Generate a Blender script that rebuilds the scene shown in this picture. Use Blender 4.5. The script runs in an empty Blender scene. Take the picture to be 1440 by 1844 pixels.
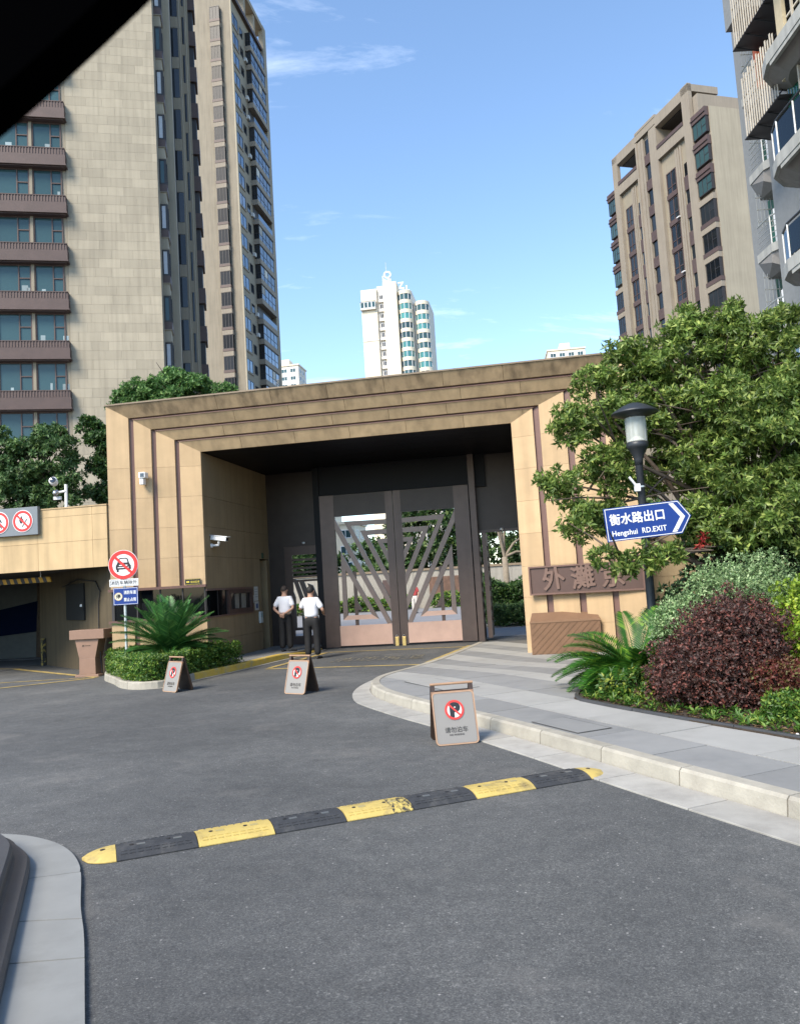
import bpy, bmesh, math, random
import numpy as np
from mathutils import Vector, Matrix
R = math.radians
PI = math.pi
random.seed(7)
rng = np.random.default_rng(7)
scene = bpy.context.scene
COL = scene.collection

# ------------------------------------------------------------------ camera
PITCH, ROLL = R(5.07), R(3.5)
fw = Vector((0, math.cos(PITCH), math.sin(PITCH)))
u0 = Vector((0, -math.sin(PITCH), math.cos(PITCH)))
r0 = Vector((1, 0, 0))
up = u0 * math.cos(ROLL) + r0 * math.sin(ROLL)
rt = r0 * math.cos(ROLL) - u0 * math.sin(ROLL)
cam = bpy.data.cameras.new('camera')
cam.sensor_fit = 'VERTICAL'
cam.sensor_height = 36.0
cam.lens = 1442.0 / 1844.0 * 36.0
cam.clip_start = 0.02
cam.clip_end = 3000
cam.dof.use_dof = True                 # phone lens: 3 mm pupil, focused on the gate
cam.dof.focus_distance = 16.0
cam.dof.aperture_fstop = cam.lens / 2.6
camo = bpy.data.objects.new('camera', cam)
COL.objects.link(camo)
m = Matrix((rt, up, -fw)).transposed().to_4x4()
m.translation = (0, 0, 1.7)
camo.matrix_world = m
scene.camera = camo

# ------------------------------------------------------------------ sky, sun, exposure
SUN_EL, SUN_AZ = R(43), R(218)         # azimuth clockwise from +Y: behind and to the left
sdir = Vector((math.sin(SUN_AZ) * math.cos(SUN_EL), math.cos(SUN_AZ) * math.cos(SUN_EL), math.sin(SUN_EL)))
world = bpy.data.worlds.new('World')
scene.world = world
world.use_nodes = True
nt = world.node_tree
nt.nodes.clear()
N = nt.nodes.new
wo = N('ShaderNodeOutputWorld')
bg = N('ShaderNodeBackground')
sky = N('ShaderNodeTexSky')
sky.sky_type = 'NISHITA'
sky.sun_disc = False
sky.sun_elevation = SUN_EL
sky.sun_rotation = SUN_AZ
sky.air_density = 1.0
sky.dust_density = 0.3
sky.ozone_density = 2.2
tc = N('ShaderNodeTexCoord')
sep = N('ShaderNodeSeparateXYZ')
nt.links.new(tc.outputs['Generated'], sep.inputs[0])
addz = N('ShaderNodeMath'); addz.operation = 'ADD'; addz.inputs[1].default_value = 0.12
nt.links.new(sep.outputs['Z'], addz.inputs[0])
mx = N('ShaderNodeMath'); mx.operation = 'MAXIMUM'; mx.inputs[1].default_value = 0.05
nt.links.new(addz.outputs[0], mx.inputs[0])
dv = N('ShaderNodeVectorMath'); dv.operation = 'DIVIDE'
nt.links.new(tc.outputs['Generated'], dv.inputs[0])
nt.links.new(mx.outputs[0], dv.inputs[1])
mp = N('ShaderNodeMapping')
mp.inputs['Location'].default_value = (5.94, -3.59, 0)
mp.inputs['Rotation'].default_value = (0, 0, R(202.3))
mp.inputs['Scale'].default_value = (0.75, 1.6, 0.2)
nt.links.new(dv.outputs[0], mp.inputs['Vector'])
cn = N('ShaderNodeTexNoise')
cn.inputs['Scale'].default_value = 1.25
cn.inputs['Detail'].default_value = 9
cn.inputs['Roughness'].default_value = 0.62
cn.inputs['Distortion'].default_value = 0.6
nt.links.new(mp.outputs[0], cn.inputs['Vector'])
cr = N('ShaderNodeValToRGB')
cr.color_ramp.elements[0].position = 0.562
cr.color_ramp.elements[0].color = (0, 0, 0, 1)
cr.color_ramp.elements[1].position = 0.86
cr.color_ramp.elements[1].color = (0.68, 0.68, 0.68, 1)
nt.links.new(cn.outputs['Fac'], cr.inputs[0])
mixc = N('ShaderNodeMixRGB')
mixc.inputs['Color2'].default_value = (8.2, 8.6, 9.2, 1)
nt.links.new(cr.outputs['Color'], mixc.inputs['Fac'])
hs = N('ShaderNodeHueSaturation'); hs.inputs['Saturation'].default_value = 1.02; hs.inputs['Hue'].default_value = 0.498; hs.inputs['Value'].default_value = 1.0
nt.links.new(sky.outputs[0], hs.inputs['Color'])
nt.links.new(hs.outputs[0], mixc.inputs['Color1'])
nt.links.new(mixc.outputs[0], bg.inputs['Color'])
bg.inputs['Strength'].default_value = 0.15
nt.links.new(bg.outputs[0], wo.inputs[0])

sun = bpy.data.lights.new('sun', 'SUN')
sun.energy = 2.9
sun.angle = R(24)
sun.color = (1.0, 0.90, 0.75)
suno = bpy.data.objects.new('sun', sun)
COL.objects.link(suno)
suno.location = (0, -10, 60)
suno.rotation_euler = (-sdir).to_track_quat('-Z', 'Y').to_euler()

scene.view_settings.view_transform = 'Standard'
scene.view_settings.look = 'None'
scene.view_settings.gamma = 1.0
scene.view_settings.use_curve_mapping = False
scene.view_settings.exposure = 1.1
try:
    scene.cycles.use_denoising = True
    scene.cycles.max_bounces = 8
    scene.cycles.transparent_max_bounces = 12
    scene.cycles.caustics_reflective = False
    scene.cycles.caustics_refractive = False
except Exception:
    pass

# ------------------------------------------------------------------ materials
MATS = {}
def mat(name, col, rough=0.75, metal=0.0, var=0.12, scale=6.0, bump=0.0, bscale=80.0, rnd=0.0,
        streak=0.0, island=0.0, trans=0.0, spec=0.5, detail=5, col2=None, c2pos=(0.45, 0.7), c2scale=3.0, c2stretch=(1, 1, 1)):
    if name in MATS:
        return MATS[name]
    mt = bpy.data.materials.new(name)
    mt.use_nodes = True
    t = mt.node_tree
    nodes, L = t.nodes, t.links
    bs = nodes['Principled BSDF']
    out = nodes['Material Output']
    bs.inputs['Roughness'].default_value = rough
    bs.inputs['Metallic'].default_value = metal
    bs.inputs['Specular IOR Level'].default_value = spec
    if rnd:
        gpos = nodes.new('ShaderNodeNewGeometry'); CO = gpos.outputs['Position']
    else:
        tcn = nodes.new('ShaderNodeTexCoord'); CO = tcn.outputs['Object']
    no = nodes.new('ShaderNodeTexNoise')
    no.inputs['Scale'].default_value = scale
    no.inputs['Detail'].default_value = detail
    no.inputs['Roughness'].default_value = 0.6
    L.new(CO, no.inputs['Vector'])
    mr = nodes.new('ShaderNodeMapRange')
    mr.inputs['From Min'].default_value = 0.25
    mr.inputs['From Max'].default_value = 0.75
    mr.inputs['To Min'].default_value = 1 - var
    mr.inputs['To Max'].default_value = 1 + var
    L.new(no.outputs['Fac'], mr.inputs['Value'])
    fac = mr.outputs[0]
    def mul(a, b):
        mm = nodes.new('ShaderNodeMath'); mm.operation = 'MULTIPLY'
        L.new(a, mm.inputs[0]); L.new(b, mm.inputs[1])
        return mm.outputs[0]
    def ranged(sock, v):
        q = nodes.new('ShaderNodeMapRange')
        q.inputs['To Min'].default_value = 1 - v
        q.inputs['To Max'].default_value = 1 + v
        L.new(sock, q.inputs['Value'])
        return q.outputs[0]
    if rnd:
        oi = nodes.new('ShaderNodeObjectInfo')
        fac = mul(fac, ranged(oi.outputs['Random'], rnd))
    if island:
        ge = nodes.new('ShaderNodeNewGeometry')
        fac = mul(fac, ranged(ge.outputs['Random Per Island'], island))
    if streak:
        mpn = nodes.new('ShaderNodeMapping')
        mpn.inputs['Scale'].default_value = (3.0, 3.0, 0.16)
        L.new(CO, mpn.inputs['Vector'])
        n2 = nodes.new('ShaderNodeTexNoise')
        n2.inputs['Scale'].default_value = 1.7
        n2.inputs['Detail'].default_value = 6
        L.new(mpn.outputs[0], n2.inputs['Vector'])
        q = nodes.new('ShaderNodeMapRange')
        q.inputs['From Min'].default_value = 0.42
        q.inputs['From Max'].default_value = 0.72
        q.inputs['To Min'].default_value = 1.0
        q.inputs['To Max'].default_value = 1 - streak
        L.new(n2.outputs['Fac'], q.inputs['Value'])
        fac = mul(fac, q.outputs[0])
    if col2 is not None:
        mpn2 = nodes.new('ShaderNodeMapping')
        mpn2.inputs['Scale'].default_value = c2stretch
        L.new(CO, mpn2.inputs['Vector'])
        n3 = nodes.new('ShaderNodeTexNoise')
        n3.inputs['Scale'].default_value = c2scale
        n3.inputs['Detail'].default_value = 6
        n3.inputs['Roughness'].default_value = 0.65
        L.new(mpn2.outputs[0], n3.inputs['Vector'])
        rp = nodes.new('ShaderNodeValToRGB')
        rp.color_ramp.elements[0].position = c2pos[0]
        rp.color_ramp.elements[0].color = (*col, 1)
        rp.color_ramp.elements[1].position = c2pos[1]
        rp.color_ramp.elements[1].color = (*col2, 1)
        L.new(n3.outputs['Fac'], rp.inputs[0])
        csock = rp.outputs[0]
    else:
        rgb = nodes.new('ShaderNodeRGB')
        rgb.outputs[0].default_value = (*col, 1)
        csock = rgb.outputs[0]
    vm = nodes.new('ShaderNodeVectorMath'); vm.operation = 'SCALE'
    L.new(csock, vm.inputs[0])
    L.new(fac, vm.inputs['Scale'])
    L.new(vm.outputs[0], bs.inputs['Base Color'])
    if bump:
        nb = nodes.new('ShaderNodeTexNoise')
        nb.inputs['Scale'].default_value = bscale
        nb.inputs['Detail'].default_value = 4
        L.new(CO, nb.inputs['Vector'])
        bn = nodes.new('ShaderNodeBump')
        bn.inputs['Strength'].default_value = bump
        bn.inputs['Distance'].default_value = 0.02
        L.new(nb.outputs['Fac'], bn.inputs['Height'])
        L.new(bn.outputs[0], bs.inputs['Normal'])
    if trans:
        tr = nodes.new('ShaderNodeBsdfTranslucent')
        L.new(vm.outputs[0], tr.inputs['Color'])
        mxs = nodes.new('ShaderNodeMixShader')
        mxs.inputs['Fac'].default_value = trans
        L.new(bs.outputs[0], mxs.inputs[1])
        L.new(tr.outputs[0], mxs.inputs[2])
        L.new(mxs.outputs[0], out.inputs['Surface'])
    MATS[name] = mt
    return mt

def asphalt_mat():
    mt = bpy.data.materials.new('asphalt'); mt.use_nodes = True
    t = mt.node_tree; nodes, L = t.nodes, t.links
    bs = nodes['Principled BSDF']
    bs.inputs['Specular IOR Level'].default_value = 0.35
    tcn = nodes.new('ShaderNodeTexCoord')
    def noise(s, d=4, r=0.6):
        n = nodes.new('ShaderNodeTexNoise'); n.inputs['Scale'].default_value = s
        n.inputs['Detail'].default_value = d; n.inputs['Roughness'].default_value = r
        L.new(tcn.outputs['Object'], n.inputs['Vector']); return n
    def ramp(sock, stops):
        rp = nodes.new('ShaderNodeValToRGB')
        e = rp.color_ramp.elements
        e[0].position, e[0].color = stops[0][0], (*stops[0][1], 1)
        e[1].position, e[1].color = stops[-1][0], (*stops[-1][1], 1)
        for p, c in stops[1:-1]:
            k = e.new(p); k.color = (*c, 1)
        L.new(sock, rp.inputs[0]); return rp.outputs[0]
    def mix(kind, f, a, b):
        mm = nodes.new('ShaderNodeMixRGB'); mm.blend_type = kind
        if isinstance(f, float): mm.inputs[0].default_value = f
        else: L.new(f, mm.inputs[0])
        L.new(a, mm.inputs[1])
        if isinstance(b, tuple): mm.inputs[2].default_value = (*b, 1)
        else: L.new(b, mm.inputs[2])
        return mm.outputs[0]
    base = ramp(noise(0.45, 6, 0.62).outputs['Fac'], [(0.3, (0.082, 0.085, 0.084)), (0.55, (0.106, 0.109, 0.107)), (0.75, (0.146, 0.147, 0.141))])
    v1 = nodes.new('ShaderNodeTexVoronoi'); v1.inputs['Scale'].default_value = 160
    L.new(tcn.outputs['Object'], v1.inputs['Vector'])
    sx_ = nodes.new('ShaderNodeSeparateXYZ'); L.new(v1.outputs['Color'], sx_.inputs[0])
    grain = ramp(sx_.outputs[0], [(0.0, (0.55, 0.55, 0.57)), (0.55, (0.92, 0.92, 0.93)), (0.9, (1.15, 1.14, 1.13)), (1.0, (1.65, 1.63, 1.6))])
    c = mix('MULTIPLY', 0.9, base, grain)
    v2 = nodes.new('ShaderNodeTexVoronoi'); v2.inputs['Scale'].default_value = 70
    L.new(tcn.outputs['Object'], v2.inputs['Vector'])
    sy_ = nodes.new('ShaderNodeSeparateXYZ'); L.new(v2.outputs['Color'], sy_.inputs[0])
    c = mix('MULTIPLY', 0.8, c, ramp(sy_.outputs[1], [(0.0, (0.85, 0.85, 0.86)), (0.93, (1.05, 1.05, 1.05)), (1.0, (1.5, 1.48, 1.46))]))
    vo = nodes.new('ShaderNodeTexVoronoi'); vo.inputs['Scale'].default_value = 21
    L.new(tcn.outputs['Object'], vo.inputs['Vector'])
    spk = ramp(vo.outputs['Distance'], [(0.0, (1, 1, 1)), (0.10, (1, 1, 1)), (0.14, (0, 0, 0))])
    sz_ = nodes.new('ShaderNodeSeparateXYZ'); L.new(vo.outputs['Color'], sz_.inputs[0])
    sel = ramp(sz_.outputs[2], [(0.965, (0, 0, 0)), (0.98, (0.6, 0.6, 0.6))])
    c = mix('MIX', mix('MULTIPLY', 1.0, spk, sel), c, (0.42, 0.41, 0.39))
    c = mix('MULTIPLY', 0.75, c, ramp(noise(0.16, 5, 0.6).outputs['Fac'], [(0.35, (0.76, 0.76, 0.77)), (0.65, (1.28, 1.27, 1.24))]))
    c = mix('MULTIPLY', 0.8, c, ramp(noise(5.5, 5, 0.65).outputs['Fac'], [(0.36, (0.88, 0.88, 0.89)), (0.66, (1.14, 1.13, 1.12))]))
    c = mix('MULTIPLY', 0.9, c, ramp(noise(1.9, 6, 0.7).outputs['Fac'], [(0.62, (1, 1, 1)), (0.74, (0.72, 0.70, 0.69))]))
    dust = ramp(noise(0.8, 7, 0.7).outputs['Fac'], [(0.56, (0, 0, 0)), (0.76, (0.6, 0.6, 0.6))])
    c = mix('MIX', dust, c, (0.19, 0.18, 0.165))
    L.new(c, bs.inputs['Base Color'])
    rr = ramp(noise(3).outputs['Fac'], [(0.3, (0.75,) * 3), (0.7, (0.92,) * 3)])
    L.new(rr, bs.inputs['Roughness'])
    b = nodes.new('ShaderNodeBump'); b.inputs['Strength'].default_value = 0.25; b.inputs['Distance'].default_value = 0.006
    L.new(noise(320, 2, 0.6).outputs['Fac'], b.inputs['Height'])
    L.new(b.outputs[0], bs.inputs['Normal'])
    return mt

def glass_mat(name, col, rough=0.04, ior=1.6, spec=0.9, mul=0.25, metal=0.0, bump=0.06):
    """window pane seen from outside: a dark coloured sheet with a clear reflection"""
    if name in MATS: return MATS[name]
    mt = bpy.data.materials.new(name); mt.use_nodes = True
    t = mt.node_tree; nodes, L = t.nodes, t.links
    bs = nodes['Principled BSDF']
    bs.inputs['Roughness'].default_value = rough
    bs.inputs['IOR'].default_value = ior
    bs.inputs['Metallic'].default_value = metal
    bs.inputs['Specular IOR Level'].default_value = spec
    oi = nodes.new('ShaderNodeObjectInfo')
    mr = nodes.new('ShaderNodeMapRange')
    mr.inputs['To Min'].default_value = 1 - mul; mr.inputs['To Max'].default_value = 1 + mul
    L.new(oi.outputs['Random'], mr.inputs['Value'])
    vm = nodes.new('ShaderNodeVectorMath'); vm.operation = 'SCALE'
    vm.inputs[0].default_value = col
    L.new(mr.outputs[0], vm.inputs['Scale'])
    L.new(vm.outputs[0], bs.inputs['Base Color'])
    tcn = nodes.new('ShaderNodeTexCoord')
    nb = nodes.new('ShaderNodeTexNoise'); nb.inputs['Scale'].default_value = 1.3
    L.new(tcn.outputs['Object'], nb.inputs['Vector'])
    bn = nodes.new('ShaderNodeBump'); bn.inputs['Strength'].default_value = bump; bn.inputs['Distance'].default_value = 0.05
    L.new(nb.outputs['Fac'], bn.inputs['Height'])
    L.new(bn.outputs[0], bs.inputs['Normal'])
    MATS[name] = mt
    return mt

def clear_glass(name, tint=(0.8, 0.9, 0.88), fac=0.25):
    if name in MATS: return MATS[name]
    mt = bpy.data.materials.new(name); mt.use_nodes = True
    t = mt.node_tree; nodes, L = t.nodes, t.links
    nodes.remove(nodes['Principled BSDF'])
    tr = nodes.new('ShaderNodeBsdfTransparent'); tr.inputs[0].default_value = (*tint, 1)
    gl = nodes.new('ShaderNodeBsdfGlossy'); gl.inputs['Roughness'].default_value = 0.03
    fr = nodes.new('ShaderNodeFresnel'); fr.inputs[0].default_value = 1.5
    ad = nodes.new('ShaderNodeMath'); ad.operation = 'ADD'; ad.inputs[1].default_value = fac * 0.2
    L.new(fr.outputs[0], ad.inputs[0])
    mxs = nodes.new('ShaderNodeMixShader')
    L.new(ad.outputs[0], mxs.inputs[0]); L.new(tr.outputs[0], mxs.inputs[1]); L.new(gl.outputs[0], mxs.inputs[2])
    L.new(mxs.outputs[0], nodes['Material Output'].inputs['Surface'])
    MATS[name] = mt
    return mt

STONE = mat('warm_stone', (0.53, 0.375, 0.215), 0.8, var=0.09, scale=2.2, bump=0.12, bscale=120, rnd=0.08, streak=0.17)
STONE_D = mat('weathered_shaded_stone', (0.47, 0.335, 0.19), 0.85, var=0.12, scale=2.5, bump=0.12, bscale=120, rnd=0.07, streak=0.28)  # streaked, and darker than the jamb stone to carry the lintel's underside shade
STONE_DD = mat('soot_stained_stone', (0.40, 0.285, 0.165), 0.88, var=0.18, scale=2.0, bump=0.12, bscale=120, rnd=0.10, streak=0.55)
BROWNM = mat('brown_metal', (0.155, 0.085, 0.068), 0.5, 0.0, var=0.10, scale=3)
GATEB = mat('gate_bar_metal', (0.20, 0.15, 0.13), 0.38, 0.45, var=0.10, scale=4)
GATEH = mat('gate_metal_shaded', (0.055, 0.042, 0.036), 0.45, 0.35, var=0.12, scale=4)  # darker copy of the gate metal; shade under the ceiling put into the colour
GATEM = mat('gate_metal', (0.105, 0.075, 0.064), 0.40, 0.45, var=0.12, scale=4, streak=0.12)
COPPER = mat('copper_panel', (0.56, 0.37, 0.29), 0.42, 0.25, var=0.10, scale=2.5)
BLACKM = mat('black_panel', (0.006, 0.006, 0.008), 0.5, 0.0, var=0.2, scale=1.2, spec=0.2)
BOOTH = mat('booth_wall', (0.30, 0.225, 0.13), 0.82, var=0.10, scale=2.0, bump=0.1, bscale=120, rnd=0.04, streak=0.16)  # same stone as the jambs, with the passage shade darkened into the colour
TOWER = mat('tower_stone', (0.37, 0.325, 0.245), 0.85, var=0.10, scale=0.35, bump=0.05, bscale=60, rnd=0.09, streak=0.16)
TOWERP = mat('tower_plaster', (0.30, 0.26, 0.195), 0.88, var=0.10, scale=0.5, streak=0.14)
TOWERC = mat('tower_tan', (0.285, 0.245, 0.195), 0.88, var=0.09, scale=0.6, streak=0.12)
TBROWN = mat('tower_brown', (0.088, 0.056, 0.048), 0.55, var=0.15, scale=2, rnd=0.08)
TDARK = mat('dark_frame', (0.030, 0.026, 0.026), 0.5, var=0.15)
PANE = glass_mat('pane_teal', (0.045, 0.092, 0.10), spec=0.45, ior=1.45)
PANED = glass_mat('pane_dark', (0.020, 0.024, 0.028), mul=0.6, spec=0.45, ior=1.45)
PANEM = glass_mat('pane_matte', (0.016, 0.018, 0.022), mul=0.6, spec=0.12, rough=0.3)
PANEB = glass_mat('pane_sky', (0.07, 0.11, 0.16), metal=0.45, mul=0.6)
PANEG = glass_mat('pane_green', (0.05, 0.22, 0.20))
BOOTHG = glass_mat('booth_glass', (0.004, 0.005, 0.006), spec=0.5, ior=1.45, mul=0.0, bump=0.0)
WHITEP = mat('white_paint', (0.80, 0.80, 0.80), 0.5, var=0.03)
CREAM = mat('cream_render', (0.80, 0.70, 0.54), 0.85, var=0.06, scale=0.3, streak=0.10)
CREAMS = mat('pale_render', (0.66, 0.62, 0.55), 0.85, var=0.06, scale=0.3, streak=0.10)
def frosted(name):
    mt = bpy.data.materials.new(name); mt.use_nodes = True
    t = mt.node_tree; nodes, L = t.nodes, t.links
    bs = nodes['Principled BSDF']; bs.inputs['Base Color'].default_value = (0.62, 0.64, 0.58, 1); bs.inputs['Roughness'].default_value = 0.12
    tr = nodes.new('ShaderNodeBsdfTransparent'); mxs = nodes.new('ShaderNodeMixShader'); mxs.inputs[0].default_value = 0.52
    L.new(tr.outputs[0], mxs.inputs[1]); L.new(bs.outputs[0], mxs.inputs[2]); L.new(mxs.outputs[0], nodes['Material Output'].inputs['Surface'])
    return mt
STEEL = mat('steel', (0.55, 0.55, 0.55), 0.35, 0.8, var=0.05)
ALU = mat('grey_aluminium', (0.55, 0.56, 0.57), 0.5, 0.0, var=0.05)
DKMETAL = mat('dark_post_metal', (0.030, 0.034, 0.040), 0.45, 0.2, var=0.12)
RED = mat('sign_red', (0.62, 0.035, 0.03), 0.4, var=0.05)
BLACKP = mat('black_paint', (0.015, 0.015, 0.017), 0.5, var=0.1)
BLUE = mat('sign_blue', (0.004, 0.034, 0.22), 0.35, var=0.06)
YELLOW = mat('yellow_paint', (0.62, 0.42, 0.06), 0.7, var=0.14, scale=9, col2=(0.30, 0.24, 0.12), c2pos=(0.5, 0.75), c2scale=7)
KERBS = mat('kerb_stone', (0.35, 0.325, 0.27), 0.85, var=0.14, scale=5, bump=0.25, bscale=45, rnd=0.08, col2=(0.27, 0.245, 0.205), c2pos=(0.5, 0.8), c2scale=4)
PAVE_L = mat('paving_light', (0.33, 0.325, 0.305), 0.8, var=0.08, scale=3, bump=0.06, bscale=120, rnd=0.07, col2=(0.27, 0.265, 0.245), c2pos=(0.5, 0.8), c2scale=1.6)
PAVE_D = mat('paving_dark', (0.235, 0.235, 0.228), 0.8, var=0.08, scale=3, bump=0.06, bscale=120, rnd=0.09, col2=(0.18, 0.183, 0.183), c2pos=(0.5, 0.8), c2scale=1.6)
WALK = mat('walk_granite', (0.255, 0.26, 0.25), 0.75, var=0.07, scale=4, bump=0.05, bscale=200, rnd=0.06, col2=(0.195, 0.198, 0.188), c2pos=(0.5, 0.8), c2scale=2.2)
GRAN_D = mat('dark_granite', (0.055, 0.056, 0.060), 0.45, var=0.18, scale=5, bump=0.08, bscale=150)
SOIL = mat('soil', (0.045, 0.032, 0.022), 0.95, var=0.35, scale=12, bump=0.6, bscale=40)
ASPH = asphalt_mat()

# ------------------------------------------------------------------ mesh helpers
class MB:
    def __init__(s): s.v = []; s.f = []
    def add(s, vs, fs):
        o = len(s.v); s.v += [tuple(p) for p in vs]; s.f += [tuple(i + o for i in f) for f in fs]; return s
    def box(s, x0, x1, y0, y1, z0, z1):
        return s.add([(x0, y0, z0), (x1, y0, z0), (x1, y1, z0), (x0, y1, z0), (x0, y0, z1), (x1, y0, z1), (x1, y1, z1), (x0, y1, z1)],
                     [(0, 3, 2, 1), (4, 5, 6, 7), (0, 1, 5, 4), (1, 2, 6, 5), (2, 3, 7, 6), (3, 0, 4, 7)])
    def hexa(s, q, off):
        q = [Vector(p) for p in q]; off = Vector(off)
        return s.add(q + [p + off for p in q], [(0, 1, 2, 3), (7, 6, 5, 4), (0, 4, 5, 1), (1, 5, 6, 2), (2, 6, 7, 3), (3, 7, 4, 0)])
    def prism(s, poly, z0, z1):          # poly in xy, extruded in z
        n = len(poly)
        return s.add([(p[0], p[1], z0) for p in poly] + [(p[0], p[1], z1) for p in poly],
                     [tuple(range(n - 1, -1, -1)), tuple(range(n, 2 * n))] + [(i, (i + 1) % n, n + (i + 1) % n, n + i) for i in range(n)])
    def slabxz(s, poly, y0, y1):         # poly in xz, extruded in y
        n = len(poly)
        return s.add([(p[0], y0, p[1]) for p in poly] + [(p[0], y1, p[1]) for p in poly],
                     [tuple(range(n)), tuple(range(2 * n - 1, n - 1, -1))] + [(i, n + i, n + (i + 1) % n, (i + 1) % n) for i in range(n)])
    def tube(s, pts, rad, seg=8, cap=True):
        pts = [Vector(p) for p in pts]
        if not hasattr(rad, '__len__'): rad = [rad] * len(pts)
        rings = []
        ref = Vector((0.13, 0.21, 0.97))
        for i, p in enumerate(pts):
            d = (pts[min(i + 1, len(pts) - 1)] - pts[max(i - 1, 0)])
            d = d.normalized() if d.length > 1e-9 else Vector((0, 0, 1))
            a = d.cross(ref)
            if a.length < 0.05: a = d.cross(Vector((1, 0, 0)))
            a.normalize(); b = d.cross(a)
            rings.append([p + (a * math.cos(t) + b * math.sin(t)) * rad[i] for t in [2 * PI * k / seg for k in range(seg)]])
        vs = [p for r_ in rings for p in r_]
        fs = []
        for i in range(len(pts) - 1):
            for k in range(seg):
                a0 = i * seg + k; a1 = i * seg + (k + 1) % seg
                fs.append((a0, a1, a1 + seg, a0 + seg))
        if cap:
            fs.append(tuple(range(seg - 1, -1, -1))); fs.append(tuple(range(len(vs) - seg, len(vs))))
        return s.add(vs, fs)
    def lathe(s, prof, seg=24, c=(0, 0, 0), cap=True):
        vs = [(c[0] + r_ * math.cos(2 * PI * k / seg), c[1] + r_ * math.sin(2 * PI * k / seg), c[2] + z) for r_, z in prof for k in range(seg)]
        fs = []
        for i in range(len(prof) - 1):
            for k in range(seg):
                a0 = i * seg + k; a1 = i * seg + (k + 1) % seg
                fs.append((a0, a1, a1 + seg, a0 + seg))
        if cap:
            fs.append(tuple(range(seg - 1, -1, -1))); fs.append(tuple(range(len(vs) - seg, len(vs))))
        return s.add(vs, fs)
    def disc(s, cx, cz, r_, y0, y1, seg=32, r2=0.0):   # disc or ring facing -y
        if r2 <= 0:
            return s.slabxz([(cx + r_ * math.cos(2 * PI * k / seg), cz + r_ * math.sin(2 * PI * k / seg)) for k in range(seg)], y0, y1)
        vs = []
        for y in (y0, y1):
            for rr in (r_, r2):
                vs += [(cx + rr * math.cos(2 * PI * k / seg), y, cz + rr * math.sin(2 * PI * k / seg)) for k in range(seg)]
        fs = []
        for k in range(seg):
            j = (k + 1) % seg
            A, B_, C_, D_ = 0, seg, 2 * seg, 3 * seg
            fs += [(A + k, A + j, B_ + j, B_ + k), (C_ + j, C_ + k, D_ + k, D_ + j), (A + j, A + k, C_ + k, C_ + j), (B_ + k, B_ + j, D_ + j, D_ + k)]
        return s.add(vs, fs)
    def mesh(s, name, m_, smooth=False):
        me = bpy.data.meshes.new(name)
        me.from_pydata([tuple(p) for p in s.v], [], s.f)
        me.update()
        bm = bmesh.new(); bm.from_mesh(me)
        bmesh.ops.recalc_face_normals(bm, faces=bm.faces)
        bm.to_mesh(me); bm.free()
        if m_: me.materials.append(m_)
        if smooth: me.polygons.foreach_set('use_smooth', [True] * len(me.polygons))
        return me
    def build(s, name, m_, parent=None, smooth=False, bevel=0.0, loc=None, rot=None):
        o = bpy.data.objects.new(name, s.mesh(name, m_, smooth))
        COL.objects.link(o)
        if parent: o.parent = parent
        if loc: o.location = loc
        if rot: o.rotation_euler = rot
        if bevel:
            b = o.modifiers.new('bevel', 'BEVEL'); b.width = bevel; b.segments = 2; b.limit_method = 'ANGLE'
        return o

def obj(name, me, parent=None, loc=None, rot=None, scale=None):
    o = bpy.data.objects.new(name, me); COL.objects.link(o)
    if parent: o.parent = parent
    if loc: o.location = loc
    if rot: o.rotation_euler = rot
    if scale: o.scale = scale
    return o
def tag(o, label=None, cat=None, group=None, kind=None):
    if label: o['label'] = label
    if cat: o['category'] = cat
    if group: o['group'] = group
    if kind: o['kind'] = kind
    return o
def empty(name, loc, rz=0.0, label=None, cat=None, group=None):
    o = bpy.data.objects.new(name, None); COL.objects.link(o)
    o.location = loc; o.rotation_euler = (0, 0, rz); o.empty_display_size = 0.2
    return tag(o, label, cat, group)
def copy_tree(o, parent=None):
    c = o.copy(); COL.objects.link(c); c.parent = parent
    for ch in list(o.children): copy_tree(ch, c)
    return c
def bx(name, m_, parent, *a, bevel=0.0):
    return MB().box(*a).build(name, m_, parent, bevel=bevel)

def text(name, s, size, m_, parent, x, z, y, bold=0.0, ext=0.002, align='LEFT', sx=1.0, rot=(PI / 2, 0, 0), space=1.0):
    cu = bpy.data.curves.new(name, 'FONT')
    cu.body = s; cu.size = size; cu.extrude = ext; cu.align_x = align; cu.resolution_u = 3
    cu.space_character = space
    tmp = bpy.data.objects.new(name, cu); COL.objects.link(tmp)
    bpy.context.view_layer.update()
    dg = bpy.context.evaluated_depsgraph_get()
    me = bpy.data.meshes.new_from_object(tmp.evaluated_get(dg))
    bpy.data.objects.remove(tmp); bpy.data.curves.remove(cu)
    if bold:                               # heavier strokes: the glyphs laid over themselves, each a hair further out
        bm = bmesh.new()
        for k in range(9):
            t = 2 * PI * k / 8
            tmpm = me.copy()
            dx, dz = (bold * math.cos(t), bold * math.sin(t)) if k < 8 else (0, 0)
            tmpm.transform(Matrix.Translation((dx, dz, 0.00004 * k)))
            bm.from_mesh(tmpm); bpy.data.meshes.remove(tmpm)
        bm.to_mesh(me); bm.free()
    me.materials.clear(); me.materials.append(m_)
    return obj(name, me, parent, (x, y, z), rot, (sx, 1, 1))

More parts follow.
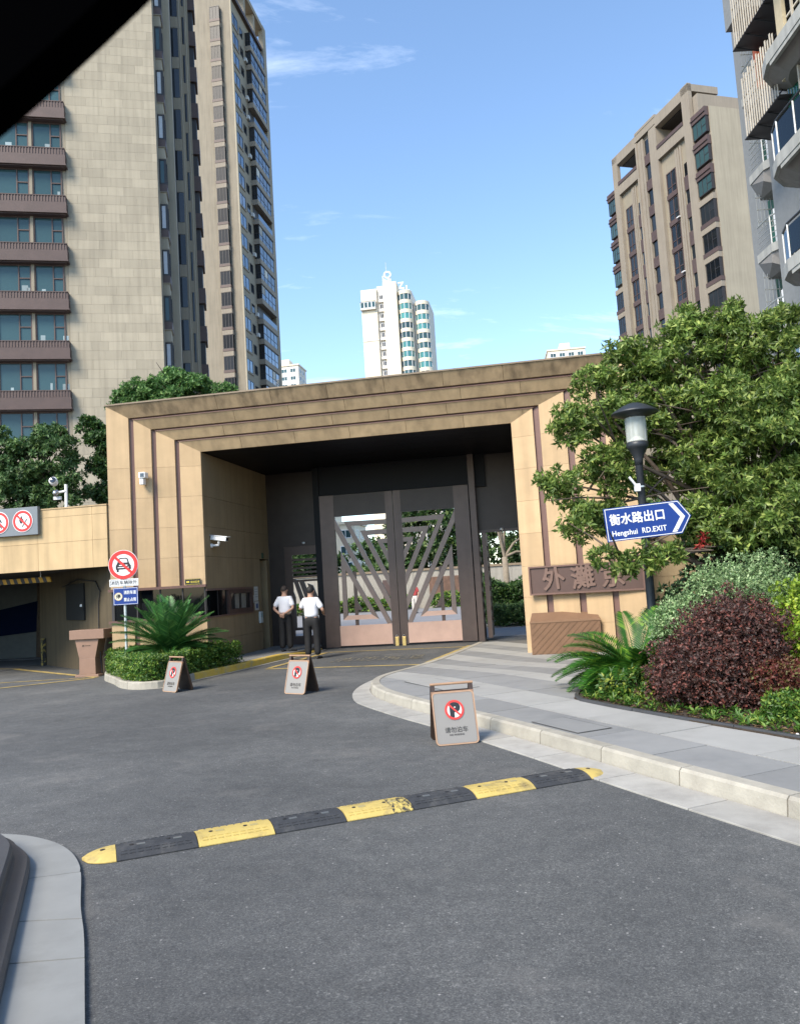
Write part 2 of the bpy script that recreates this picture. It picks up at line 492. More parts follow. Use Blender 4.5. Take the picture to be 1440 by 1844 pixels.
def clip_poly(subject, quad):            # Sutherland-Hodgman: any polygon against a convex one (ccw)
    out = list(subject)
    n = len(quad)
    for i in range(n):
        a, b = quad[i], quad[(i + 1) % n]
        inp, out = out, []
        if not inp: break
        side = lambda p: (b[0] - a[0]) * (p[1] - a[1]) - (b[1] - a[1]) * (p[0] - a[0])
        for j in range(len(inp)):
            p, q = inp[j], inp[(j + 1) % len(inp)]
            sp, sq = side(p), side(q)
            if sp >= 0: out.append(p)
            if (sp >= 0) != (sq >= 0):
                t = sp / (sp - sq); out.append((p[0] + (q[0] - p[0]) * t, p[1] + (q[1] - p[1]) * t))
    return out
def area(p): return 0.5 * sum(p[i][0] * p[(i + 1) % len(p)][1] - p[(i + 1) % len(p)][0] * p[i][1] for i in range(len(p)))
def smooth_line(pts, n=6):               # Catmull-Rom
    P = [Vector((*p, 0)) for p in pts]; out = []
    for i in range(len(P) - 1):
        p0, p1, p2, p3 = P[max(i - 1, 0)], P[i], P[i + 1], P[min(i + 2, len(P) - 1)]
        for k in range(n):
            t = k / n
            q = 0.5 * ((2 * p1) + (p2 - p0) * t + (2 * p0 - 5 * p1 + 4 * p2 - p3) * t * t + (3 * p1 - p0 - 3 * p2 + p3) * t ** 3)
            out.append((q.x, q.y))
    out.append((P[-1].x, P[-1].y))
    return out
def offset_line(pts, d):
    out = []
    for i in range(len(pts)):
        a = Vector(pts[max(i - 1, 0)]); b = Vector(pts[min(i + 1, len(pts) - 1)])
        t = (b - a).normalized()
        out.append((pts[i][0] - t.y * d, pts[i][1] + t.x * d))
    return out
def resample(pts, step):
    out = [pts[0]]; acc = 0
    for i in range(len(pts) - 1):
        a, b = Vector(pts[i]), Vector(pts[i + 1]); L = (b - a).length
        while acc + L >= step:
            t = (step - acc) / L; a = a + (b - a) * t; out.append((a.x, a.y)); L = (b - a).length; acc = 0
        acc += L
    out.append(pts[-1])
    return out

# ================================================================== SETTING
def struct(o): o['kind'] = 'structure'; return o
g = MB(); S_ = 1500.0
g.add([(-S_, -S_, 0), (S_, -S_, 0), (S_, S_, 0), (-S_, S_, 0)], [(0, 1, 2, 3)])
struct(g.build('road', ASPH))

# facade frame of the gatehouse: u along the front, v into depth
FO, FA = Vector((2.60, 17.72, 0)), R(-9.6)
FU = Vector((math.cos(FA), math.sin(FA), 0)); FV = Vector((-math.sin(FA), math.cos(FA), 0))
def W(u, v, z=0.0): return FO + FU * u + FV * v + Vector((0, 0, z))

def pave_z(y):
    t = min(max((y - 12.6) / 4.2, 0), 1); t = t * t * (3 - 2 * t)
    return 0.135 * (1 - t) + 0.02 * t

KR = smooth_line([(1.84, 21.42), (0.79, 18.12), (0.03, 16.22), (-0.45, 14.9), (-0.66, 13.5), (-0.5, 12.2), (0.05, 10.8), (0.79, 9.28), (1.37, 7.96), (1.97, 6.51), (2.47, 5.37), (4.60, 0.55)], 8)
KRi = offset_line(KR, 0.16)

pav = struct(bpy.data.objects.new('pavement', None)); COL.objects.link(pav)
base = MB()
# bedding under the slabs follows the same fall
n = len(KRi)
far = [(9.0, p[1] - 0.0) for p in KRi]
vs = []
for p, q in zip(KRi, far):
    z = pave_z(p[1]) - 0.012
    vs += [(p[0] + 0.01, p[1], z), (q[0], q[1], z)]
base.add(vs, [(2 * i, 2 * i + 2, 2 * i + 3, 2 * i + 1) for i in range(n - 1)])
base.build('bedding', mat('joint_mortar', (0.14, 0.135, 0.125), 0.95), pav)
region = [p for p in KRi] + [(9.0, 0.55), (9.0, 21.4)]
if area(region) < 0: region = region[::-1]
dd = Vector((0.40, -0.9165)).normalized(); dn = Vector((0.9165, 0.40)).normalized()
bands = [(3.7, 4.5, 0), (4.5, 5.2, 1), (5.2, 5.9, 0), (5.9, 6.68, 1), (6.68, 7.15, 0), (7.15, 7.72, 1), (7.72, 8.35, 0), (8.35, 8.95, 1), (8.95, 9.5, 0), (9.5, 10.1, 1), (10.1, 10.7, 0)]
bedpoly = [(2.02, 10.15), (2.16, 9.66), (2.31, 9.36), (2.66, 8.5), (3.36, 7.08), (6.2, 1.0), (9.2, 1.0), (9.2, 16.9), (4.95, 16.62), (4.3, 16.0), (3.3, 14.0), (2.75, 12.5), (2.32, 11.1)]
def inside(p, poly):
    c = False; j = len(poly) - 1
    for i in range(len(poly)):
        a, b = poly[i], poly[j]
        if (a[1] > p[1]) != (b[1] > p[1]) and p[0] < (b[0] - a[0]) * (p[1] - a[1]) / (b[1] - a[1]) + a[0]: c = not c
        j = i
    return c
for bi, (w0, w1, dark) in enumerate(bands):
    Ls = 0.95 if dark else 1.15
    s = -23.0 + (bi * 0.37) % Ls
    while s < 0:
        g_ = 0.007
        cs = [(s + g_, w0 + g_), (s + Ls - g_, w0 + g_), (s + Ls - g_, w1 - g_), (s + g_, w1 - g_)]
        q = [tuple(dd * a + dn * b) for a, b in cs]
        if area(q) < 0: q = q[::-1]
        s += Ls
        c = ((q[0][0] + q[2][0]) / 2, (q[0][1] + q[2][1]) / 2)
        if inside(c, bedpoly) and all(inside(p, bedpoly) for p in q): continue
        if c[1] > 22 or c[1] < 1.0 or c[0] > 6.5: continue
        pl = clip_poly(region, q)
        if len(pl) < 3 or abs(area(pl)) < 0.01: continue
        mb = MB(); k = len(pl); lift = random.uniform(-0.002, 0.002)
        mb.add([(p[0], p[1], pave_z(p[1]) - 0.03) for p in pl] + [(p[0], p[1], pave_z(p[1]) + lift) for p in pl],
               [tuple(range(k - 1, -1, -1)), tuple(range(k, 2 * k))] + [(i, (i + 1) % k, k + (i + 1) % k, k + i) for i in range(k)])
        mb.build('paving_slab', PAVE_D if dark else PAVE_L, pav)

# inspection covers let into the slabs
for (cx_, cy_, lw, ww_) in ((0.45, 12.35, 0.75, 0.55), (1.62, 8.45, 0.42, 0.42)):
    z_ = pave_z(cy_) + 0.004
    q = [Vector((cx_, cy_)) + dd * a + dn * b for a, b in ((-lw, -ww_ / 2), (lw, -ww_ / 2), (lw, ww_ / 2), (-lw, ww_ / 2))]
    fr0 = MB(); fr0.add([(p.x, p.y, z_) for p in q], [(0, 1, 2, 3)]); fr0.build('cover_frame', mat('cover_iron', (0.06, 0.06, 0.06), 0.7), pav)
    q = [Vector((cx_, cy_)) + dd * a + dn * b for a, b in ((-lw + .018, -ww_ / 2 + .018), (lw - .018, -ww_ / 2 + .018), (lw - .018, ww_ / 2 - .018), (-lw + .018, ww_ / 2 - .018))]
    MB().prism([tuple(p) for p in q], z_ - 0.01, z_ + 0.003).build('cover_slab', PAVE_L if cy_ > 10 else PAVE_D, pav)
# kerb stones, each one a piece
def kerb_run(line, inner, zf, m_, name, parent, step, chamfer=0.02, face=0.0, mfun=None):
    # cumulative split of the polyline into stones
    acc = 0; start = 0; cnt = 0
    for i in range(1, len(line)):
        acc += (Vector(line[i]) - Vector(line[i - 1])).length
        if acc >= step or i == len(line) - 1:
            a = line[start:i + 1]; b = inner[start:i + 1]
            mb = MB(); m2 = len(a)
            g_ = 0.006
            def trim(l):
                l = [Vector(p) for p in l]
                l[0] = l[0] + (l[1] - l[0]).normalized() * g_; l[-1] = l[-1] + (l[-2] - l[-1]).normalized() * g_
                return l
            a, b = trim(a), trim(b)
            prof = []
            for p, q in zip(a, b):
                z = zf(p.y); t = (q - p).normalized()
                ch = min(chamfer, z * 0.4)
                prof.append([(p.x, p.y, -0.02), (p.x + t.x * face, p.y + t.y * face, z - ch), (p.x + t.x * (face + ch), p.y + t.y * (face + ch), z), (q.x, q.y, z), (q.x, q.y, -0.02)])
            vs = [v for pr in prof for v in pr]; fs = []
            for k in range(m2 - 1):
                for j in range(4): fs.append((k * 5 + j, (k + 1) * 5 + j, (k + 1) * 5 + j + 1, k * 5 + j + 1))
            fs += [(0, 1, 2, 3, 4), tuple(range((m2 - 1) * 5 + 4, (m2 - 1) * 5 - 1, -1))]
            mb.add(vs, fs).build(name, mfun(a[0]) if mfun else m_, parent)
            start = i; acc = 0; cnt += 1
kerb = struct(bpy.data.objects.new('kerb', None)); COL.objects.link(kerb)
KRd = resample(KR, 0.125); KRdi = offset_line(KRd, 0.155)
kerb_run(KRd, KRdi, lambda y: pave_z(y) + 0.006, KERBS, 'kerb_stone', kerb, 0.98, 0.022, 0.015)
# pale gutter stones laid flush against that kerb
KRg = [p for p in KRd if p[1] < 15.4]
wid = lambda y: 0.36 if y < 12 else max(0.05, 0.36 * (15.6 - y) / 3.6)
outer = []
for i, p in enumerate(KRg):
    a = Vector(KRg[max(i - 1, 0)]); b = Vector(KRg[min(i + 1, len(KRg) - 1)]); t = (b - a).normalized()
    w_ = wid(p[1]) + 0.02
    outer.append((p[0] + t.y * w_, p[1] - t.x * w_))
kerb_run(outer, [(p[0] + (q[0] - p[0]) * 0.02, p[1] + (q[1] - p[1]) * 0.02) for p, q in zip(KRg, outer)], lambda y: 0.012, mat('gutter_stone', (0.36, 0.345, 0.31), 0.85, var=0.12, scale=4, bump=0.12, bscale=60, rnd=0.08, col2=(0.27, 0.255, 0.23), c2pos=(0.45, 0.75), c2scale=3), 'gutter_stone', kerb, 0.98, 0.002)

# planting bed soil
bed = MB(); k = len(bedpoly)
bed.prism(bedpoly, 0.02, 0.150)
struct(bed.build('planting_bed', SOIL))
edge = struct(bpy.data.objects.new('bed_edging', None)); COL.objects.link(edge)
el = resample(smooth_line([(4.95, 16.62), (4.3, 16.0), (3.3, 14.0), (2.75, 12.5), (2.32, 11.1), (2.04, 10.2), (2.16, 9.66), (2.66, 8.5), (3.36, 7.08), (6.2, 1.0)], 6), 0.2)
kerb_run(el, offset_line(el, 0.05), lambda y: 0.168, GRAN_D, 'edging_stone', edge, 1.2, 0.005)

# lower left corner: granite walk and dark planter kerb
walk = struct(bpy.data.objects.new('walk', None)); COL.objects.link(walk)
wo_ = smooth_line([(-4.6, 6.55), (-3.6, 6.28), (-3.12, 6.14), (-2.81, 6.01), (-2.48, 5.74), (-2.19, 5.31), (-1.9, 4.61), (-1.71, 4.18), (-1.40, 3.41), (-0.55, 1.3)], 10)
wi_ = smooth_line([(-4.6, 6.22), (-3.6, 6.02), (-2.97, 5.85), (-2.74, 5.63), (-2.56, 5.40), (-2.46, 5.20), (-2.25, 4.67), (-2.03, 4.10), (-1.80, 3.51), (-0.95, 1.3)], 10)
cuts = [0, 18, 52, 64, 74, 82, 90]
for a, b in zip(cuts[:-1], cuts[1:]):
    pts = [Vector(p) for p in wo_[a:b + 1]] + [Vector(p) for p in wi_[a:b + 1]][::-1]
    h_ = b - a + 1
    d0 = (pts[1] - pts[0]).normalized() * 0.007
    pts[0] = pts[0] + d0; pts[-1] = pts[-1] + d0
    pts[h_ - 1] = pts[h_ - 1] - d0; pts[h_] = pts[h_] - d0
    MB().prism([tuple(p) for p in pts], -0.01, 0.026).build('granite_slab', WALK, walk)
bb = MB(); bb.prism([tuple(p) for p in wo_] + [tuple(p) for p in wi_][::-1], -0.02, 0.012); bb.build('bedding', mat('joint_mortar', (0.1, 0.1, 0.1)), walk)
plk = empty('planter_kerb', (0, 0, 0), 0, 'low dark granite planter kerb at the bottom left corner', 'planter')
prof = [(0.0, -0.01), (0.0, 0.075), (0.015, 0.09), (0.085, 0.10), (0.10, 0.115), (0.10, 0.175), (0.115, 0.19), (0.20, 0.19), (0.21, 0.18), (0.21, 0.05)]
vs = []; fs = []
lines = [offset_line(wi_, -d_) for d_, z in prof]
for a, b in ((0, 26), (26, 58), (58, 91)):
    mb = MB(); vs = []; fs = []; npf = len(prof)
    for i in range(a, min(b + 1, len(wi_))):
        for (d_, z), l in zip(prof, lines): vs.append((l[i][0], l[i][1], z))
    m2 = len(vs) // npf
    for i in range(m2 - 1):
        for j in range(npf - 1): fs.append((i * npf + j, (i + 1) * npf + j, (i + 1) * npf + j + 1, i * npf + j + 1))
    fs += [tuple(range(npf)), tuple(range((m2 - 1) * npf + npf - 1, (m2 - 1) * npf - 1, -1))]
    sh = 0.0
    mb.add(vs, fs).build('kerb_stone', GRAN_D, plk)
inn = offset_line(wi_, -0.2)
pb = MB(); pb.prism([tuple(p) for p in inn] + [(-3.0, 1.3), (-4.6, 3.0)], 0.0, 0.12)
pb.build('soil', SOIL, plk)

# hedge island and left walk of the gate
KLc = [(-7.05, 18.95), (-6.62, 17.6), (-6.06, 16.6), (-5.62, 15.78), (-5.22, 15.36), (-4.88, 15.30), (-4.62, 15.52), (-4.36, 16.40), (-3.77, 17.95), (-3.19, 19.74), (-2.60, 21.12), (-2.36, 22.35)]
KL = resample(smooth_line(KLc, 8), 0.12); KLi = offset_line(KL, 0.15)
isl = struct(bpy.data.objects.new('island_kerb', None)); COL.objects.link(isl)
KYEL = mat('yellow_kerb_paint', (0.60, 0.41, 0.07), 0.7, var=0.12, scale=6, bump=0.1, bscale=60, col2=(0.42, 0.36, 0.22), c2pos=(0.5, 0.72), c2scale=5)
kerb_run(KL, KLi, lambda y: 0.14 if y < 20.0 else max(0.045, 0.14 - (y - 20.0) * 0.07), KERBS, 'kerb_stone', isl, 0.9, 0.02, 0.01, mfun=lambda p: KYEL if (p.y > 15.75 and p.x > -4.75) else KERBS)
gl = [p for p in KL if p[0] > -4.9]
gout = offset_line(gl, -0.10)
gm = MB(); m2 = len(gl)
gm.add([(p[0], p[1], 0.006) for p in gl] + [(p[0], p[1], 0.006) for p in gout], [(i, i + 1, m2 + i + 1, m2 + i) for i in range(m2 - 1)])
gm.build('gutter_line', mat('pale_cement', (0.33, 0.315, 0.28), 0.9, var=0.2, scale=8), isl)
isp = [p for p in KLi] + [tuple(W(-5.66, 4.3).xy), tuple(W(-7.2, 4.7).xy), tuple(W(-7.2, 0.3).xy), tuple(W(-9.3, -0.4).xy)]
struct(MB().prism(isp, -0.01, 0.075).build('island_soil', SOIL))
reg = [p for p in KLi if p[1] > 17.9 and p[0] > -5] + [tuple(W(-5.66, 4.55).xy), tuple(W(-7.30, 4.55).xy), tuple(W(-7.30, 0.2).xy), (-4.6, 18.2)]
if area(reg) < 0: reg = reg[::-1]
gw = struct(bpy.data.objects.new('gate_walk', None)); COL.objects.link(gw)
for iu in range(6):
    for iv in range(9):
        q = [tuple(W(-7.9 + iu * 0.6 + a, -1.0 + iv * 0.65 + b).xy) for a, b in ((0.004, 0.004), (0.596, 0.004), (0.596, 0.646), (0.004, 0.646))]
        if area(q) < 0: q = q[::-1]
        pl = clip_poly(reg, q)
        if len(pl) > 2 and abs(area(pl)) > 0.01:
            zz = 0.125 if q[0][1] < 20.5 else 0.1
            MB().prism(pl, 0.0, 0.118).build('paving_slab', PAVE_D, gw)

# worn yellow box marking below the gate and at the garage mouth
MARK = mat('worn_marking', (0.42, 0.31, 0.10), 0.85, var=0.2, scale=8, col2=(0.13, 0.12, 0.10), c2pos=(0.5, 0.68), c2scale=4.5)
mk = struct(bpy.data.objects.new('road_marking', None)); COL.objects.link(mk)
def stripe(a, b, w, z=0.005, parent=mk, m_=MARK, name='painted_line'):
    a, b = Vector(a), Vector(b); t = (b - a).normalized(); nn = Vector((-t.y, t.x)) * w / 2
    q = [a - nn, b - nn, b + nn, a + nn]
    MB().add([(p.x, p.y, z) for p in q], [(0, 1, 2, 3)]).build(name, m_, parent)
stripe((-3.15, 17.82), (0.30, 16.75), 0.13)
stripe((0.36, 16.9), (1.62, 20.75), 0.20, 0.009)
stripe((-2.1, 21.3), (1.5, 20.45), 0.12, 0.006)
stripe((-3.1, 17.95), (-2.15, 21.2), 0.14, 0.010)
for a, b, w_ in (((-8.9, 17.0), (-7.05, 18.15), 0.13), ((-9.6, 18.35), (-7.3, 18.3), 0.10), ((-10.7, 22.05), (-7.05, 18.25), 0.16), ((-11.4, 22.5), (-10.6, 22.1), 0.12)):
    stripe(a, b, w_, 0.005 + 0.002 * w_ * 10)
MARKW = mat('faded_lettering', (0.24, 0.21, 0.14), 0.9, var=0.25, scale=8, col2=(0.11, 0.108, 0.106), c2pos=(0.42, 0.56), c2scale=5)
t_ = text('road_lettering', '消防通道', 0.55, MARKW, mk, 0, 0, 0, 0.0, 0.0, 'CENTER', 1.0, (0, 0, 0))
t_.location = (-0.75, 18.35, 0.007); t_.rotation_euler = (0, 0, R(-9)); t_.scale = (1.0, 1.9, 1)

# ================================================================== GATEHOUSE
gh = empty('gatehouse', FO, FA, 'wide tan stone gatehouse portal with stepped brown striped frame and dark ceiling', 'gatehouse')
LO = [(-9.40, 2.50, 6.27, -0.70), (-8.93, 1.98, 5.98, -0.53), (-8.82, 1.85, 5.93, -0.49), (-8.46, 1.32, 5.70, -0.35), (-8.35, 1.18, 5.65, -0.31), (-7.95, 0.63, 5.43, -0.18), (-7.85, 0.49, 5.38, -0.14), (-7.38, 0.0, 5.12, 0.0)]
UL = -7.38                     # inner face of the guard booth
VB = 4.6                       # back wall of the passage
rows = [0.0, 0.62, 1.22, 1.90, 2.62, 3.34, 4.06, 4.78]
def jamb(a, b, side, z0, z1a, z1b, m_, name, back=0.05, push=0.0):
    ua, ub = (a[0], b[0]) if side < 0 else (a[1], b[1])
    q = [(ua, a[3] + push, z0), (ub, b[3] + push, z0), (ub, b[3] + push, z1b), (ua, a[3] + push, z1a)]
    return MB().hexa(q, (0, back, 0)).build(name, m_, gh)
ZW0, ZW1 = 1.22, 1.90          # booth window band
for i in range(0, 7):
    a, b = LO[i], LO[i + 1]
    stripe_ = i % 2 == 1
    push = 0.055 if stripe_ else 0.0
    m_ = BROWNM if stripe_ else STONE
    nm = 'metal_stripe' if stripe_ else 'stone_panel'
    for side in (-1, 1):
        if stripe_:
            if side < 0:
                jamb(a, b, side, 0, ZW0, ZW0, m_, nm, 0.04, push)
                jamb(a, b, side, ZW1, a[2], b[2], m_, nm, 0.04, push)
            else:
                jamb(a, b, side, 0, a[2], b[2], m_, nm, 0.04, push)
        else:
            for r_ in range(len(rows)):
                z0 = rows[r_]; z1 = rows[r_ + 1] if r_ + 1 < len(rows) else None
                if side < 0 and abs(z0 - ZW0) < 0.01: continue
                if z1 is None: jamb(a, b, side, z0 + 0.002, a[2], b[2], m_, nm)
                else: jamb(a, b, side, z0 + 0.002, z1 - 0.002, z1 - 0.002, m_, nm)
    # lintel band: long panels with joints
    if stripe_:
        q = [(a[0], a[3] + 0.055, a[2]), (b[0], b[3] - 0.012, b[2]), (b[1], b[3] - 0.012, b[2]), (a[1], a[3] + 0.055, a[2])]
        MB().hexa(q, (0, 0.05, 0)).build(nm, m_, gh)
    else:
        L_ = 1.32
        us = [None] + [-8.0 + L_ * k + (0.35 if i % 4 else 0) for k in range(1, 7)] + [None]
        m_ = STONE_DD if i == 0 else STONE_D
        for k in range(len(us) - 1):
            ta0 = a[0] if us[k] is None else us[k] + 0.004; tb0 = b[0] if us[k] is None else us[k] + 0.004
            ta1 = a[1] if us[k + 1] is None else us[k + 1] - 0.004; tb1 = b[1] if us[k + 1] is None else us[k + 1] - 0.004
            q = [(ta0, a[3], a[2]), (ta1, a[3], a[2]), (tb1, b[3], b[2]), (tb0, b[3], b[2])]
            MB().hexa(q, (0, 0.05, 0)).build('stone_panel', m_, gh)
# solid mass behind the panels
core = MB()
core.hexa([(-9.38, -0.60, 0), (UL - 0.02, 0.10, 0), (UL - 0.02, 0.10, ZW0 - 0.02), (-9.38, -0.60, ZW0 - 0.02)], (0, 0.12, 0))
core.hexa([(-9.38, -0.60, ZW1 + 0.02), (UL - 0.02, 0.10, ZW1 + 0.02), (UL - 0.02, 0.10, 5.1), (-9.38, -0.60, 6.2)], (0, 0.12, 0))
core.hexa([(0.02, 0.10, 0), (2.48, -0.60, 0), (2.48, -0.60, 6.2), (0.02, 0.10, 5.1)], (0, 0.2, 0))
core.hexa([(-9.38, -0.60, 6.2), (2.48, -0.60, 6.2), (0.02, 0.12, 5.14), (UL, 0.12, 5.14)], (0, 0.5, 0))
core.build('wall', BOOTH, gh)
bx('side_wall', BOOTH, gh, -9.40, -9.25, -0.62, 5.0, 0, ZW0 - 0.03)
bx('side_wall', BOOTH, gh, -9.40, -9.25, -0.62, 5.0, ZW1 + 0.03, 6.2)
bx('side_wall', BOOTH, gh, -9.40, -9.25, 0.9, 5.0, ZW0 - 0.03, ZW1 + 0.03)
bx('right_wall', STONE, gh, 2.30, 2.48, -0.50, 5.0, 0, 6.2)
bx('right_reveal', BOOTH, gh, 0.0, 0.15, 0.06, VB, 0, 5.12)
rf = MB().box(-9.38, 2.48, -0.08, 5.2, 5.60, 6.22); rf.build('roof', mat('roof_felt', (0.12, 0.11, 0.10), 0.9), gh)
MB().box(-9.42, 2.52, -0.72, 5.25, 6.275, 6.31).build('coping', mat('coping_metal', (0.20, 0.15, 0.10), 0.6, var=0.2), gh)
# dark ceiling boards
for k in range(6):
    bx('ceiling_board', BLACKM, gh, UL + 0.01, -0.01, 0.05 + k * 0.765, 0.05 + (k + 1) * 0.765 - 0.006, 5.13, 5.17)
# booth side wall along the passage, facing right
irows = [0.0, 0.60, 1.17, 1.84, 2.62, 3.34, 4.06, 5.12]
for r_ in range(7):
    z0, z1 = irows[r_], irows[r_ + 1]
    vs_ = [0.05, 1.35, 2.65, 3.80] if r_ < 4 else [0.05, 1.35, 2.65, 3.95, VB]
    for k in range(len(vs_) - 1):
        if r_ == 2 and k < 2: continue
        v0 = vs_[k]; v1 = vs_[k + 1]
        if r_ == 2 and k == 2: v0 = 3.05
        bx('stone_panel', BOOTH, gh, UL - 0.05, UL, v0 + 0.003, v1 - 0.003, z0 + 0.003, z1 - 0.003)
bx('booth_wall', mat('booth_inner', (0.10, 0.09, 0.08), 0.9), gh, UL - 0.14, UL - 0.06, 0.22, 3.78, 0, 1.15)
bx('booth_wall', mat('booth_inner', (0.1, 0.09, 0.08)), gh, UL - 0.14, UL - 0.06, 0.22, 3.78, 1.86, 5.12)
bx('stone_panel', BOOTH, gh, UL - 0.05, UL, 4.36, VB, 0.0, 2.60)
# recessed booth door
bx('door', mat('door_dark', (0.03, 0.022, 0.018), 0.5), gh, UL - 0.34, UL - 0.30, 3.80, 4.36, 0.0, 2.6)
bx('door_reveal', BOOTH, gh, UL - 0.32, UL - 0.051, 4.36, 4.46, 0.0, 2.6)
bx('door_reveal', BROWNM, gh, UL - 0.32, UL - 0.06, 3.74, 3.80, 0.0, 2.6)
# booth windows: front band, wrap at the outer corner, side band
wb = MB().hexa([(-9.36, -0.63, ZW0), (UL - 0.02, 0.06, ZW0), (UL - 0.02, 0.06, ZW1), (-9.36, -0.63, ZW1)], (0, 0.012, 0)).build('booth_window', BOOTHG, gh)
for t0 in (0.0, 0.25, 0.50, 0.745, 0.99):
    u_ = -9.36 + t0 * (UL + 9.34); v_ = -0.64 + t0 * 0.69
    bx('mullion', TDARK, wb, u_ - 0.015, u_ + 0.015, v_ - 0.02, v_ + 0.03, ZW0, ZW1)
MB().hexa([(-9.44, -0.76, ZW1 - 0.005), (UL + 0.02, -0.045, ZW1 - 0.005), (UL + 0.02, -0.045, ZW1 + 0.055), (-9.44, -0.76, ZW1 + 0.055)], (0, 0.1, 0)).build('window_head', BROWNM, wb)
MB().hexa([(-9.44, -0.76, ZW0 - 0.055), (UL + 0.02, -0.045, ZW0 - 0.055), (UL + 0.02, -0.045, ZW0 + 0.005), (-9.44, -0.76, ZW0 + 0.005)], (0, 0.1, 0)).build('window_sill', BROWNM, wb)
bx('booth_window', BOOTHG, gh, -9.39, -9.378, -0.60, 0.88, ZW0, ZW1)
for v_ in (-0.62, -0.42, -0.2, 0.2, 0.6):
    bx('mullion', TDARK, gh, -9.425, -9.37, v_ - 0.015, v_ + 0.015, ZW0, ZW1)
bx('window_sill', BROWNM, gh, -9.44, -9.36, -0.72, 0.9, ZW0 - 0.055, ZW0)
bx('window_head', BROWNM, gh, -9.44, -9.36, -0.72, 0.9, ZW1, ZW1 + 0.055)
sw = bx('booth_window', BOOTHG, gh, UL - 0.03, UL - 0.018, 0.03, 3.05, 1.17, 1.84)
for v_ in (0.05, 0.72, 1.28): bx('mullion', TDARK, sw, UL - 0.03, UL - 0.008, v_ - 0.012, v_ + 0.012, 1.17, 1.84)
bx('window_head', BROWNM, sw, UL - 0.03, UL + 0.02, 0.03, 3.06, 1.80, 1.85)
bx('window_sill', BROWNM, sw, UL - 0.03, UL + 0.03, 0.03, 3.06, 1.155, 1.19)
wf = MB()
for a in ((1.32, 1.46, 1.19, 1.80), (2.92, 3.06, 1.19, 1.80), (1.46, 2.92, 1.19, 1.30), (1.46, 2.92, 1.70, 1.80)): wf.box(UL - 0.02, UL + 0.035, *a)
hatch = wf.build('hatch_frame', mat('hatch_wood', (0.085, 0.045, 0.035), 0.5), gh)
bx('curtain', mat('hatch_curtain', (0.25, 0.24, 0.21), 0.9), hatch, UL - 0.028, UL - 0.012, 1.85, 2.12, 1.31, 1.69)
bx('curtain', mat('hatch_curtain', (0.25, 0.24, 0.21), 0.9), hatch, UL - 0.028, UL - 0.012, 2.30, 2.62, 1.31, 1.69)
# back wall of the passage
bk = MB()
bk.box(UL, -6.92, VB, VB + 0.1, 0, 5.12)
bk.box(-5.80, -5.60, VB - 0.02, VB + 0.1, 0, 5.12)
bk.box(-6.92, -5.80, VB - 0.045, VB + 0.1, 2.95, 5.12)
bk.build('back_panel', GATEH, gh)
bx('back_panel', GATEM, gh, -1.36, -1.20, 3.94, 3.968, 0, 5.12)
bx('back_panel', GATEM, gh, -1.208, -1.19, 3.97, VB + 0.05, 0, 5.12)
bx('back_panel', GATEH, gh, -1.20, -0.0, VB - 0.35, VB - 0.25, 3.02, 5.12)
bx('door_head', mat('bronze_trim', (0.10, 0.075, 0.065), 0.45, 0.3), gh, -1.20, -0.0, VB - 0.38, VB - 0.2, 2.95, 3.02)
bx('back_panel', BLACKM, gh, -5.60, -1.36, 4.02, 4.12, 4.30, 5.12)  # bronze header coloured black to carry the shade above the gate
bx('seam', BLACKM, gh, -5.63, -5.575, 4.065, 4.12, 0, 5.1)
bx('seam', BLACKM, gh, -1.42, -1.345, 4.065, 4.12, 0, 5.1)
for u_, z_, v_ in ((-6.30, 3.03, VB - 0.03), (-0.55, 3.0, VB - 0.41)):
    MB().lathe([(0.0, -0.03), (0.035, -0.02), (0.05, 0.01), (0.04, 0.03)], 12).build('sensor_lamp', WHITEP, gh, loc=(u_, v_, z_))

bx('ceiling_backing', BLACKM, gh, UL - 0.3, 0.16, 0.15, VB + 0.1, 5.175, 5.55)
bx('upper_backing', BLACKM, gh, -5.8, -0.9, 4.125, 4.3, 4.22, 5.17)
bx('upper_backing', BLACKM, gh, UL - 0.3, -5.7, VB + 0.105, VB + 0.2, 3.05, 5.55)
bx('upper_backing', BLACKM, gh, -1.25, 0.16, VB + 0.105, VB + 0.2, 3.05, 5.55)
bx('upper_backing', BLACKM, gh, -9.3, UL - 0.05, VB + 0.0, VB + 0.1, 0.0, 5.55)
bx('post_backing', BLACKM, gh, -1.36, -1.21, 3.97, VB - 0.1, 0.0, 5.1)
bx('post_backing', BLACKM, gh, -5.79, -5.61, 4.0, VB - 0.03, 0.0, 5.1)
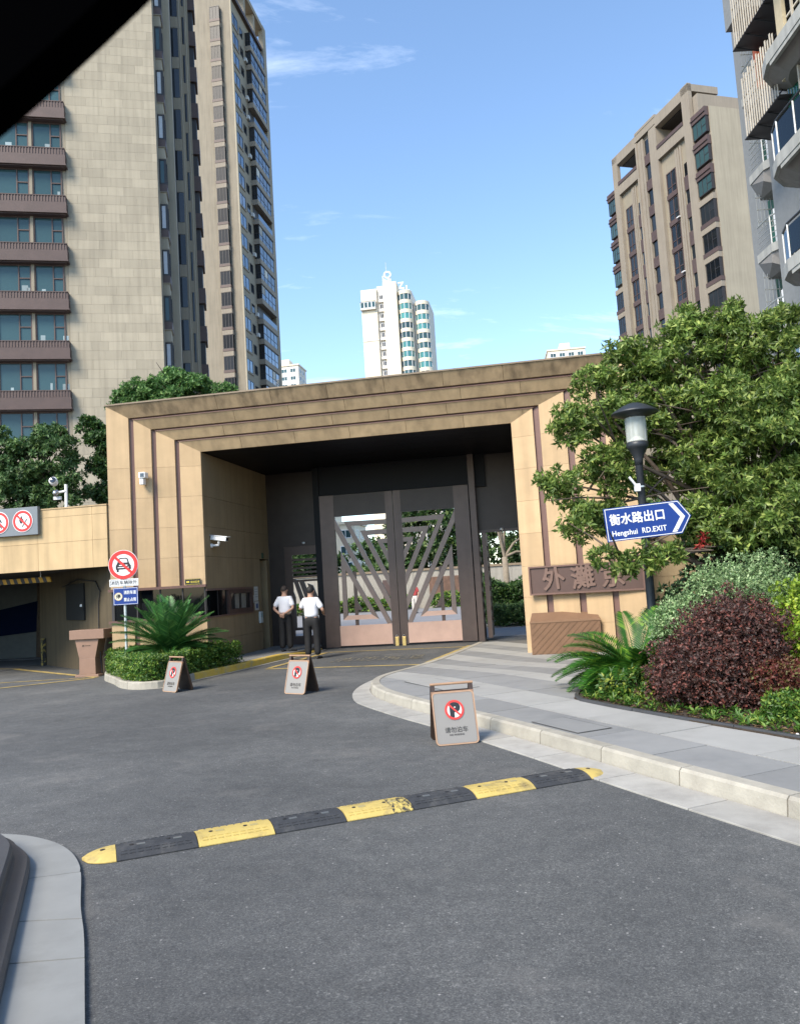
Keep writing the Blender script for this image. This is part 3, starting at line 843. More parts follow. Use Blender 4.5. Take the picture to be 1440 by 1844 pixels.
# ------------------------------------------------------------------ gate leaves
def leaf(mirror):
    e = empty('gate_leaf', W(-3.495, 4.0), FA)
    X = (lambda u: -(u + 3.495)) if mirror else (lambda u: u + 3.495)
    def piece(name, poly, y0, y1, m_=GATEM, par=e):
        p = [(X(u), z) for u, z in poly]
        return MB().slabxz(p, y0, y1).build(name, m_, par)
    rect = lambda a, b, c, d: [(a, c), (b, c), (b, d), (a, d)]
    piece('stile', rect(-5.60, -5.19, 0.03, 4.28), -0.06, 0.06)
    piece('stile', rect(-3.715, -3.505, 0.03, 4.28), -0.06, 0.06)
    piece('top_rail', rect(-5.19, -3.715, 3.67, 4.28), -0.05, 0.05, GATEH)
    piece('kick_plate', rect(-5.19, -3.715, 0.06, 0.61), -0.05, 0.05, COPPER)
    piece('bottom_rail', rect(-5.60, -3.505, 0.015, 0.06), -0.045, 0.045, BLACKM)
    B_ = [[(-4.92, 3.52), (-3.71, 3.50), (-3.71, 3.37), (-4.735, 3.39)], [(-4.92, 3.52), (-4.735, 3.39), (-3.71, 1.27), (-3.71, 0.95)],
          [(-4.47, 3.23), (-3.71, 3.23), (-3.71, 3.10), (-4.275, 3.09)], [(-4.47, 3.23), (-4.275, 3.09), (-3.71, 1.91), (-3.71, 1.60)],
          [(-4.02, 2.96), (-3.71, 2.96), (-3.71, 2.84), (-3.84, 2.84)], [(-4.02, 2.96), (-3.84, 2.84), (-3.71, 2.57), (-3.71, 2.27)],
          [(-5.19, 3.62), (-3.71, 0.62), (-3.84, 0.61), (-5.19, 3.31)]]
    for p in B_:
        piece('bar', p, -0.045, 0.03, GATEB)
    piece('bar', [(-5.06, 2.68), (-5.08, 0.77), (-4.95, 0.89), (-4.95, 2.17)], -0.04, 0.03, GATEB)
    piece('bar', [(-5.06, 2.68), (-4.95, 2.17), (-4.27, 0.89), (-4.08, 0.76)], -0.045, 0.025, GATEB)
    piece('bar', [(-5.08, 0.77), (-4.95, 0.89), (-4.27, 0.89), (-4.08, 0.76)], -0.05, 0.02, COPPER)
    piece('bar', rect(-4.75, -4.66, 0.61, 2.10), -0.01, 0.05)
    piece('bar', [(-4.68, 1.30), (-4.66, 1.02), (-4.53, 1.02)], -0.015, 0.045)
    b = MB(); b.box(X(-3.64), X(-3.545), -0.10, -0.06, 0.0, 0.24)
    bo = b.build('floor_bolt', mat('brass', (0.72, 0.52, 0.20), 0.35, 0.7, var=0.05), e, bevel=0.004)
    rg = MB(); cx_ = X(-3.592)
    rg.tube([(cx_ + 0.03 * math.cos(t), -0.085, 0.25 + 0.045 * math.sin(t)) for t in [PI * k / 8 for k in range(9)]], 0.008, 6)
    rg.build('shackle', STEEL, bo)
    return e
l1 = leaf(False); tag(l1, 'left leaf of the tall bronze gate, slanted bars over copper kick plate', 'gate', 'leaves of the bronze gate')
l2 = leaf(True); tag(l2, 'right leaf of the tall bronze gate, slanted bars over copper kick plate', 'gate', 'leaves of the bronze gate')

# narrow slatted pedestrian door beside the guards
sd = empty('side_door', W(-6.36, VB + 0.02), FA, 'narrow bronze side door with horizontal slats behind the two guards', 'door')
X0 = -6.36
MB().box(-0.545, -0.33, -0.04, 0.04, 0.02, 2.96).build('stile', GATEM, sd)
MB().box(0.45, 0.555, -0.04, 0.04, 0.02, 2.96).build('stile', GATEM, sd)
MB().box(-0.33, 0.45, -0.04, 0.04, 2.70, 2.96).build('top_rail', GATEM, sd)
MB().box(-0.33, 0.45, -0.04, 0.04, 0.02, 0.36).build('bottom_rail', GATEM, sd)
MB().box(-0.33, 0.45, -0.03, 0.03, 0.52, 0.60).build('bottom_rail', GATEM, sd)
for k in range(6):
    z = 2.56 - k * 0.122
    MB().box(-0.33, 0.45, -0.03, 0.03, z - 0.035, z + 0.025).build('slat', GATEM, sd)
for p in ([(-0.33, 2.02), (-0.20, 1.98), (0.24, 0.60), (0.10, 0.60)], [(-0.16, 1.98), (0.0, 1.92), (0.42, 0.75), (0.40, 0.60), (0.30, 0.60)], [(0.10, 1.86), (0.26, 1.80), (0.45, 1.30), (0.45, 1.02)], [(-0.33, 1.65), (-0.27, 1.48), (-0.27, 0.6), (-0.33, 0.6)], [(-0.10, 1.0), (-0.02, 0.82), (-0.02, 0.36), (-0.10, 0.36)]):
    MB().slabxz(p, -0.035, 0.03).build('bar', mat('bronze_light', (0.13, 0.10, 0.088), 0.4, 0.35), sd)
# stile of the opened right hand door
od = empty('open_door', W(-1.05, VB - 0.5), FA, 'bronze door standing open edge on at the right passage', 'door')
MB().box(-0.06, 0.06, 0.0, 0.10, 0.08, 2.94).build('stile', GATEM, od)
MB().box(-0.035, 0.035, 0.10, 0.95, 0.08, 0.5).build('bottom_rail', GATEM, od)
MB().box(-0.035, 0.035, 0.10, 0.95, 2.6, 2.94).build('top_rail', GATEM, od)
MB().box(-0.05, 0.05, 0.95, 1.05, 0.08, 2.94).build('stile', GATEM, od)
for k in range(7): MB().box(-0.03, 0.03, 0.10, 0.95, 0.62 + k * 0.28, 0.78 + k * 0.28).build('slat', GATEM, od)

# ================================================================== GARAGE ENTRANCE
ga = empty('garage_entrance', FO, FA, 'tan stone beam over the dark underground garage mouth on the left', 'garage')
for r_, (z0, z1) in enumerate(((2.50, 3.14), (3.14, 3.74), (3.74, 3.93))):
    u = -15.4
    k = 0
    while u < -9.43:
        u1 = min(u + 1.40, -9.425)
        bx('stone_panel', mat('beam_stone', (0.52, 0.375, 0.205), 0.8, var=0.09, scale=2.2, bump=0.1, bscale=120, rnd=0.04, streak=0.22), ga, u + 0.003, u1 - 0.003, -0.745, -0.69, z0 + 0.003, z1 - 0.003)
        u = u1 + 0.0001; k += 1
bx('beam', BOOTH, ga, -15.4, -9.42, -0.688, -0.45, 2.51, 3.90)
bx('coping', STONE_D, ga, -15.42, -9.42, -0.76, -0.35, 3.93, 3.96)
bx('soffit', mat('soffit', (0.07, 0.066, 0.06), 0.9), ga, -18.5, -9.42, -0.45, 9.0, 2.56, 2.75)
bx('garage_side', mat('garage_white_shaded', (0.10, 0.11, 0.11)), ga, -18.7, -18.5, -0.45, 9.0, 0, 3.6)  # white walls set to dark grey, interior shade put into the colour
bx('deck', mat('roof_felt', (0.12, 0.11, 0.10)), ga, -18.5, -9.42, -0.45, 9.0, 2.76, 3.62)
DGW = mat('garage_wall_shaded', (0.085, 0.066, 0.038), 0.9, var=0.12, scale=1.5, streak=0.3)  # tan wall darkened; the shade of the garage mouth is in the colour
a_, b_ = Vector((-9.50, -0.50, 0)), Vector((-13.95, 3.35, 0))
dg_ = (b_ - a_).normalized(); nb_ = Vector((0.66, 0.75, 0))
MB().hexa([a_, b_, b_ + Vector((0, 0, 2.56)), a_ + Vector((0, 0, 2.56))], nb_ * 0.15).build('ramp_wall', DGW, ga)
MB().box(-18.5, -13.4, 6.2, 6.4, 0, 2.6).build('back_wall', mat('garage_white_shaded', (0.10, 0.11, 0.11), 0.9, var=0.2, scale=1), ga)
MB().slabxz([(-17.9, 1.52), (-15.2, 1.95), (-15.2, 0.90), (-17.9, 0.72)], 6.12, 6.16).build('blue_band', mat('garage_blue', (0.003, 0.008, 0.03), 0.9, spec=0.1), ga)
def on_ramp(s0, s1, z0, z1, t0, t1, name, m_, par=ga):
    p = a_ + dg_ * s0; q = a_ + dg_ * s1
    o0 = -nb_ * t0
    return MB().hexa([p + o0 + Vector((0, 0, z0)), q + o0 + Vector((0, 0, z0)), q + o0 + Vector((0, 0, z1)), p + o0 + Vector((0, 0, z1))], -nb_ * (t1 - t0)).build(name, m_, par)
on_ramp(1.86, 3.28, 1.26, 2.19, 0.004, 0.05, 'notice_board', mat('board_black', (0.006, 0.007, 0.007), 0.7))
on_ramp(1.98, 2.12, 1.60, 1.66, 0.052, 0.056, 'board_label', WHITEP)
cb = MB(); cb.tube([tuple(a_ + dg_ * s - nb_ * 0.03 + Vector((0, 0, z))) for s, z in ((0.85, 0.5), (0.82, 1.6), (0.70, 1.95), (1.0, 2.2), (2.4, 2.3), (3.6, 2.15))], 0.014, 6)
cb.build('cable', BLACKP, ga)
MB().box(-17.5, -13.95, -0.3, 6.2, -0.02, 0.006).build('ramp_floor', mat('ramp_concrete', (0.10, 0.10, 0.10), 0.9, var=0.2), ga)
pl_ = on_ramp(5.3, 5.5, 0.0, 0.75, 0.02, 0.10, 'corner_guard', mat('guard_yellow', (0.30, 0.23, 0.06), 0.7, var=0.4, scale=10, col2=(0.02, 0.02, 0.02), c2pos=(0.48, 0.52), c2scale=6, c2stretch=(1, 1, 1)))
# striped height bar hanging in the mouth
hb = empty('height_bar', W(-11.55, 0.3, 2.26), FA, 'yellow and black striped height bar hanging in the garage mouth', 'barrier')
for k in range(22):
    u1 = -0.10 * k; sl = 0.05
    MB().slabxz([(u1 - 0.10 + 0.001, 0.0), (u1, 0.0), (u1 - sl, 0.13), (u1 - 0.10 - sl + 0.001, 0.13)], -0.03, 0.03).build('stripe', BLACKP if k % 2 else mat('bar_yellow', (0.55, 0.30, 0.03), 0.6), hb)
for u_ in (-0.3, -1.5): MB().tube([(u_, 0, 0.12), (u_, 0, 0.31)], 0.012, 6).build('hanger', STEEL, hb)

# grey board with two prohibition discs on the beam
gb = empty('prohibition_board', W(-11.12, -0.76, 3.36), FA, 'grey board with red ringed no walking and no open flame discs on garage beam', 'sign')
MB().box(-2.2, 0.0, -0.10, 0.0, 0.0, 0.66).build('panel', mat('board_grey', (0.17, 0.19, 0.21), 0.5, var=0.05), gb, bevel=0.006)
for cx_, nm in ((-0.38, 0), (-1.00, 1)):
    d_ = MB().disc(cx_, 0.335, 0.262, -0.112, -0.101).build('disc', WHITEP, gb)
    MB().disc(cx_, 0.335, 0.248, -0.117, -0.1125, r2=0.190).build('ring', RED, d_)
    s2 = math.sqrt(0.5) * 0.2
    def P_(pts, y0=-0.1165, y1=-0.1130, m_=BLACKP, name='pictogram'): MB().slabxz([(cx_ + x, 0.335 + z) for x, z in pts], y0, y1).build(name, m_, d_)
    if nm == 0:
        P_([(-0.06, -0.05), (-0.09, 0.02), (-0.06, 0.08), (-0.015, 0.13), (-0.01, 0.07), (0.03, 0.03), (0.0, -0.03), (-0.03, -0.06)])
        P_([(-0.035, -0.14), (0.10, 0.06), (0.13, 0.04), (-0.005, -0.15)], m_=mat('icon_grey', (0.2, 0.2, 0.2)))
    else:
        P_([(0.0, 0.13), (0.035, 0.13), (0.035, 0.09), (0.0, 0.09)]); P_([(-0.01, 0.08), (0.045, 0.08), (0.035, -0.02), (0.0, -0.02)])
        P_([(0.0, -0.025), (0.03, -0.025), (0.08, -0.14), (0.05, -0.14)]); P_([(-0.005, -0.025), (0.025, -0.025), (-0.02, -0.14), (-0.05, -0.14)])
        P_([(0.045, 0.07), (0.09, 0.0), (0.07, -0.01), (0.03, 0.05)])
    w2 = 0.016
    P_([(-s2 - w2, s2 - w2), (-s2 + w2, s2 + w2), (s2 + w2, -s2 + w2), (s2 - w2, -s2 - w2)], -0.1215, -0.1185, RED, 'slash')

# ================================================================== CAMERAS
def cctv_pole():
    e = empty('security_camera', W(-11.04, 0.2, 3.62), FA, 'round white security camera cluster on a short pole above the garage beam', 'camera')
    MB().tube([(0, 0, 0), (0, 0, 1.03)], 0.038, 10).build('pole', WHITEP, e)
    MB().tube([(0.0, -0.03, 0.86), (-0.16, -0.06, 0.84)], 0.03, 8).build('arm', WHITEP, e)
    h = MB().lathe([(0.02, -0.10), (0.085, -0.08), (0.10, 0.0), (0.10, 0.10), (0.075, 0.13), (0.02, 0.14)], 16).build('housing', WHITEP, e, smooth=True, loc=(-0.26, -0.10, 1.10), rot=(R(75), 0, R(20)))
    MB().lathe([(0.0, -0.005), (0.075, 0.0), (0.07, 0.02), (0.0, 0.03)], 16).build('lens', glass_mat('lens_black', (0.01, 0.01, 0.012)), h, loc=(0, 0, 0.135))
    h2 = MB().lathe([(0.02, -0.08), (0.06, -0.06), (0.075, 0.03), (0.05, 0.10), (0.0, 0.11)], 14).build('dome', glass_mat('lamp_chrome', (0.5, 0.5, 0.5), metal=0.8), e, smooth=True, loc=(-0.22, -0.08, 0.84), rot=(R(120), 0, R(15)))
    MB().box(-0.31, -0.12, -0.06, 0.0, 0.66, 0.74).build('bracket', ALU, e)
    return e
cctv_pole()
c1 = empty('security_camera', W(-8.60, -0.43, 4.48), FA, 'small white box camera fixed on the left striped jamb', 'camera')
MB().box(-0.07, 0.10, -0.20, -0.02, 0.03, 0.17).build('housing', WHITEP, c1, bevel=0.02)
MB().box(-0.02, 0.075, -0.206, -0.199, 0.055, 0.145).build('lens', glass_mat('lens_black', (0.01, 0.01, 0.012)), c1)
MB().box(-0.06, 0.04, -0.17, -0.03, -0.12, 0.03).build('base', WHITEP, c1, bevel=0.015)
c2 = empty('security_camera', W(UL, 0.42, 2.88), FA, 'long white bullet camera on a bracket in the portal passage', 'camera')
MB().tube([(0.0, 0, 0), (0.03, 0, 0)], 0.055, 10).build('base', WHITEP, c2)
MB().tube([(0.02, 0, 0), (0.20, -0.04, 0.0), (0.22, -0.05, 0.09)], 0.03, 8).build('bracket', WHITEP, c2)
hs = empty('housing_tmp', (0, 0, 0)); bpy.data.objects.remove(hs)
h = MB().box(-0.22, 0.22, -0.06, 0.06, -0.05, 0.05).build('housing', WHITEP, c2, bevel=0.012, loc=(0.24, -0.06, 0.155), rot=(0, R(9), R(-12)))
MB().box(-0.25, 0.26, -0.075, 0.075, 0.055, 0.068).build('sunshield', WHITEP, h)
MB().box(0.221, 0.226, -0.045, 0.045, -0.038, 0.038).build('lens', glass_mat('lens_black', (0.01, 0.01, 0.012)), h)

# papers, intercom, exit plate, warning plate
for i, (v0, v1, z0, z1, c) in enumerate(((3.22, 3.52, 1.46, 1.85, 0.62), (3.02 + 0.04, 3.20, 1.40, 1.62, 0.55), (3.25, 3.54, 1.20, 1.44, 0.58))):
    o = MB().box(0, 0.004, v0 - 3.2, v1 - 3.2, z0 - 1.5, z1 - 1.5).build('paper_notice', mat('paper_%d' % i, (c, c, c * 0.97), 0.8, var=0.05), None, loc=W(UL + 0.002, 3.2, 1.5), rot=(0, 0, FA))
    tag(o, ['tall pale paper notice pasted by the booth door', 'small pale paper notice beside the taller papers', 'lower paper notice with a blue box by the booth door'][i], 'notice', 'paper notices on the booth wall')
    if i == 2: MB().box(0.0045, 0.006, 0.12, 0.28, -0.25, -0.12).build('print', mat('print_blue', (0.08, 0.12, 0.25)), o)
    else:
        for k in range(4): MB().box(0.0045, 0.0055, v0 - 3.2 + 0.04, v1 - 3.24, z1 - 1.58 - k * 0.07, z1 - 1.565 - k * 0.07).build('print_line', mat('print_grey', (0.3, 0.3, 0.32)), o)
ic = empty('intercom', W(UL, 3.50, 0.83), FA, 'pale rounded intercom box on the booth wall by the door', 'intercom')
MB().box(0.0, 0.06, 0.0, 0.22, 0.0, 0.32).build('housing', mat('intercom_white', (0.62, 0.68, 0.68), 0.4), ic, bevel=0.02)
MB().box(0.061, 0.064, 0.05, 0.17, 0.16, 0.27).build('screen', mat('intercom_screen', (0.35, 0.5, 0.52), 0.3), ic)
ep = empty('exit_plate', W(UL, 3.95, 2.64), FA, 'tiny green plate high on the booth wall above the door', 'sign')
MB().box(0.0, 0.012, 0.0, 0.16, 0.0, 0.16).build('plate', mat('exit_green', (0.05, 0.10, 0.06), 0.6), ep)
yl = empty('warning_plate', W(-7.82, -0.158, 1.96), FA, 'small black and yellow camera warning plate above the booth window', 'sign')
yl.rotation_euler = (0, 0, FA + math.atan2(0.14, 0.47))
MB().box(0.0, 0.36, -0.012, -0.002, 0.0, 0.14).build('plate', BLACKP, yl)
YB = mat('plate_yellow', (0.62, 0.50, 0.07), 0.6)
for z in (0.008, 0.128): MB().box(0.008, 0.352, -0.0145, -0.0125, z, z + 0.006).build('border', YB, yl)
MB().box(0.03, 0.10, -0.0145, -0.0125, 0.05, 0.09).build('camera_icon', YB, yl)
text('lettering', '监控区域', 0.052, YB, yl, 0.125, 0.048, -0.0135, 0.001, 0.001)

# wing wall right of the portal
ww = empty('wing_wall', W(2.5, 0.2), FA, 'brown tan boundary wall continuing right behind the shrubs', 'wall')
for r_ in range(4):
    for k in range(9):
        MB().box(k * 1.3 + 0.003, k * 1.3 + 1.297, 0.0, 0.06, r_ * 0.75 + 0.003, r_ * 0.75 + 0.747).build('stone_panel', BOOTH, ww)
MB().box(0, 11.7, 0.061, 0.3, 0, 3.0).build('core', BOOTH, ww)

# ================================================================== PLAQUE AND STONE BOX
jr = math.atan2(-0.70, 2.5)
pq = empty('name_plaque', W(0.16, -0.13, 1.26), FA + jr * 0.82, 'brown framed name plaque with raised calligraphy on the right jamb', 'plaque')
PQB = mat('plaque_brown', (0.088, 0.050, 0.040), 0.5, var=0.08)
MB().box(0.0, 2.42, -0.05, -0.012, 0.0, 0.62).build('board', PQB, pq)
fr_ = MB()
for a in ((0, 2.42, 0, 0.035), (0, 2.42, 0.585, 0.62), (0, 0.035, 0.035, 0.585), (2.385, 2.42, 0.035, 0.585)): fr_.box(a[0], a[1], -0.085, -0.051, a[2], a[3])
fr_.build('frame', mat('plaque_rim', (0.15, 0.085, 0.065), 0.5), pq)
LET = mat('plaque_letters', (0.165, 0.10, 0.077), 0.5)
for k, ch in enumerate('外灘京'):
    t_ = text('lettering', ch, 0.50, LET, pq, 0.30 + k * 0.62, 0.13, -0.068, 0.012, 0.016)
    t_.rotation_euler = (PI / 2, R(-5), 0)
bxs = empty('stone_box', W(0.10, -0.56), FA, 'brown stone box with sloping top and diagonal grooves before the right jamb', 'stone box')
BRST = mat('brown_stone', (0.185, 0.105, 0.060), 0.75, var=0.12, scale=4, rnd=0.05)
Lb = 1.45
b = MB(); b.add([(0, 0, 0), (Lb, 0, 0), (Lb, 0.36, 0), (0, 0.36, 0), (0, 0, 0.71), (Lb, 0, 0.71), (Lb - 0.05, 0.34, 0.88), (0.05, 0.34, 0.88)], [(0, 1, 5, 4), (1, 2, 6, 5), (2, 3, 7, 6), (3, 0, 4, 7), (4, 5, 6, 7), (3, 2, 1, 0)])
b.build('body', BRST, bxs)
for k in range(15):
    x0 = -0.55 + k * 0.14; pts = clip_poly([(x0, 0.03), (x0 + 0.05, 0.03), (x0 + 0.69, 0.67), (x0 + 0.64, 0.67)], [(0.03, 0.03), (Lb - 0.03, 0.03), (Lb - 0.03, 0.67), (0.03, 0.67)])
    if len(pts) > 2: MB().slabxz(pts, -0.008, 0.0).build('rib', BRST, bxs)
MB().box(-0.008, Lb + 0.008, -0.012, 0.012, 0.68, 0.715).build('rim', mat('brown_stone_rim', (0.23, 0.135, 0.078), 0.7), bxs)

# ================================================================== LECTERN SHAPED STAND AT THE GARAGE
pd = empty('brown_stand', W(-9.97, -0.86), FA, 'copper brown tapered reception stand by the garage mouth', 'stand')
PBR = mat('stand_copper', (0.24, 0.145, 0.10), 0.5, var=0.08)
def frustum(x0, x1, X0_, X1_, y0, y1, z0, z1, name):
    return MB().add([(x0, y0, z0), (x1, y0, z0), (x1, y1, z0), (x0, y1, z0), (X0_, y0, z1), (X1_, y0, z1), (X1_, y1, z1), (X0_, y1, z1)],
                    [(0, 3, 2, 1), (4, 5, 6, 7), (0, 1, 5, 4), (1, 2, 6, 5), (2, 3, 7, 6), (3, 0, 4, 7)]).build(name, PBR, pd, bevel=0.006)
frustum(-0.30, 0.30, -0.29, 0.29, 0.0, 0.42, 0.0, 0.055, 'base')
frustum(-0.205, 0.205, -0.20, 0.20, 0.04, 0.36, 0.055, 0.42, 'column')
frustum(-0.20, 0.20, -0.30, 0.30, 0.04, 0.36, 0.42, 0.86, 'body')
frustum(-0.40, 0.46, -0.40, 0.46, -0.02, 0.44, 0.86, 1.07, 'top')
EM = mat('stand_print', (0.06, 0.04, 0.03))
for a in ((-0.11, -0.095, 0.69, 0.725), (-0.085, -0.07, 0.69, 0.725), (-0.10, -0.08, 0.715, 0.725), (-0.05, -0.03, 0.70, 0.715), (-0.02, 0.01, 0.70, 0.715), (0.02, 0.04, 0.70, 0.715), (0.05, 0.09, 0.70, 0.715)):
    MB().box(a[0], a[1], 0.034, 0.038, a[2], a[3]).build('emblem', EM, pd)
for s_ in (-1, 1):
    MB().tube([(s_ * 0.27, 0.2, 0.03), (s_ * 0.24, 0.2, 0.55)], 0.012, 6).build('post', BLACKP, pd)
    MB().box(s_ * 0.30 - 0.10, s_ * 0.30 + 0.10, 0.14, 0.26, 0.0, 0.02).build('foot', BLACKP, pd)

# ================================================================== ROAD SIGN ON THE HEDGE ISLAND
rs = empty('no_cars_sign', (-6.13, 17.6, 0.075), R(2), 'round red no cars sign over white and blue fire lane plates on grey post', 'sign')
MB().tube([(0.0, 0.04, 0), (0.0, 0.04, 2.62)], 0.030, 12).build('post', mat('galvanised', (0.52, 0.56, 0.56), 0.45, 0.3, var=0.05), rs)
zc = 2.395
d_ = MB().disc(0, zc, 0.325, -0.012, 0.0, 48).build('disc', WHITEP, rs)
MB().disc(0, zc, 0.315, -0.019, -0.0125, 48, r2=0.238).build('ring', RED, d_)
def DP(pts, m_, y0, y1, name): return MB().slabxz([(x, zc + z) for x, z in pts], y0, y1).build(name, m_, d_)
car = [(-0.165, -0.02), (-0.135, 0.03), (-0.125, 0.05), (-0.10, 0.135), (-0.06, 0.155), (0.06, 0.155), (0.10, 0.135), (0.125, 0.05), (0.135, 0.03), (0.165, -0.02), (0.165, -0.10), (0.145, -0.10), (0.145, -0.155), (0.10, -0.155), (0.10, -0.10), (-0.10, -0.10), (-0.10, -0.155), (-0.145, -0.155), (-0.145, -0.10), (-0.165, -0.10)]
DP(car, BLACKP, -0.0155, -0.0125, 'car_symbol')
DP([(-0.095, 0.05), (-0.078, 0.118), (-0.05, 0.13), (0.05, 0.13), (0.078, 0.118), (0.095, 0.05)], WHITEP, -0.0175, -0.0160, 'car_window')
DP([(-0.09, 0.0), (0.09, 0.0), (0.09, -0.022), (-0.09, -0.022)], WHITEP, -0.0175, -0.0160, 'car_grille')
DP([(-0.12, -0.05), (0.12, -0.05), (0.12, -0.066), (-0.12, -0.066)], WHITEP, -0.0175, -0.0160, 'car_bumper')
s2 = 0.175; w2 = 0.020
DP([(-s2 - w2, s2 - w2), (-s2 + w2, s2 + w2), (s2 + w2, -s2 + w2), (s2 - w2, -s2 - w2)], RED, -0.0215, -0.0185, 'slash')
pw = MB().box(-0.31, 0.315, -0.012, 0.0, 1.925, 2.085).build('white_plate', WHITEP, rs)
fr_ = MB()
for a in ((-0.29, 0.295, 1.94, 1.946), (-0.29, 0.295, 2.064, 2.07), (-0.29, -0.284, 1.946, 2.064), (0.289, 0.295, 1.946, 2.064)): fr_.box(a[0], a[1], -0.0145, -0.0125, a[2], a[3])
fr_.build('border', BLACKP, pw)
text('lettering', '消防车辆除外', 0.096, BLACKP, pw, 0.0, 1.971, -0.0145, 0.0007, 0.001, 'CENTER')
pb_ = MB().box(-0.235, 0.30, -0.012, 0.0, 1.52, 1.895).build('blue_plate', BLUE, rs)
fr_ = MB()
for a in ((-0.225, 0.29, 1.53, 1.537), (-0.225, 0.29, 1.878, 1.885), (-0.225, -0.218, 1.537, 1.878), (0.283, 0.29, 1.537, 1.878)): fr_.box(a[0], a[1], -0.0145, -0.0125, a[2], a[3])
fr_.build('border', WHITEP, pb_)
MB().disc(-0.125, 1.705, 0.088, -0.0150, -0.0125).build('roundel', mat('roundel_cream', (0.75, 0.70, 0.55), 0.5), pb_)
MB().disc(-0.125, 1.705, 0.088, -0.0175, -0.0155, r2=0.076).build('roundel_ring', mat('roundel_ring', (0.55, 0.40, 0.2), 0.5), pb_)
text('lettering', '停', 0.105, BLACKP, pb_, -0.125, 1.668, -0.0165, 0.003, 0.0008, 'CENTER')
text('lettering', '消防车道', 0.086, WHITEP, pb_, 0.125, 1.755, -0.0150, 0.0014, 0.001, 'CENTER', 0.78)
text('lettering', '禁止占用', 0.086, WHITEP, pb_, 0.125, 1.60, -0.0150, 0.0014, 0.001, 'CENTER', 0.78)

# ================================================================== LAMP AND DIRECTION SIGN
LX, LY = 3.49, 11.5
lp = empty('street_lamp', (LX, LY, 0.14), 0, 'dark lamp post with a wide hat and glass cylinder before the tree', 'lamp post')
MB().lathe([(0.10, 0), (0.10, 0.04), (0.062, 0.08), (0.060, 1.2), (0.052, 3.05), (0.058, 3.06)], 16).build('post', DKMETAL, lp, smooth=True)
MB().lathe([(0.058, 3.05), (0.062, 3.12), (0.085, 3.2), (0.135, 3.29), (0.155, 3.31), (0.155, 3.375), (0.14, 3.385), (0.03, 3.39)], 24).build('bowl', DKMETAL, lp, smooth=True)
MB().lathe([(0.147, 3.385), (0.152, 3.74)], 28, cap=False).build('glass', frosted('lamp_glass'), lp, smooth=True)
MB().lathe([(0.135, 3.40), (0.10, 3.42), (0.045, 3.47), (0.0, 3.48)], 20).build('reflector', mat('lamp_white', (0.75, 0.74, 0.68), 0.6), lp, smooth=True)
MB().lathe([(0.022, 3.44), (0.028, 3.52), (0.026, 3.68), (0.0, 3.70)], 12).build('bulb', mat('bulb_glass', (0.7, 0.7, 0.66), 0.25), lp, smooth=True)
for k in range(4):
    t = PI / 4 + k * PI / 2
    MB().tube([(0.14 * math.cos(t), 0.14 * math.sin(t), 3.385), (0.14 * math.cos(t), 0.14 * math.sin(t), 3.76)], 0.006, 6).build('rod', ALU, lp)
MB().lathe([(0.0, 3.74), (0.15, 3.745), (0.33, 3.80), (0.335, 3.815), (0.30, 3.845), (0.18, 3.915), (0.08, 3.955), (0.0, 3.965)], 32).build('hat', DKMETAL, lp, smooth=True)
MB().lathe([(0.062, 2.72), (0.064, 2.72), (0.064, 2.745), (0.062, 2.745)], 16).build('band', STEEL, lp)
fl = empty('white_fitting', (LX - 0.07, LY - 0.06, 2.86), 0, 'small white fitting strapped to the lamp post', 'fitting')
MB().box(-0.045, 0.035, -0.05, 0.02, -0.06, 0.05).build('box', WHITEP, fl, bevel=0.01)
MB().tube([(-0.02, -0.03, 0.02), (-0.12, -0.05, 0.15)], 0.018, 8).build('tube', WHITEP, fl)

ds = empty('direction_sign', (LX - 0.03, LY - 0.075, 2.37), R(2), 'blue arrow shaped direction sign with white road exit lettering on the lamp post', 'sign')
ds.rotation_euler = (0, R(-3.6), R(2))
SW0, SW1, SH = -0.555, 0.55, 0.24
arrow = [(SW0, -SH), (SW1 - 0.02, -SH), (SW1 + 0.14, 0), (SW1 - 0.02, SH), (SW0, SH)]
sp_ = MB().slabxz(arrow, -0.012, 0.012).build('plate', BLUE, ds)
def inset(d):
    return [(SW0 + d, -SH + d), (SW1 - 0.02 - d * 0.5, -SH + d), (SW1 + 0.14 - d * 1.2, 0), (SW1 - 0.02 - d * 0.5, SH - d), (SW0 + d, SH - d)]
o_, i_ = inset(0.012), inset(0.022)
fr_ = MB(); nn = 5
fr_.add([(p[0], -0.0150, p[1]) for p in o_] + [(p[0], -0.0150, p[1]) for p in i_], [(k, (k + 1) % nn, nn + (k + 1) % nn, nn + k) for k in range(nn)])
fr_.build('border', WHITEP, sp_)
MB().slabxz([(0.385, 0.205), (0.455, 0.205), (0.60, 0.0), (0.455, -0.205), (0.385, -0.205), (0.53, 0.0)], -0.0150, -0.0130).build('chevron', WHITEP, sp_)
text('lettering', '衡水路出口', 0.168, WHITEP, sp_, -0.085, 0.005, -0.0150, 0.0042, 0.001, 'CENTER', 0.96, space=1.02)
text('lettering', 'Hengshui  RD.EXIT', 0.106, WHITEP, sp_, -0.085, -0.165, -0.0150, 0.0022, 0.001, 'CENTER', 0.90, space=1.05)
for z in (-0.1, 0.1): MB().box(-0.02, 0.09, 0.0125, 0.03, z - 0.015, z + 0.015).build('clamp', STEEL, sp_)

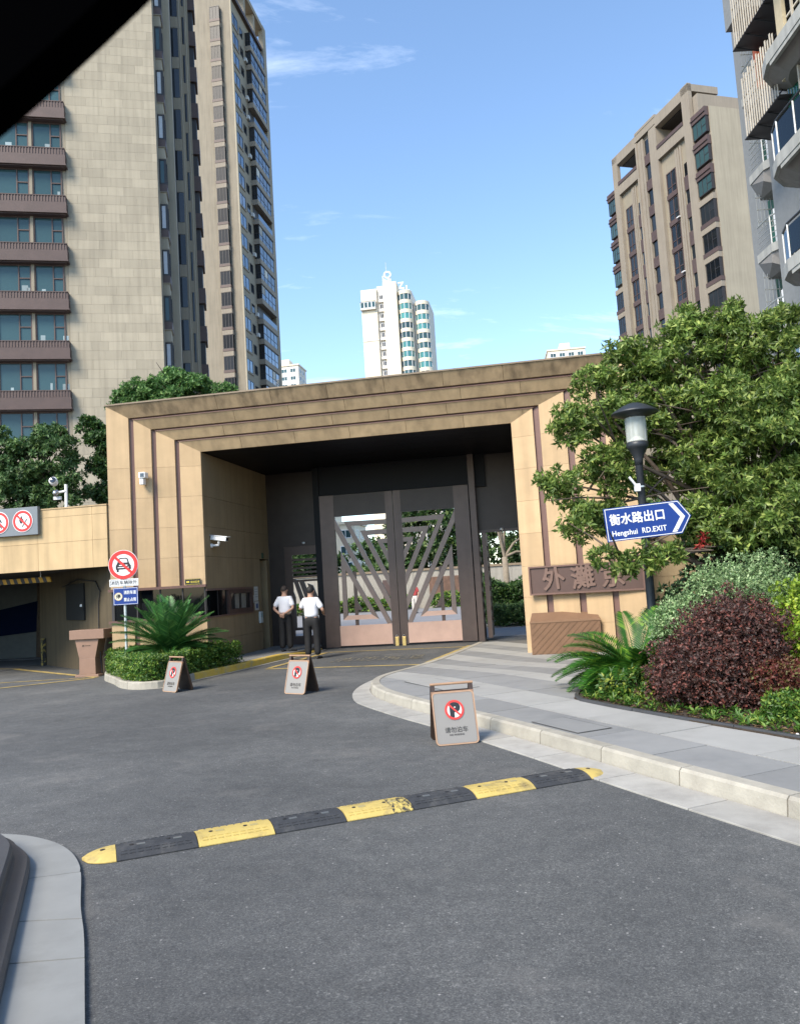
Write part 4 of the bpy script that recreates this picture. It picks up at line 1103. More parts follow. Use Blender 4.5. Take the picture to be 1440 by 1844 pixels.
# ================================================================== NO PARKING A-BOARDS
BRONZE = mat('board_bronze', (0.30, 0.17, 0.10), 0.4, 0.3, var=0.08)
BRONZE_D = mat('board_bronze_dark', (0.055, 0.036, 0.028), 0.5, 0.2, var=0.1)
FACE = mat('board_steel_face', (0.27, 0.25, 0.225), 0.45, 0.15, var=0.04, scale=3)
def rrect(w, h, r_, seg=5):
    pts = []
    for cx_, cz_, a0 in ((w / 2 - r_, r_, -90), (w / 2 - r_, h - r_, 0), (-w / 2 + r_, h - r_, 90), (-w / 2 + r_, r_, 180)):
        for k in range(seg + 1):
            t = R(a0 + 90 * k / seg); pts.append((cx_ + r_ * math.cos(t), cz_ + r_ * math.sin(t)))
    return pts
def aboard():
    e = empty('parking_board', (0, 0, 0))
    h, w, tilt, half = 0.635, 0.455, R(15.5), 0.172
    for side in (-1, 1):
        pf = MB().slabxz(rrect(w, h, 0.045), 0.0, 0.018)
        # handle slot: build as two pieces (panel below slot and top bar with side cheeks)
        low = [p for p in rrect(w, h, 0.045)]
        mb = MB()
        mb.slabxz([(x, min(z, h - 0.082)) for x, z in low if z < h - 0.06] + [(-w / 2, h - 0.082)] if False else [(-w / 2, h - 0.082)] + [p for p in low if p[1] < 0.05 and p[0] < 0] + [p for p in low if p[1] < 0.05 and p[0] > 0] + [(w / 2, h - 0.082)], 0.0, 0.018)
        panel = mb.build('back_panel' if side > 0 else 'front_panel', BRONZE_D if side > 0 else BRONZE, e)
        sgn = side
        panel.location = (0, side * half, 0)
        panel.rotation_euler = (R(0), 0, 0) if False else (side * tilt, 0, 0)
        MB().box(-w / 2, -w / 2 + 0.045, 0.0, 0.018, h - 0.082, h - 0.015).build('cheek', BRONZE_D, panel)
        MB().box(w / 2 - 0.045, w / 2, 0.0, 0.018, h - 0.082, h - 0.015).build('cheek', BRONZE_D, panel)
        if side < 0:
            MB().slabxz(rrect(w - 0.035, h - 0.115, 0.03), -0.004, -0.0005).build('face', FACE, panel).location = (0, 0, 0.016)
            face = panel.children[-1]
            rim = MB(); o_ = [(x, z) for x, z in rrect(w, h - 0.09, 0.045)]; i_ = [(x, z + 0.014) for x, z in rrect(w - 0.028, h - 0.118, 0.034)]
            nn_ = len(o_)
            rim.add([(p[0], -0.008, p[1]) for p in o_] + [(p[0], -0.008, p[1]) for p in i_] + [(p[0], 0.0, p[1]) for p in o_] + [(p[0], 0.0, p[1]) for p in i_],
                    [(k, (k + 1) % nn_, nn_ + (k + 1) % nn_, nn_ + k) for k in range(nn_)] + [(k, 2 * nn_ + k, 2 * nn_ + (k + 1) % nn_, (k + 1) % nn_) for k in range(nn_)] + [(nn_ + k, nn_ + (k + 1) % nn_, 3 * nn_ + (k + 1) % nn_, 3 * nn_ + k) for k in range(nn_)])
            rim.build('rim', mat('board_copper_rim', (0.46, 0.28, 0.17), 0.4, 0.3), panel)
            cz_ = 0.352
            MB().disc(0, cz_, 0.098, -0.0095, -0.0045, 36).build('roundel', mat('roundel_pale', (0.62, 0.60, 0.56), 0.5), panel)
            MB().disc(0, cz_, 0.102, -0.0125, -0.0098, 36, r2=0.079).build('ring', mat('board_red', (0.60, 0.045, 0.035), 0.45), panel)
            t_ = text('letter_p', 'P', 0.20, BLACKP, panel, 0.0, cz_ - 0.070, -0.0110, 0.014, 0.001, 'CENTER')
            s3, w3 = 0.062, 0.0065
            MB().slabxz([(-s3 - w3, cz_ + s3 - w3), (-s3 + w3, cz_ + s3 + w3), (s3 + w3, cz_ - s3 + w3), (s3 - w3, cz_ - s3 - w3)], -0.0155, -0.0130).build('slash', mat('board_red', (0.6, 0.045, 0.035)), panel)
            text('lettering', '请勿泊车', 0.062, mat('board_ink', (0.06, 0.055, 0.05), 0.6), panel, 0.0, 0.128, -0.0060, 0.0008, 0.0008, 'CENTER', 1.0, space=1.0)
            text('lettering', 'NO PARKING', 0.026, mat('board_ink', (0.06, 0.055, 0.05)), panel, 0.0, 0.092, -0.0060, 0.0004, 0.0008, 'CENTER')
    zt = h * math.cos(tilt) + 0.004
    MB().tube([(-w / 2 - 0.003, 0, zt - 0.01), (w / 2 + 0.003, 0, zt - 0.01)], 0.014, 10).build('hinge_bar', mat('board_copper_rim', (0.46, 0.28, 0.17)), e)
    return e
ab = aboard()
A_SPOTS = [((0.43, 8.64), R(8), 'largest no parking folding board standing nearest by the right kerb'),
           ((-1.80, 13.42), R(-36), 'middle no parking folding board in the driveway before the guards'),
           ((-4.22, 14.75), R(-42), 'no parking folding board by the cut hedge, farthest left')]
for i, (p, a, lab) in enumerate(A_SPOTS):
    o = ab if i == 0 else copy_tree(ab)
    o.location = (p[0], p[1], 0.003); o.rotation_euler = (0, 0, a)
    tag(o, lab, 'sign board', 'no parking folding boards')

# ================================================================== SPEED BUMP
RUBY = mat('bump_yellow', (0.52, 0.39, 0.115), 0.65, var=0.14, scale=7, bump=0.25, bscale=90, col2=(0.24, 0.185, 0.085), c2pos=(0.52, 0.74), c2scale=6)
RUBW = mat('bump_worn', (0.55, 0.42, 0.12), 0.6, var=0.1, scale=9, bump=0.2, bscale=90, col2=(0.03, 0.03, 0.032), c2pos=(0.44, 0.56), c2scale=34, c2stretch=(1, 0.45, 1))
RUBK = mat('bump_black', (0.034, 0.036, 0.040), 0.75, col2=(0.075, 0.073, 0.07), c2pos=(0.5, 0.75), c2scale=5, var=0.2, scale=10, bump=0.3, bscale=70)
sb = empty('speed_bump', (-1.985, 5.40, 0.003), R(21.6), 'long black and yellow rubber speed bump across the driveway', 'speed bump')
def bump_prof(wd=0.34, hh=0.042, nseg=10):
    return [(wd * t, hh * (1 - abs(2 * t - 1) ** 2.6) + 0.006) for t in [k / nseg for k in range(nseg + 1)]]
def bump_seg(x0, x1, m_, name='rubber_segment'):
    pr = bump_prof(); mb = MB(); nx = 1
    vs = []
    for x in (x0, x1):
        vs += [(x, y, 0.0) for y in (0.0,)] + [(x, y, z) for y, z in pr] + [(x, 0.34, 0.0)]
    k = len(pr) + 2
    mb.add(vs, [(i, i + 1, k + i + 1, k + i) for i in range(k - 1)] + [tuple(range(k)), tuple(range(2 * k - 1, k - 1, -1))])
    o = mb.build(name, m_, sb)
    return o
def bump_cap(x0, sgn):
    pr = bump_prof(); mb = MB(); rings = []
    for q in range(7):
        t = q / 6; sc = math.sqrt(max(1 - t * t, 0.0)) if t < 1 else 0.02
        x = x0 + sgn * 0.21 * t
        rings.append([(x, 0.17 + (y - 0.17) * sc, z * (0.35 + 0.65 * (1 - t * t))) for y, z in pr] )
    k = len(pr); vs = []
    for rg in rings: vs += [(rg[0][0], rg[0][1], 0.0)] + rg + [(rg[-1][0], rg[-1][1], 0.0)]
    k += 2
    fs = [(a * k + i, a * k + i + 1, (a + 1) * k + i + 1, (a + 1) * k + i) for a in range(6) for i in range(k - 1)] + [tuple(range(k))]
    mb.add(vs, fs).build('end_cap', RUBY, sb)
    MB().lathe([(0.0, 0.0), (0.018, 0.0), (0.018, 0.004), (0.0, 0.004)], 10).build('bolt_hole', BLACKP, sb, loc=(x0 + sgn * 0.08, 0.17, 0.041))
Ls = 0.526
cols = [RUBK, RUBY, RUBK, RUBY, RUBK, RUBY, RUBK]
bump_cap(0.0, -1); bump_cap(7 * Ls, 1)
for i, c in enumerate(cols):
    x0 = i * Ls + 0.003; x1 = (i + 1) * Ls - 0.003
    if i == 3:
        bump_seg(x0, x0 + 0.36, c); o = bump_seg(x0 + 0.361, x1, RUBW)
    else:
        o = bump_seg(x0, x1, c)
    tr_ = MB()
    for q in range(9):
        xa = x0 + 0.03 + q * (Ls - 0.06) / 9
        for y_ in (0.045, 0.075, 0.255, 0.285):
            zt_ = 0.042 * (1 - abs(2 * y_ / 0.34 - 1) ** 2.6) + 0.006
            tr_.box(xa, xa + 0.035, y_ - 0.006, y_ + 0.006, zt_ - 0.004, zt_ + 0.003)
    tag(tr_.build('treads', c, sb), kind='stuff')
    for fx in (0.16, 0.40):
        MB().lathe([(0.0, 0.0), (0.014, 0.0), (0.014, 0.005), (0.0, 0.005)], 8).build('bolt_hole', BLACKP, sb, loc=(x0 + fx - 0.06, 0.16, 0.0465))
        MB().box(-0.028, 0.028, -0.016, 0.016, 0.0, 0.004).build('reflector', mat('reflector_plate', (0.42, 0.40, 0.30) if c is RUBY else (0.13, 0.14, 0.14), 0.4) if False else (mat('reflector_y', (0.40, 0.33, 0.15), 0.4) if c is RUBY else mat('reflector_k', (0.12, 0.13, 0.135), 0.4)), sb, loc=(x0 + fx, 0.15, 0.0472))

# ================================================================== TOWERS
def fbox(face, pos, a0, a1, z0, z1, d0, d1):
    if face == 'f': return (a0, a1, pos - d1, pos - d0, z0, z1)
    if face == 'l': return (pos - d1, pos - d0, a0, a1, z0, z1)
    return (pos + d0, pos + d1, a0, a1, z0, z1)
_cache = {}
def fb(name, m_, par, face, pos, a0, a1, z0, z1, d0, d1):
    """box on a facade; equal boxes share one mesh"""
    x0, x1, y0, y1, q0, q1 = fbox(face, pos, a0, a1, z0, z1, d0, d1)
    key = (name, m_.name, round(x1 - x0, 3), round(y1 - y0, 3), round(q1 - q0, 3))
    if key not in _cache:
        _cache[key] = MB().box(0, x1 - x0, 0, y1 - y0, 0, q1 - q0).mesh(name, m_)
    return obj(name, _cache[key], par, (x0, y0, q0))
def window(par, face, pos, a0, a1, z0, z1, glass, frame=TDARK, d=0.05, mull=(), rail=None, fw_=0.07, name='window'):
    """recessed looking window: frame bars proud of a pane"""
    x0, x1, y0, y1, q0, q1 = fbox(face, pos, a0, a1, z0, z1, 0, 1)
    key = (name, glass.name, frame.name, face, round(a1 - a0, 3), round(z1 - z0, 3), mull, rail, fw_, d)
    if key not in _cache:
        w, h = a1 - a0, z1 - z0
        f_ = MB()
        bars = [(0, fw_, 0, h), (w - fw_, w, 0, h), (fw_, w - fw_, 0, fw_), (fw_, w - fw_, h - fw_, h)]
        for m1 in mull: bars.append((m1 * w - fw_ * 0.4, m1 * w + fw_ * 0.4, fw_, h - fw_))
        if rail: bars.append((rail[0] * w + fw_ * 0.5, rail[1] * w - fw_ * 0.5, rail[2] * h - fw_ * 0.4, rail[2] * h + fw_ * 0.4))
        for b0, b1, c0, c1 in bars:
            if face == 'f': f_.box(b0, b1, -d, 0, c0, c1)
            elif face == 'l': f_.box(-d, 0, b0, b1, c0, c1)
            else: f_.box(0, d, b0, b1, c0, c1)
        pn = MB(); e_ = d * 0.35
        if face == 'f': pn.box(0.01, w - 0.01, -e_, 0.01, 0.01, h - 0.01)
        elif face == 'l': pn.box(-e_, 0.01, 0.01, w - 0.01, 0.01, h - 0.01)
        else: pn.box(-0.01, e_, 0.01, w - 0.01, 0.01, h - 0.01)
        _cache[key] = (f_.mesh(name, frame), pn.mesh('pane', glass))
    fm, pm = _cache[key]
    loc = (a0, pos, z0) if face == 'f' else (pos, a0, z0)
    o = obj(name, fm, par, loc)
    obj('pane', pm, o)
    return o

# ---- left tower with brown balcony bands
tA = empty('apartment_tower', (-14.42, 50.0, 0), R(11.6), 'near left stone tower with brown ribbed balcony bands and teal windows', 'building')
MB().box(-14.0, -0.02, 0.06, 24, 0, 66).build('wall', TOWERP, tA)
ft = 3.13; zt0 = 14.80
core_wall = MB().box(-5.62, -0.03, 0.035, 0.059, 0, 66).build('wall', mat('tower_joint', (0.29, 0.255, 0.19), 0.9), tA)
z = 4.2; row = 0
while z < 42.2:
    h_ = 0.60
    xs = -5.6; off = (row * 0.53) % 1.3
    edges = [-5.60]
    e0 = -5.60 + (off if off > 0.25 else 1.3)
    while e0 < -0.25: edges.append(e0); e0 += 1.3 if (row * 7 + len(edges)) % 3 else 1.0
    edges.append(0.0)
    for a, b in zip(edges[:-1], edges[1:]):
        fb('stone_slab', TOWER, core_wall, 'f', 0.034, round(a + 0.004, 3), round(b - 0.004, 3), z + 0.004, z + h_ - 0.004, 0, 0.034)
    z += h_; row += 1
MB().box(-5.6, 0.0, 0.0, 0.034, 42.2, 66).build('upper_stone', TOWER, core_wall)
MB().box(-14, 0.0, 0.0, 0.034, 0, 4.2).build('plinth', TOWER, core_wall)
MB().box(-14, -5.61, -0.02, 0.055, 4.2, 11.6).build('lower_wall', TOWER, tA)
def balcony_band():
    mb = MB(); x0, x1 = -13.0, -5.56
    mb.box(x0, x1, -0.50, 0.04, 0.12, 0.76)
    mb.box(x0, x1 + 0.05, -0.56, 0.04, 0.04, 0.12)
    mb.box(x0, x1 - 0.08, -0.42, 0.04, -0.02, 0.04)
    mb.box(x0, x1 - 0.06, -0.43, 0.04, 0.76, 0.80)
    mb.box(x0, x1 - 0.06, -0.40, 0.04, 0.80, 1.20)
    mb.box(x0, x1 - 0.04, -0.45, 0.04, 1.20, 1.25)
    me1 = mb.mesh('balcony_band', TBROWN)
    rb = MB(); x = x0
    while x < x1 - 0.1:
        rb.box(x, x + 0.07, -0.435, -0.395, 0.80, 1.20); x += 0.175
    for k in range(3): rb.box(x1 - 0.07, x1 - 0.035, -0.38 + k * 0.13, -0.31 + k * 0.13, 0.80, 1.20)
    return me1, rb.mesh('ribs', mat('tower_brown_rib', (0.108, 0.070, 0.059), 0.55, var=0.1))
bm1, bm2 = balcony_band()
for k in range(-1, 9):
    zt = zt0 + ft * k
    if k >= 0:
        o = obj('balcony_band', bm1, tA, (0, 0, zt - 1.25)); obj('ribs', bm2, o)
    else:
        MB().box(-13, -5.6, -0.1, 0.05, zt - 0.15, zt).build('sill', TBROWN, tA)
    z0, z1 = zt + 0.0, zt + ft - 1.27
    fb('mullion_pier', TOWERP, tA, 'f', 0.06, -7.80, -7.62, z0, z1, 0, 0.14)
    fb('mullion_pier', TOWERP, tA, 'f', 0.06, -9.98, -9.80, z0, z1, 0, 0.14)
    for a0, a1 in ((-7.62, -5.86), (-9.80, -7.80), (-11.98, -9.98)):
        window(tA, 'f', 0.06, a0, a1, z0, z1, PANE, TBROWN, 0.10, (0.03, 0.63, ), (0.63, 1.0, 0.52), 0.085)
    fb('wall_edge', TOWERP, tA, 'f', 0.06, -5.86, -5.62, z0, z1, 0, 0.03)
    if random.random() < 0.9:
        zc_ = z0 + 0.02
        for q in range(random.randint(1, 3)):
            xq = random.choice([-7.2, -6.9, -6.2, -9.3, -9.0, -8.2]) + random.uniform(-0.2, 0.2); wq = random.uniform(0.12, 0.4); hq = random.uniform(0.2, 0.6)
            fb('sill_clutter', mat('pale_clutter', (0.28, 0.36, 0.38), 0.7, var=0.1, rnd=0.3), tA, 'f', 0.06, round(xq, 2), round(xq + wq, 2), zc_, round(zc_ + hq, 2), 0.028, 0.04)
# right hand return of that tower: bays, fins and dark slots
for k in range(0, 14):
    zb = 38.40 - ft * 9 + ft * k
    window(tA, 'f', 1.0, 0.02, 0.46, zb, zb + 1.75, mat('curtain_pane', (0.55, 0.58, 0.62), 0.5, var=0.1) if k % 3 else PANE, TDARK, 0.05, (), None, 0.10, name='bay_window')
    fb('bay_side', PANED, tA, 'r', 0.46, 1.0, 2.3, zb, zb + 1.75, 0, 0.03)
    fb('bay_side', TDARK, tA, 'r', 0.46, 1.6, 1.72, zb, zb + 1.75, 0.0305, 0.06)
    fb('bay_sill', TBROWN, tA, 'f', 1.0, 0.02, 0.52, zb - 0.50, zb - 0.01, -1.3, 0.06)
    fb('bay_panel', STONE_D if False else TOWER, tA, 'f', 1.0, 0.02, 0.44, zb - 1.30, zb - 0.56, -1.3, 0.0)
    fb('bay_ledge', TOWERP, tA, 'f', 1.0, 0.02, 0.50, zb - 1.38, zb - 1.31, -1.3, 0.06)
    fb('bay_ledge', TOWERP, tA, 'f', 1.0, 0.02, 0.50, zb - 0.56, zb - 0.505, -1.3, 0.06)
    # dark slot windows with tan spandrels
    fb('slot_window', PANED, tA, 'f', 5.0, 0.9, 1.38, zb - 0.7, zb + 1.5, 0.0, 0.03)
    fb('slot_spandrel', TOWERP, tA, 'f', 5.0, 0.9, 1.38, zb - 1.6, zb - 0.75, 0.0, 0.06)
    fb('slot_window', PANED, tA, 'f', 8.0, 1.45, 1.72, zb - 0.7, zb + 1.5, 0.0, 0.03)
    fb('slot_spandrel', TOWERP, tA, 'f', 8.0, 1.45, 1.72, zb - 1.6, zb - 0.75, 0.0, 0.06)
    fb('brown_bay', TBROWN, tA, 'r', 0.0, 12.2, 14.0, zb - 0.9, zb + 0.35, 0, 2.42)
    fb('brown_bay', TDARK, tA, 'r', 0.0, 12.4, 13.8, zb + 0.355, zb + 2.2, 0, 2.25)
MB().box(0.0, 0.03, 0.1, 24, 0, 66).build('side_wall', TOWERP, tA)
for (u1, v0, v1) in ((0.92, 3.0, 3.7), (0.0, 0, 0), (1.44, 6.4, 6.75), (1.58, 7.2, 7.3), (1.80, 9.2, 9.5), (1.95, 10.2, 10.3)):
    if u1: MB().box(0.031, u1, v0, v1, 0, 66).build('fin', TOWER if v0 < 4 else TOWERP, tA)
MB().box(0.031, 0.9, 3.71, 5.9, 0, 66).build('return_wall', TDARK, tA)
MB().box(0.031, 1.45, 6.76, 9.1, 0, 66).build('return_wall', TOWERP, tA)
MB().box(0.031, 1.8, 9.51, 14.5, 0, 66).build('return_wall', TOWERP, tA)

# ---- second left tower, farther back
tB = empty('apartment_tower', (-20.76, 112.0, 0), R(-9.6), 'farther left tan tower with bay window columns on its shaded side', 'building')
HB = 91.0
MB().box(-16, 0, 0, 14.6, 0, HB).build('wall', TOWERP, tB)
MB().box(-16, -0.02, -0.04, -0.002, 0, HB).build('front_facing', mat('tower_far_stone', (0.27, 0.235, 0.18), 0.88, var=0.1, scale=0.4, streak=0.2), tB)
for k in range(0, 26):
    zb = 36.48 - ft * 6 + ft * k
    if zb + 2.2 > HB: break
    top = k > 22
    # front bay
    window(tB, 'f', -0.62, -2.9, -1.40, zb, zb + 2.05, PANEM, TDARK, 0.05, (0.33, 0.66), None, 0.08, name='bay_window')
    fb('bay_side', PANED, tB, 'r', -1.40, -0.60, -0.04, zb, zb + 2.05, -0.05, 0.0)
    fb('bay_sill', TBROWN, tB, 'f', -0.04, -2.96, -1.34, zb - 0.38, zb - 0.005, 0.0, 0.70)
    fb('bay_slab', TBROWN if top else TOWERC, tB, 'f', -0.04, -2.93, -1.37, zb - 1.07, zb - 0.385, 0.0, 0.66)
    # side face
    window(tB, 'r', 0.0, 0.5, 3.2, zb + 0.1, zb + 2.0, PANEB, TDARK, 0.06, (0.5,), None, 0.08, name='side_window')
    fb('window_sill', TOWERC, tB, 'r', 0.0, 0.4, 3.3, zb - 0.15, zb + 0.095, 0.0, 0.12)
    window(tB, 'r', 0.0, 3.9, 5.2, zb + 0.35, zb + 1.75, PANED, TDARK, 0.04, (), None, 0.06, name='small_window')
    fb('bay_slab', TOWERC, tB, 'r', 0.0, 6.2, 13.1, zb - 0.75, zb + 0.05, 0.0, 0.95)
    if k % 5 == 3:
        fb('balcony_recess', TDARK, tB, 'r', 0.0, 6.4, 12.9, zb + 0.06, zb + 2.30, 0.0, 0.10)
        fb('balcony_glass', PANEB, tB, 'r', 0.0, 6.4, 12.9, zb + 0.06, zb + 0.95, 0.84, 0.88)
    else:
        fb('bay_body', TDARK, tB, 'r', 0.0, 6.4, 12.9, zb + 0.055, zb + 2.36, 0.0, 0.80)
        window(tB, 'r', 0.80, 6.4, 12.9, zb + 0.06, zb + 2.34, PANEB, TDARK, 0.05, (0.25, 0.5, 0.75), (0, 1, 0.42), 0.09, name='bay_window')
        window(tB, 'f', 6.40, 0.0, 0.80, zb + 0.06, zb + 2.34, PANED, TDARK, 0.05, (0.5,), (0, 1, 0.42), 0.08, name='bay_window')
MB().box(0.001, 0.25, -0.05, 0.30, 0, HB).build('corner_pier', TOWER, tB)
MB().box(0.001, 0.75, 13.2, 14.6, 0, HB + 4).build('corner_pier', TOWERP, tB)
fr_ = MB(); fr_.box(-1.0, 0.7, 0.0, 14.6, HB + 3.2, HB + 4.0)
fr_.box(-1.0, 0.5, 0.2, 0.9, HB, HB + 3.2)
fr_.box(-1.0, 0.5, 5.0, 5.7, HB, HB + 3.2); fr_.box(-1.0, 0.5, 9.3, 10.0, HB, HB + 3.2)
fr_.build('roof_frame', TOWERP, tB)
MB().box(-1.2, 0.55, 0.3, 13.1, HB - 0.5, HB + 0.1).build('parapet', TBROWN, tB)

AC = mat('ac_unit', (0.55, 0.55, 0.53), 0.6)
for k in (4, 7, 8, 11, 13, 16, 18, 19, 21):
    zb = 36.48 - ft * 6 + ft * k
    fb('air_conditioner', AC, tB, 'r', 0.0, 5.35, 6.05, round(zb + 0.2, 2), round(zb + 0.75, 2), 0.02, 0.40)
for k in (5, 9, 10, 12, 15, 17, 20):
    zb = 36.48 - ft * 6 + ft * k
    fb('curtain', mat('far_curtain', (0.45, 0.44, 0.40), 0.8, rnd=0.3), tB, 'r', 0.80, 6.6 + (k % 3) * 1.6, 7.9 + (k % 3) * 1.6, zb + 0.95, zb + 2.25, 0.019, 0.03)
# ---- tan tower behind the big tree on the right
tC = empty('apartment_tower', (34.79, 80.0, 0), R(15.5), 'tan tower behind the big tree with roof loggias and dark window slots', 'building')
HC = 49.5
MB().box(0.02, 12.0, 0, 20.1, 0, HC).build('wall', TOWERC, tC)
MB().box(0.0, 12.0, -0.03, -0.002, 0, HC).build('front_facing', TOWER, tC)
for k in range(7, 16):
    zf = HC - 3.13 * (16 - k)          # floor line
    for (v0, v1, lowtop) in ((0.12, 2.35, 13), (18.35, 19.95, 12)):
        upper = k >= lowtop
        if upper:
            fb('brown_band', TBROWN, tC, 'l', 0.02, v0 - 0.06, v1 + 0.06, zf + 2.15, zf + 3.12, 0, 0.5)
            fb('brown_trim', TBROWN, tC, 'l', 0.02, v0 - 0.12, v1 + 0.12, zf + 2.55, zf + 2.68, 0.501, 0.60)
        else:
            fb('brown_sill', TBROWN, tC, 'l', 0.02, v0 - 0.1, v1 + 0.1, zf - 0.05, zf + 0.40, 0, 0.52)
            fb('tan_slab', TOWERC, tC, 'l', 0.02, v0 - 0.05, v1 + 0.05, zf + 2.45, zf + 3.07, 0, 0.48)
        fb('bay_body', TDARK, tC, 'l', 0.02, v0, v1, zf + 0.41, zf + (2.14 if upper else 2.44), 0, 0.34)
        window(tC, 'l', -0.33, v0, v1, zf + 0.42, zf + (2.13 if upper else 2.43), PANE if upper else PANED, TDARK, 0.05, (0.36, 0.68), (0, 0.36, 0.5), 0.07, name='bay_window')
# piers
for v0, v1, h_ in ((2.45, 3.75, 53.6), (8.75, 10.15, 52.6), (12.75, 13.05, 52.6), (17.2, 18.3, 53.4)):
    MB().box(-0.42, 0.02, v0, v1, 0, h_ if v0 > 12.7 or v0 < 3 else 52.6).build('pier', TOWERC, tC)
for v0, v1 in ((3.75, 8.75), (13.05, 17.2)):
    # recessed bay between piers
    MB().box(0.0, 0.02, v0, v1, 0, HC - 1.2).build('recess_back', TOWERP, tC)
    wd = v1 - v0
    for k in range(7, 16):
        zf = HC - 3.13 * (16 - k)
        a0 = v0 + wd * 0.05; a1 = v0 + wd * 0.20
        if zf + 3.1 < 48.5:
            fb('slot_window', PANED, tC, 'l', 0.0, a0, a1, zf + 0.9, zf + 2.4, 0, 0.05)
            fb('brown_spandrel', TBROWN, tC, 'l', 0.0, a0 - 0.06, a1 + 0.06, zf - 0.7, zf + 0.88, 0, 0.16)
            a0 = v0 + wd * 0.50; a1 = v0 + wd * 0.86
            window(tC, 'l', 0.0, a0, a1, zf + 0.35, zf + 2.9, PANED, TBROWN, 0.08, (0.5,), (0, 1, 0.3), 0.10, name='slot_window')
            fb('brown_spandrel', TBROWN, tC, 'l', 0.0, a0 - 0.05, a1 + 0.05, zf - 0.2, zf + 0.34, 0, 0.18)
            if v0 < 5 and k % 2: fb('white_fitting', WHITEP, tC, 'l', 0.0, a0 - 0.3, a0 + 0.2, zf + 0.1, zf + 0.2, 0.19, 0.40)
    for q in (0.24, 0.33, 0.40):
        MB().box(-0.14, 0.0, v0 + wd * q, v0 + wd * q + wd * (0.055 if q < 0.4 else 0.07), 0, HC - 1.5).build('fin', TOWERC, tC)
    MB().box(-0.01, 0.0, v0 + wd * 0.305, v0 + wd * 0.33, 0, HC - 1.5).build('dark_joint', TDARK, tC)
    # loggia frame on top
    MB().box(-0.42, 0.02, v0, v1, HC - 1.2, HC + 0.05).build('loggia_beam', TOWERC, tC)
    MB().box(-0.50, -0.42, v0, v1, HC + 0.05, HC + 0.45).build('loggia_rail', TBROWN, tC)
    MB().box(-0.42, 0.4, v0, v1, HC + 2.75, HC + 3.2).build('loggia_head', TOWERC, tC)
    MB().box(3.2, 3.4, v0, v1, HC, HC + 3.1).build('loggia_back', TOWERP, tC)
    MB().box(0.4, 3.4, v0, v1, HC + 2.6, HC + 3.0).build('loggia_ceiling', TDARK, tC)
# centre window strip
for k in range(7, 17):
    zf = HC - 3.13 * (16 - k)
    fb('strip_window', PANED, tC, 'l', 0.02, 10.5, 11.5, zf + 0.75, zf + 2.6, 0.0, 0.10)
    fb('brown_spandrel', TBROWN, tC, 'l', 0.02, 10.42, 11.58, zf - 0.45, zf + 0.74, 0.0, 0.28)
for v0, v1, m_ in ((10.16, 10.32, TDARK), (10.33, 10.41, TOWERC), (11.6, 12.0, TOWERC), (12.0, 12.1, TDARK), (12.1, 12.74, TOWERC)):
    MB().box(-0.30 if m_ is TOWERC else -0.05, 0.019, v0, v1, 0, 52.5).build('fin', m_, tC)
MB().box(-0.42, 3.4, 2.45, 18.3, HC + 3.2, HC + 4.0).build('roof_beam', TOWERC, tC)
MB().box(0.02, 3.4, 8.75, 13.05, HC, HC + 3.2).build('roof_block', TOWERC, tC)
MB().box(-0.46, 0.0, 8.7, 12.9, HC + 4.0, HC + 4.3).build('roof_cap', TOWERC, tC)
fr_ = MB(); fr_.box(0.02, 12, 1.6, 2.4, HC + 0.75, HC + 2.4); fr_.box(0.02, 1.1, 1.6, 2.44, HC, HC + 0.75); fr_.box(11, 12, 1.6, 2.4, HC, HC + 0.75)
fr_.build('roof_frame', TOWERC, tC)
MB().box(1.2, 11, 1.7, 1.72, HC, HC + 0.55).build('roof_glass', PANEB, tC)

# ---- cream tower over the portal
tW = empty('cream_tower', (-1.61, 240.0, 0), R(-9.6), 'bright cream high rise with rounded green bay windows seen above the portal roof', 'building')
MB().box(-6.5, -1.6, 0, 16, 0, 92.6).build('wall', CREAM, tW)
MB().box(0.5, 4.7, 0, 16, 0, 94.2).build('wall', CREAM, tW)
MB().box(-1.6, 0.5, 1.0, 16, 0, 93.6).build('wall', CREAMS, tW)
MB().box(4.7, 9.0, 2.2, 16, 0, 91.5).build('wall', CREAMS, tW)
MB().box(9.0, 14.0, 4.2, 16, 0, 88.2).build('wall', CREAMS, tW)
MB().box(-6.6, -1.5, -0.12, 0.0, 76.2, 76.5).build('string_course', CREAMS, tW)
MB().box(-6.7, -1.9, -0.9, 0, 86.0, 86.5).build('roof_terrace', CREAMS, tW)
for k in range(4): window(tW, 'f', -0.9, -6.6 + k * 1.17, -5.45 + k * 1.17, 86.5, 88.4, PANE, WHITEP, 0.06, (), None, 0.12, name='terrace_window')
MB().box(-6.7, -1.9, -0.95, 0, 88.4, 88.6).build('terrace_roof', TDARK, tW)
for k in range(0, 13):
    zf = 55.5 + 3.0 * k
    if zf < 91:
        window(tW, 'f', 1.0, -0.9, 0.3, zf + 0.8, zf + 2.3, PANED, WHITEP, 0.08, (0.5,), None, 0.12, name='small_window')
        MB().box(-1.2, 0.45, 0.35, 1.0, zf - 0.2, zf + 0.55).build('service_ledge', CREAMS, tW)
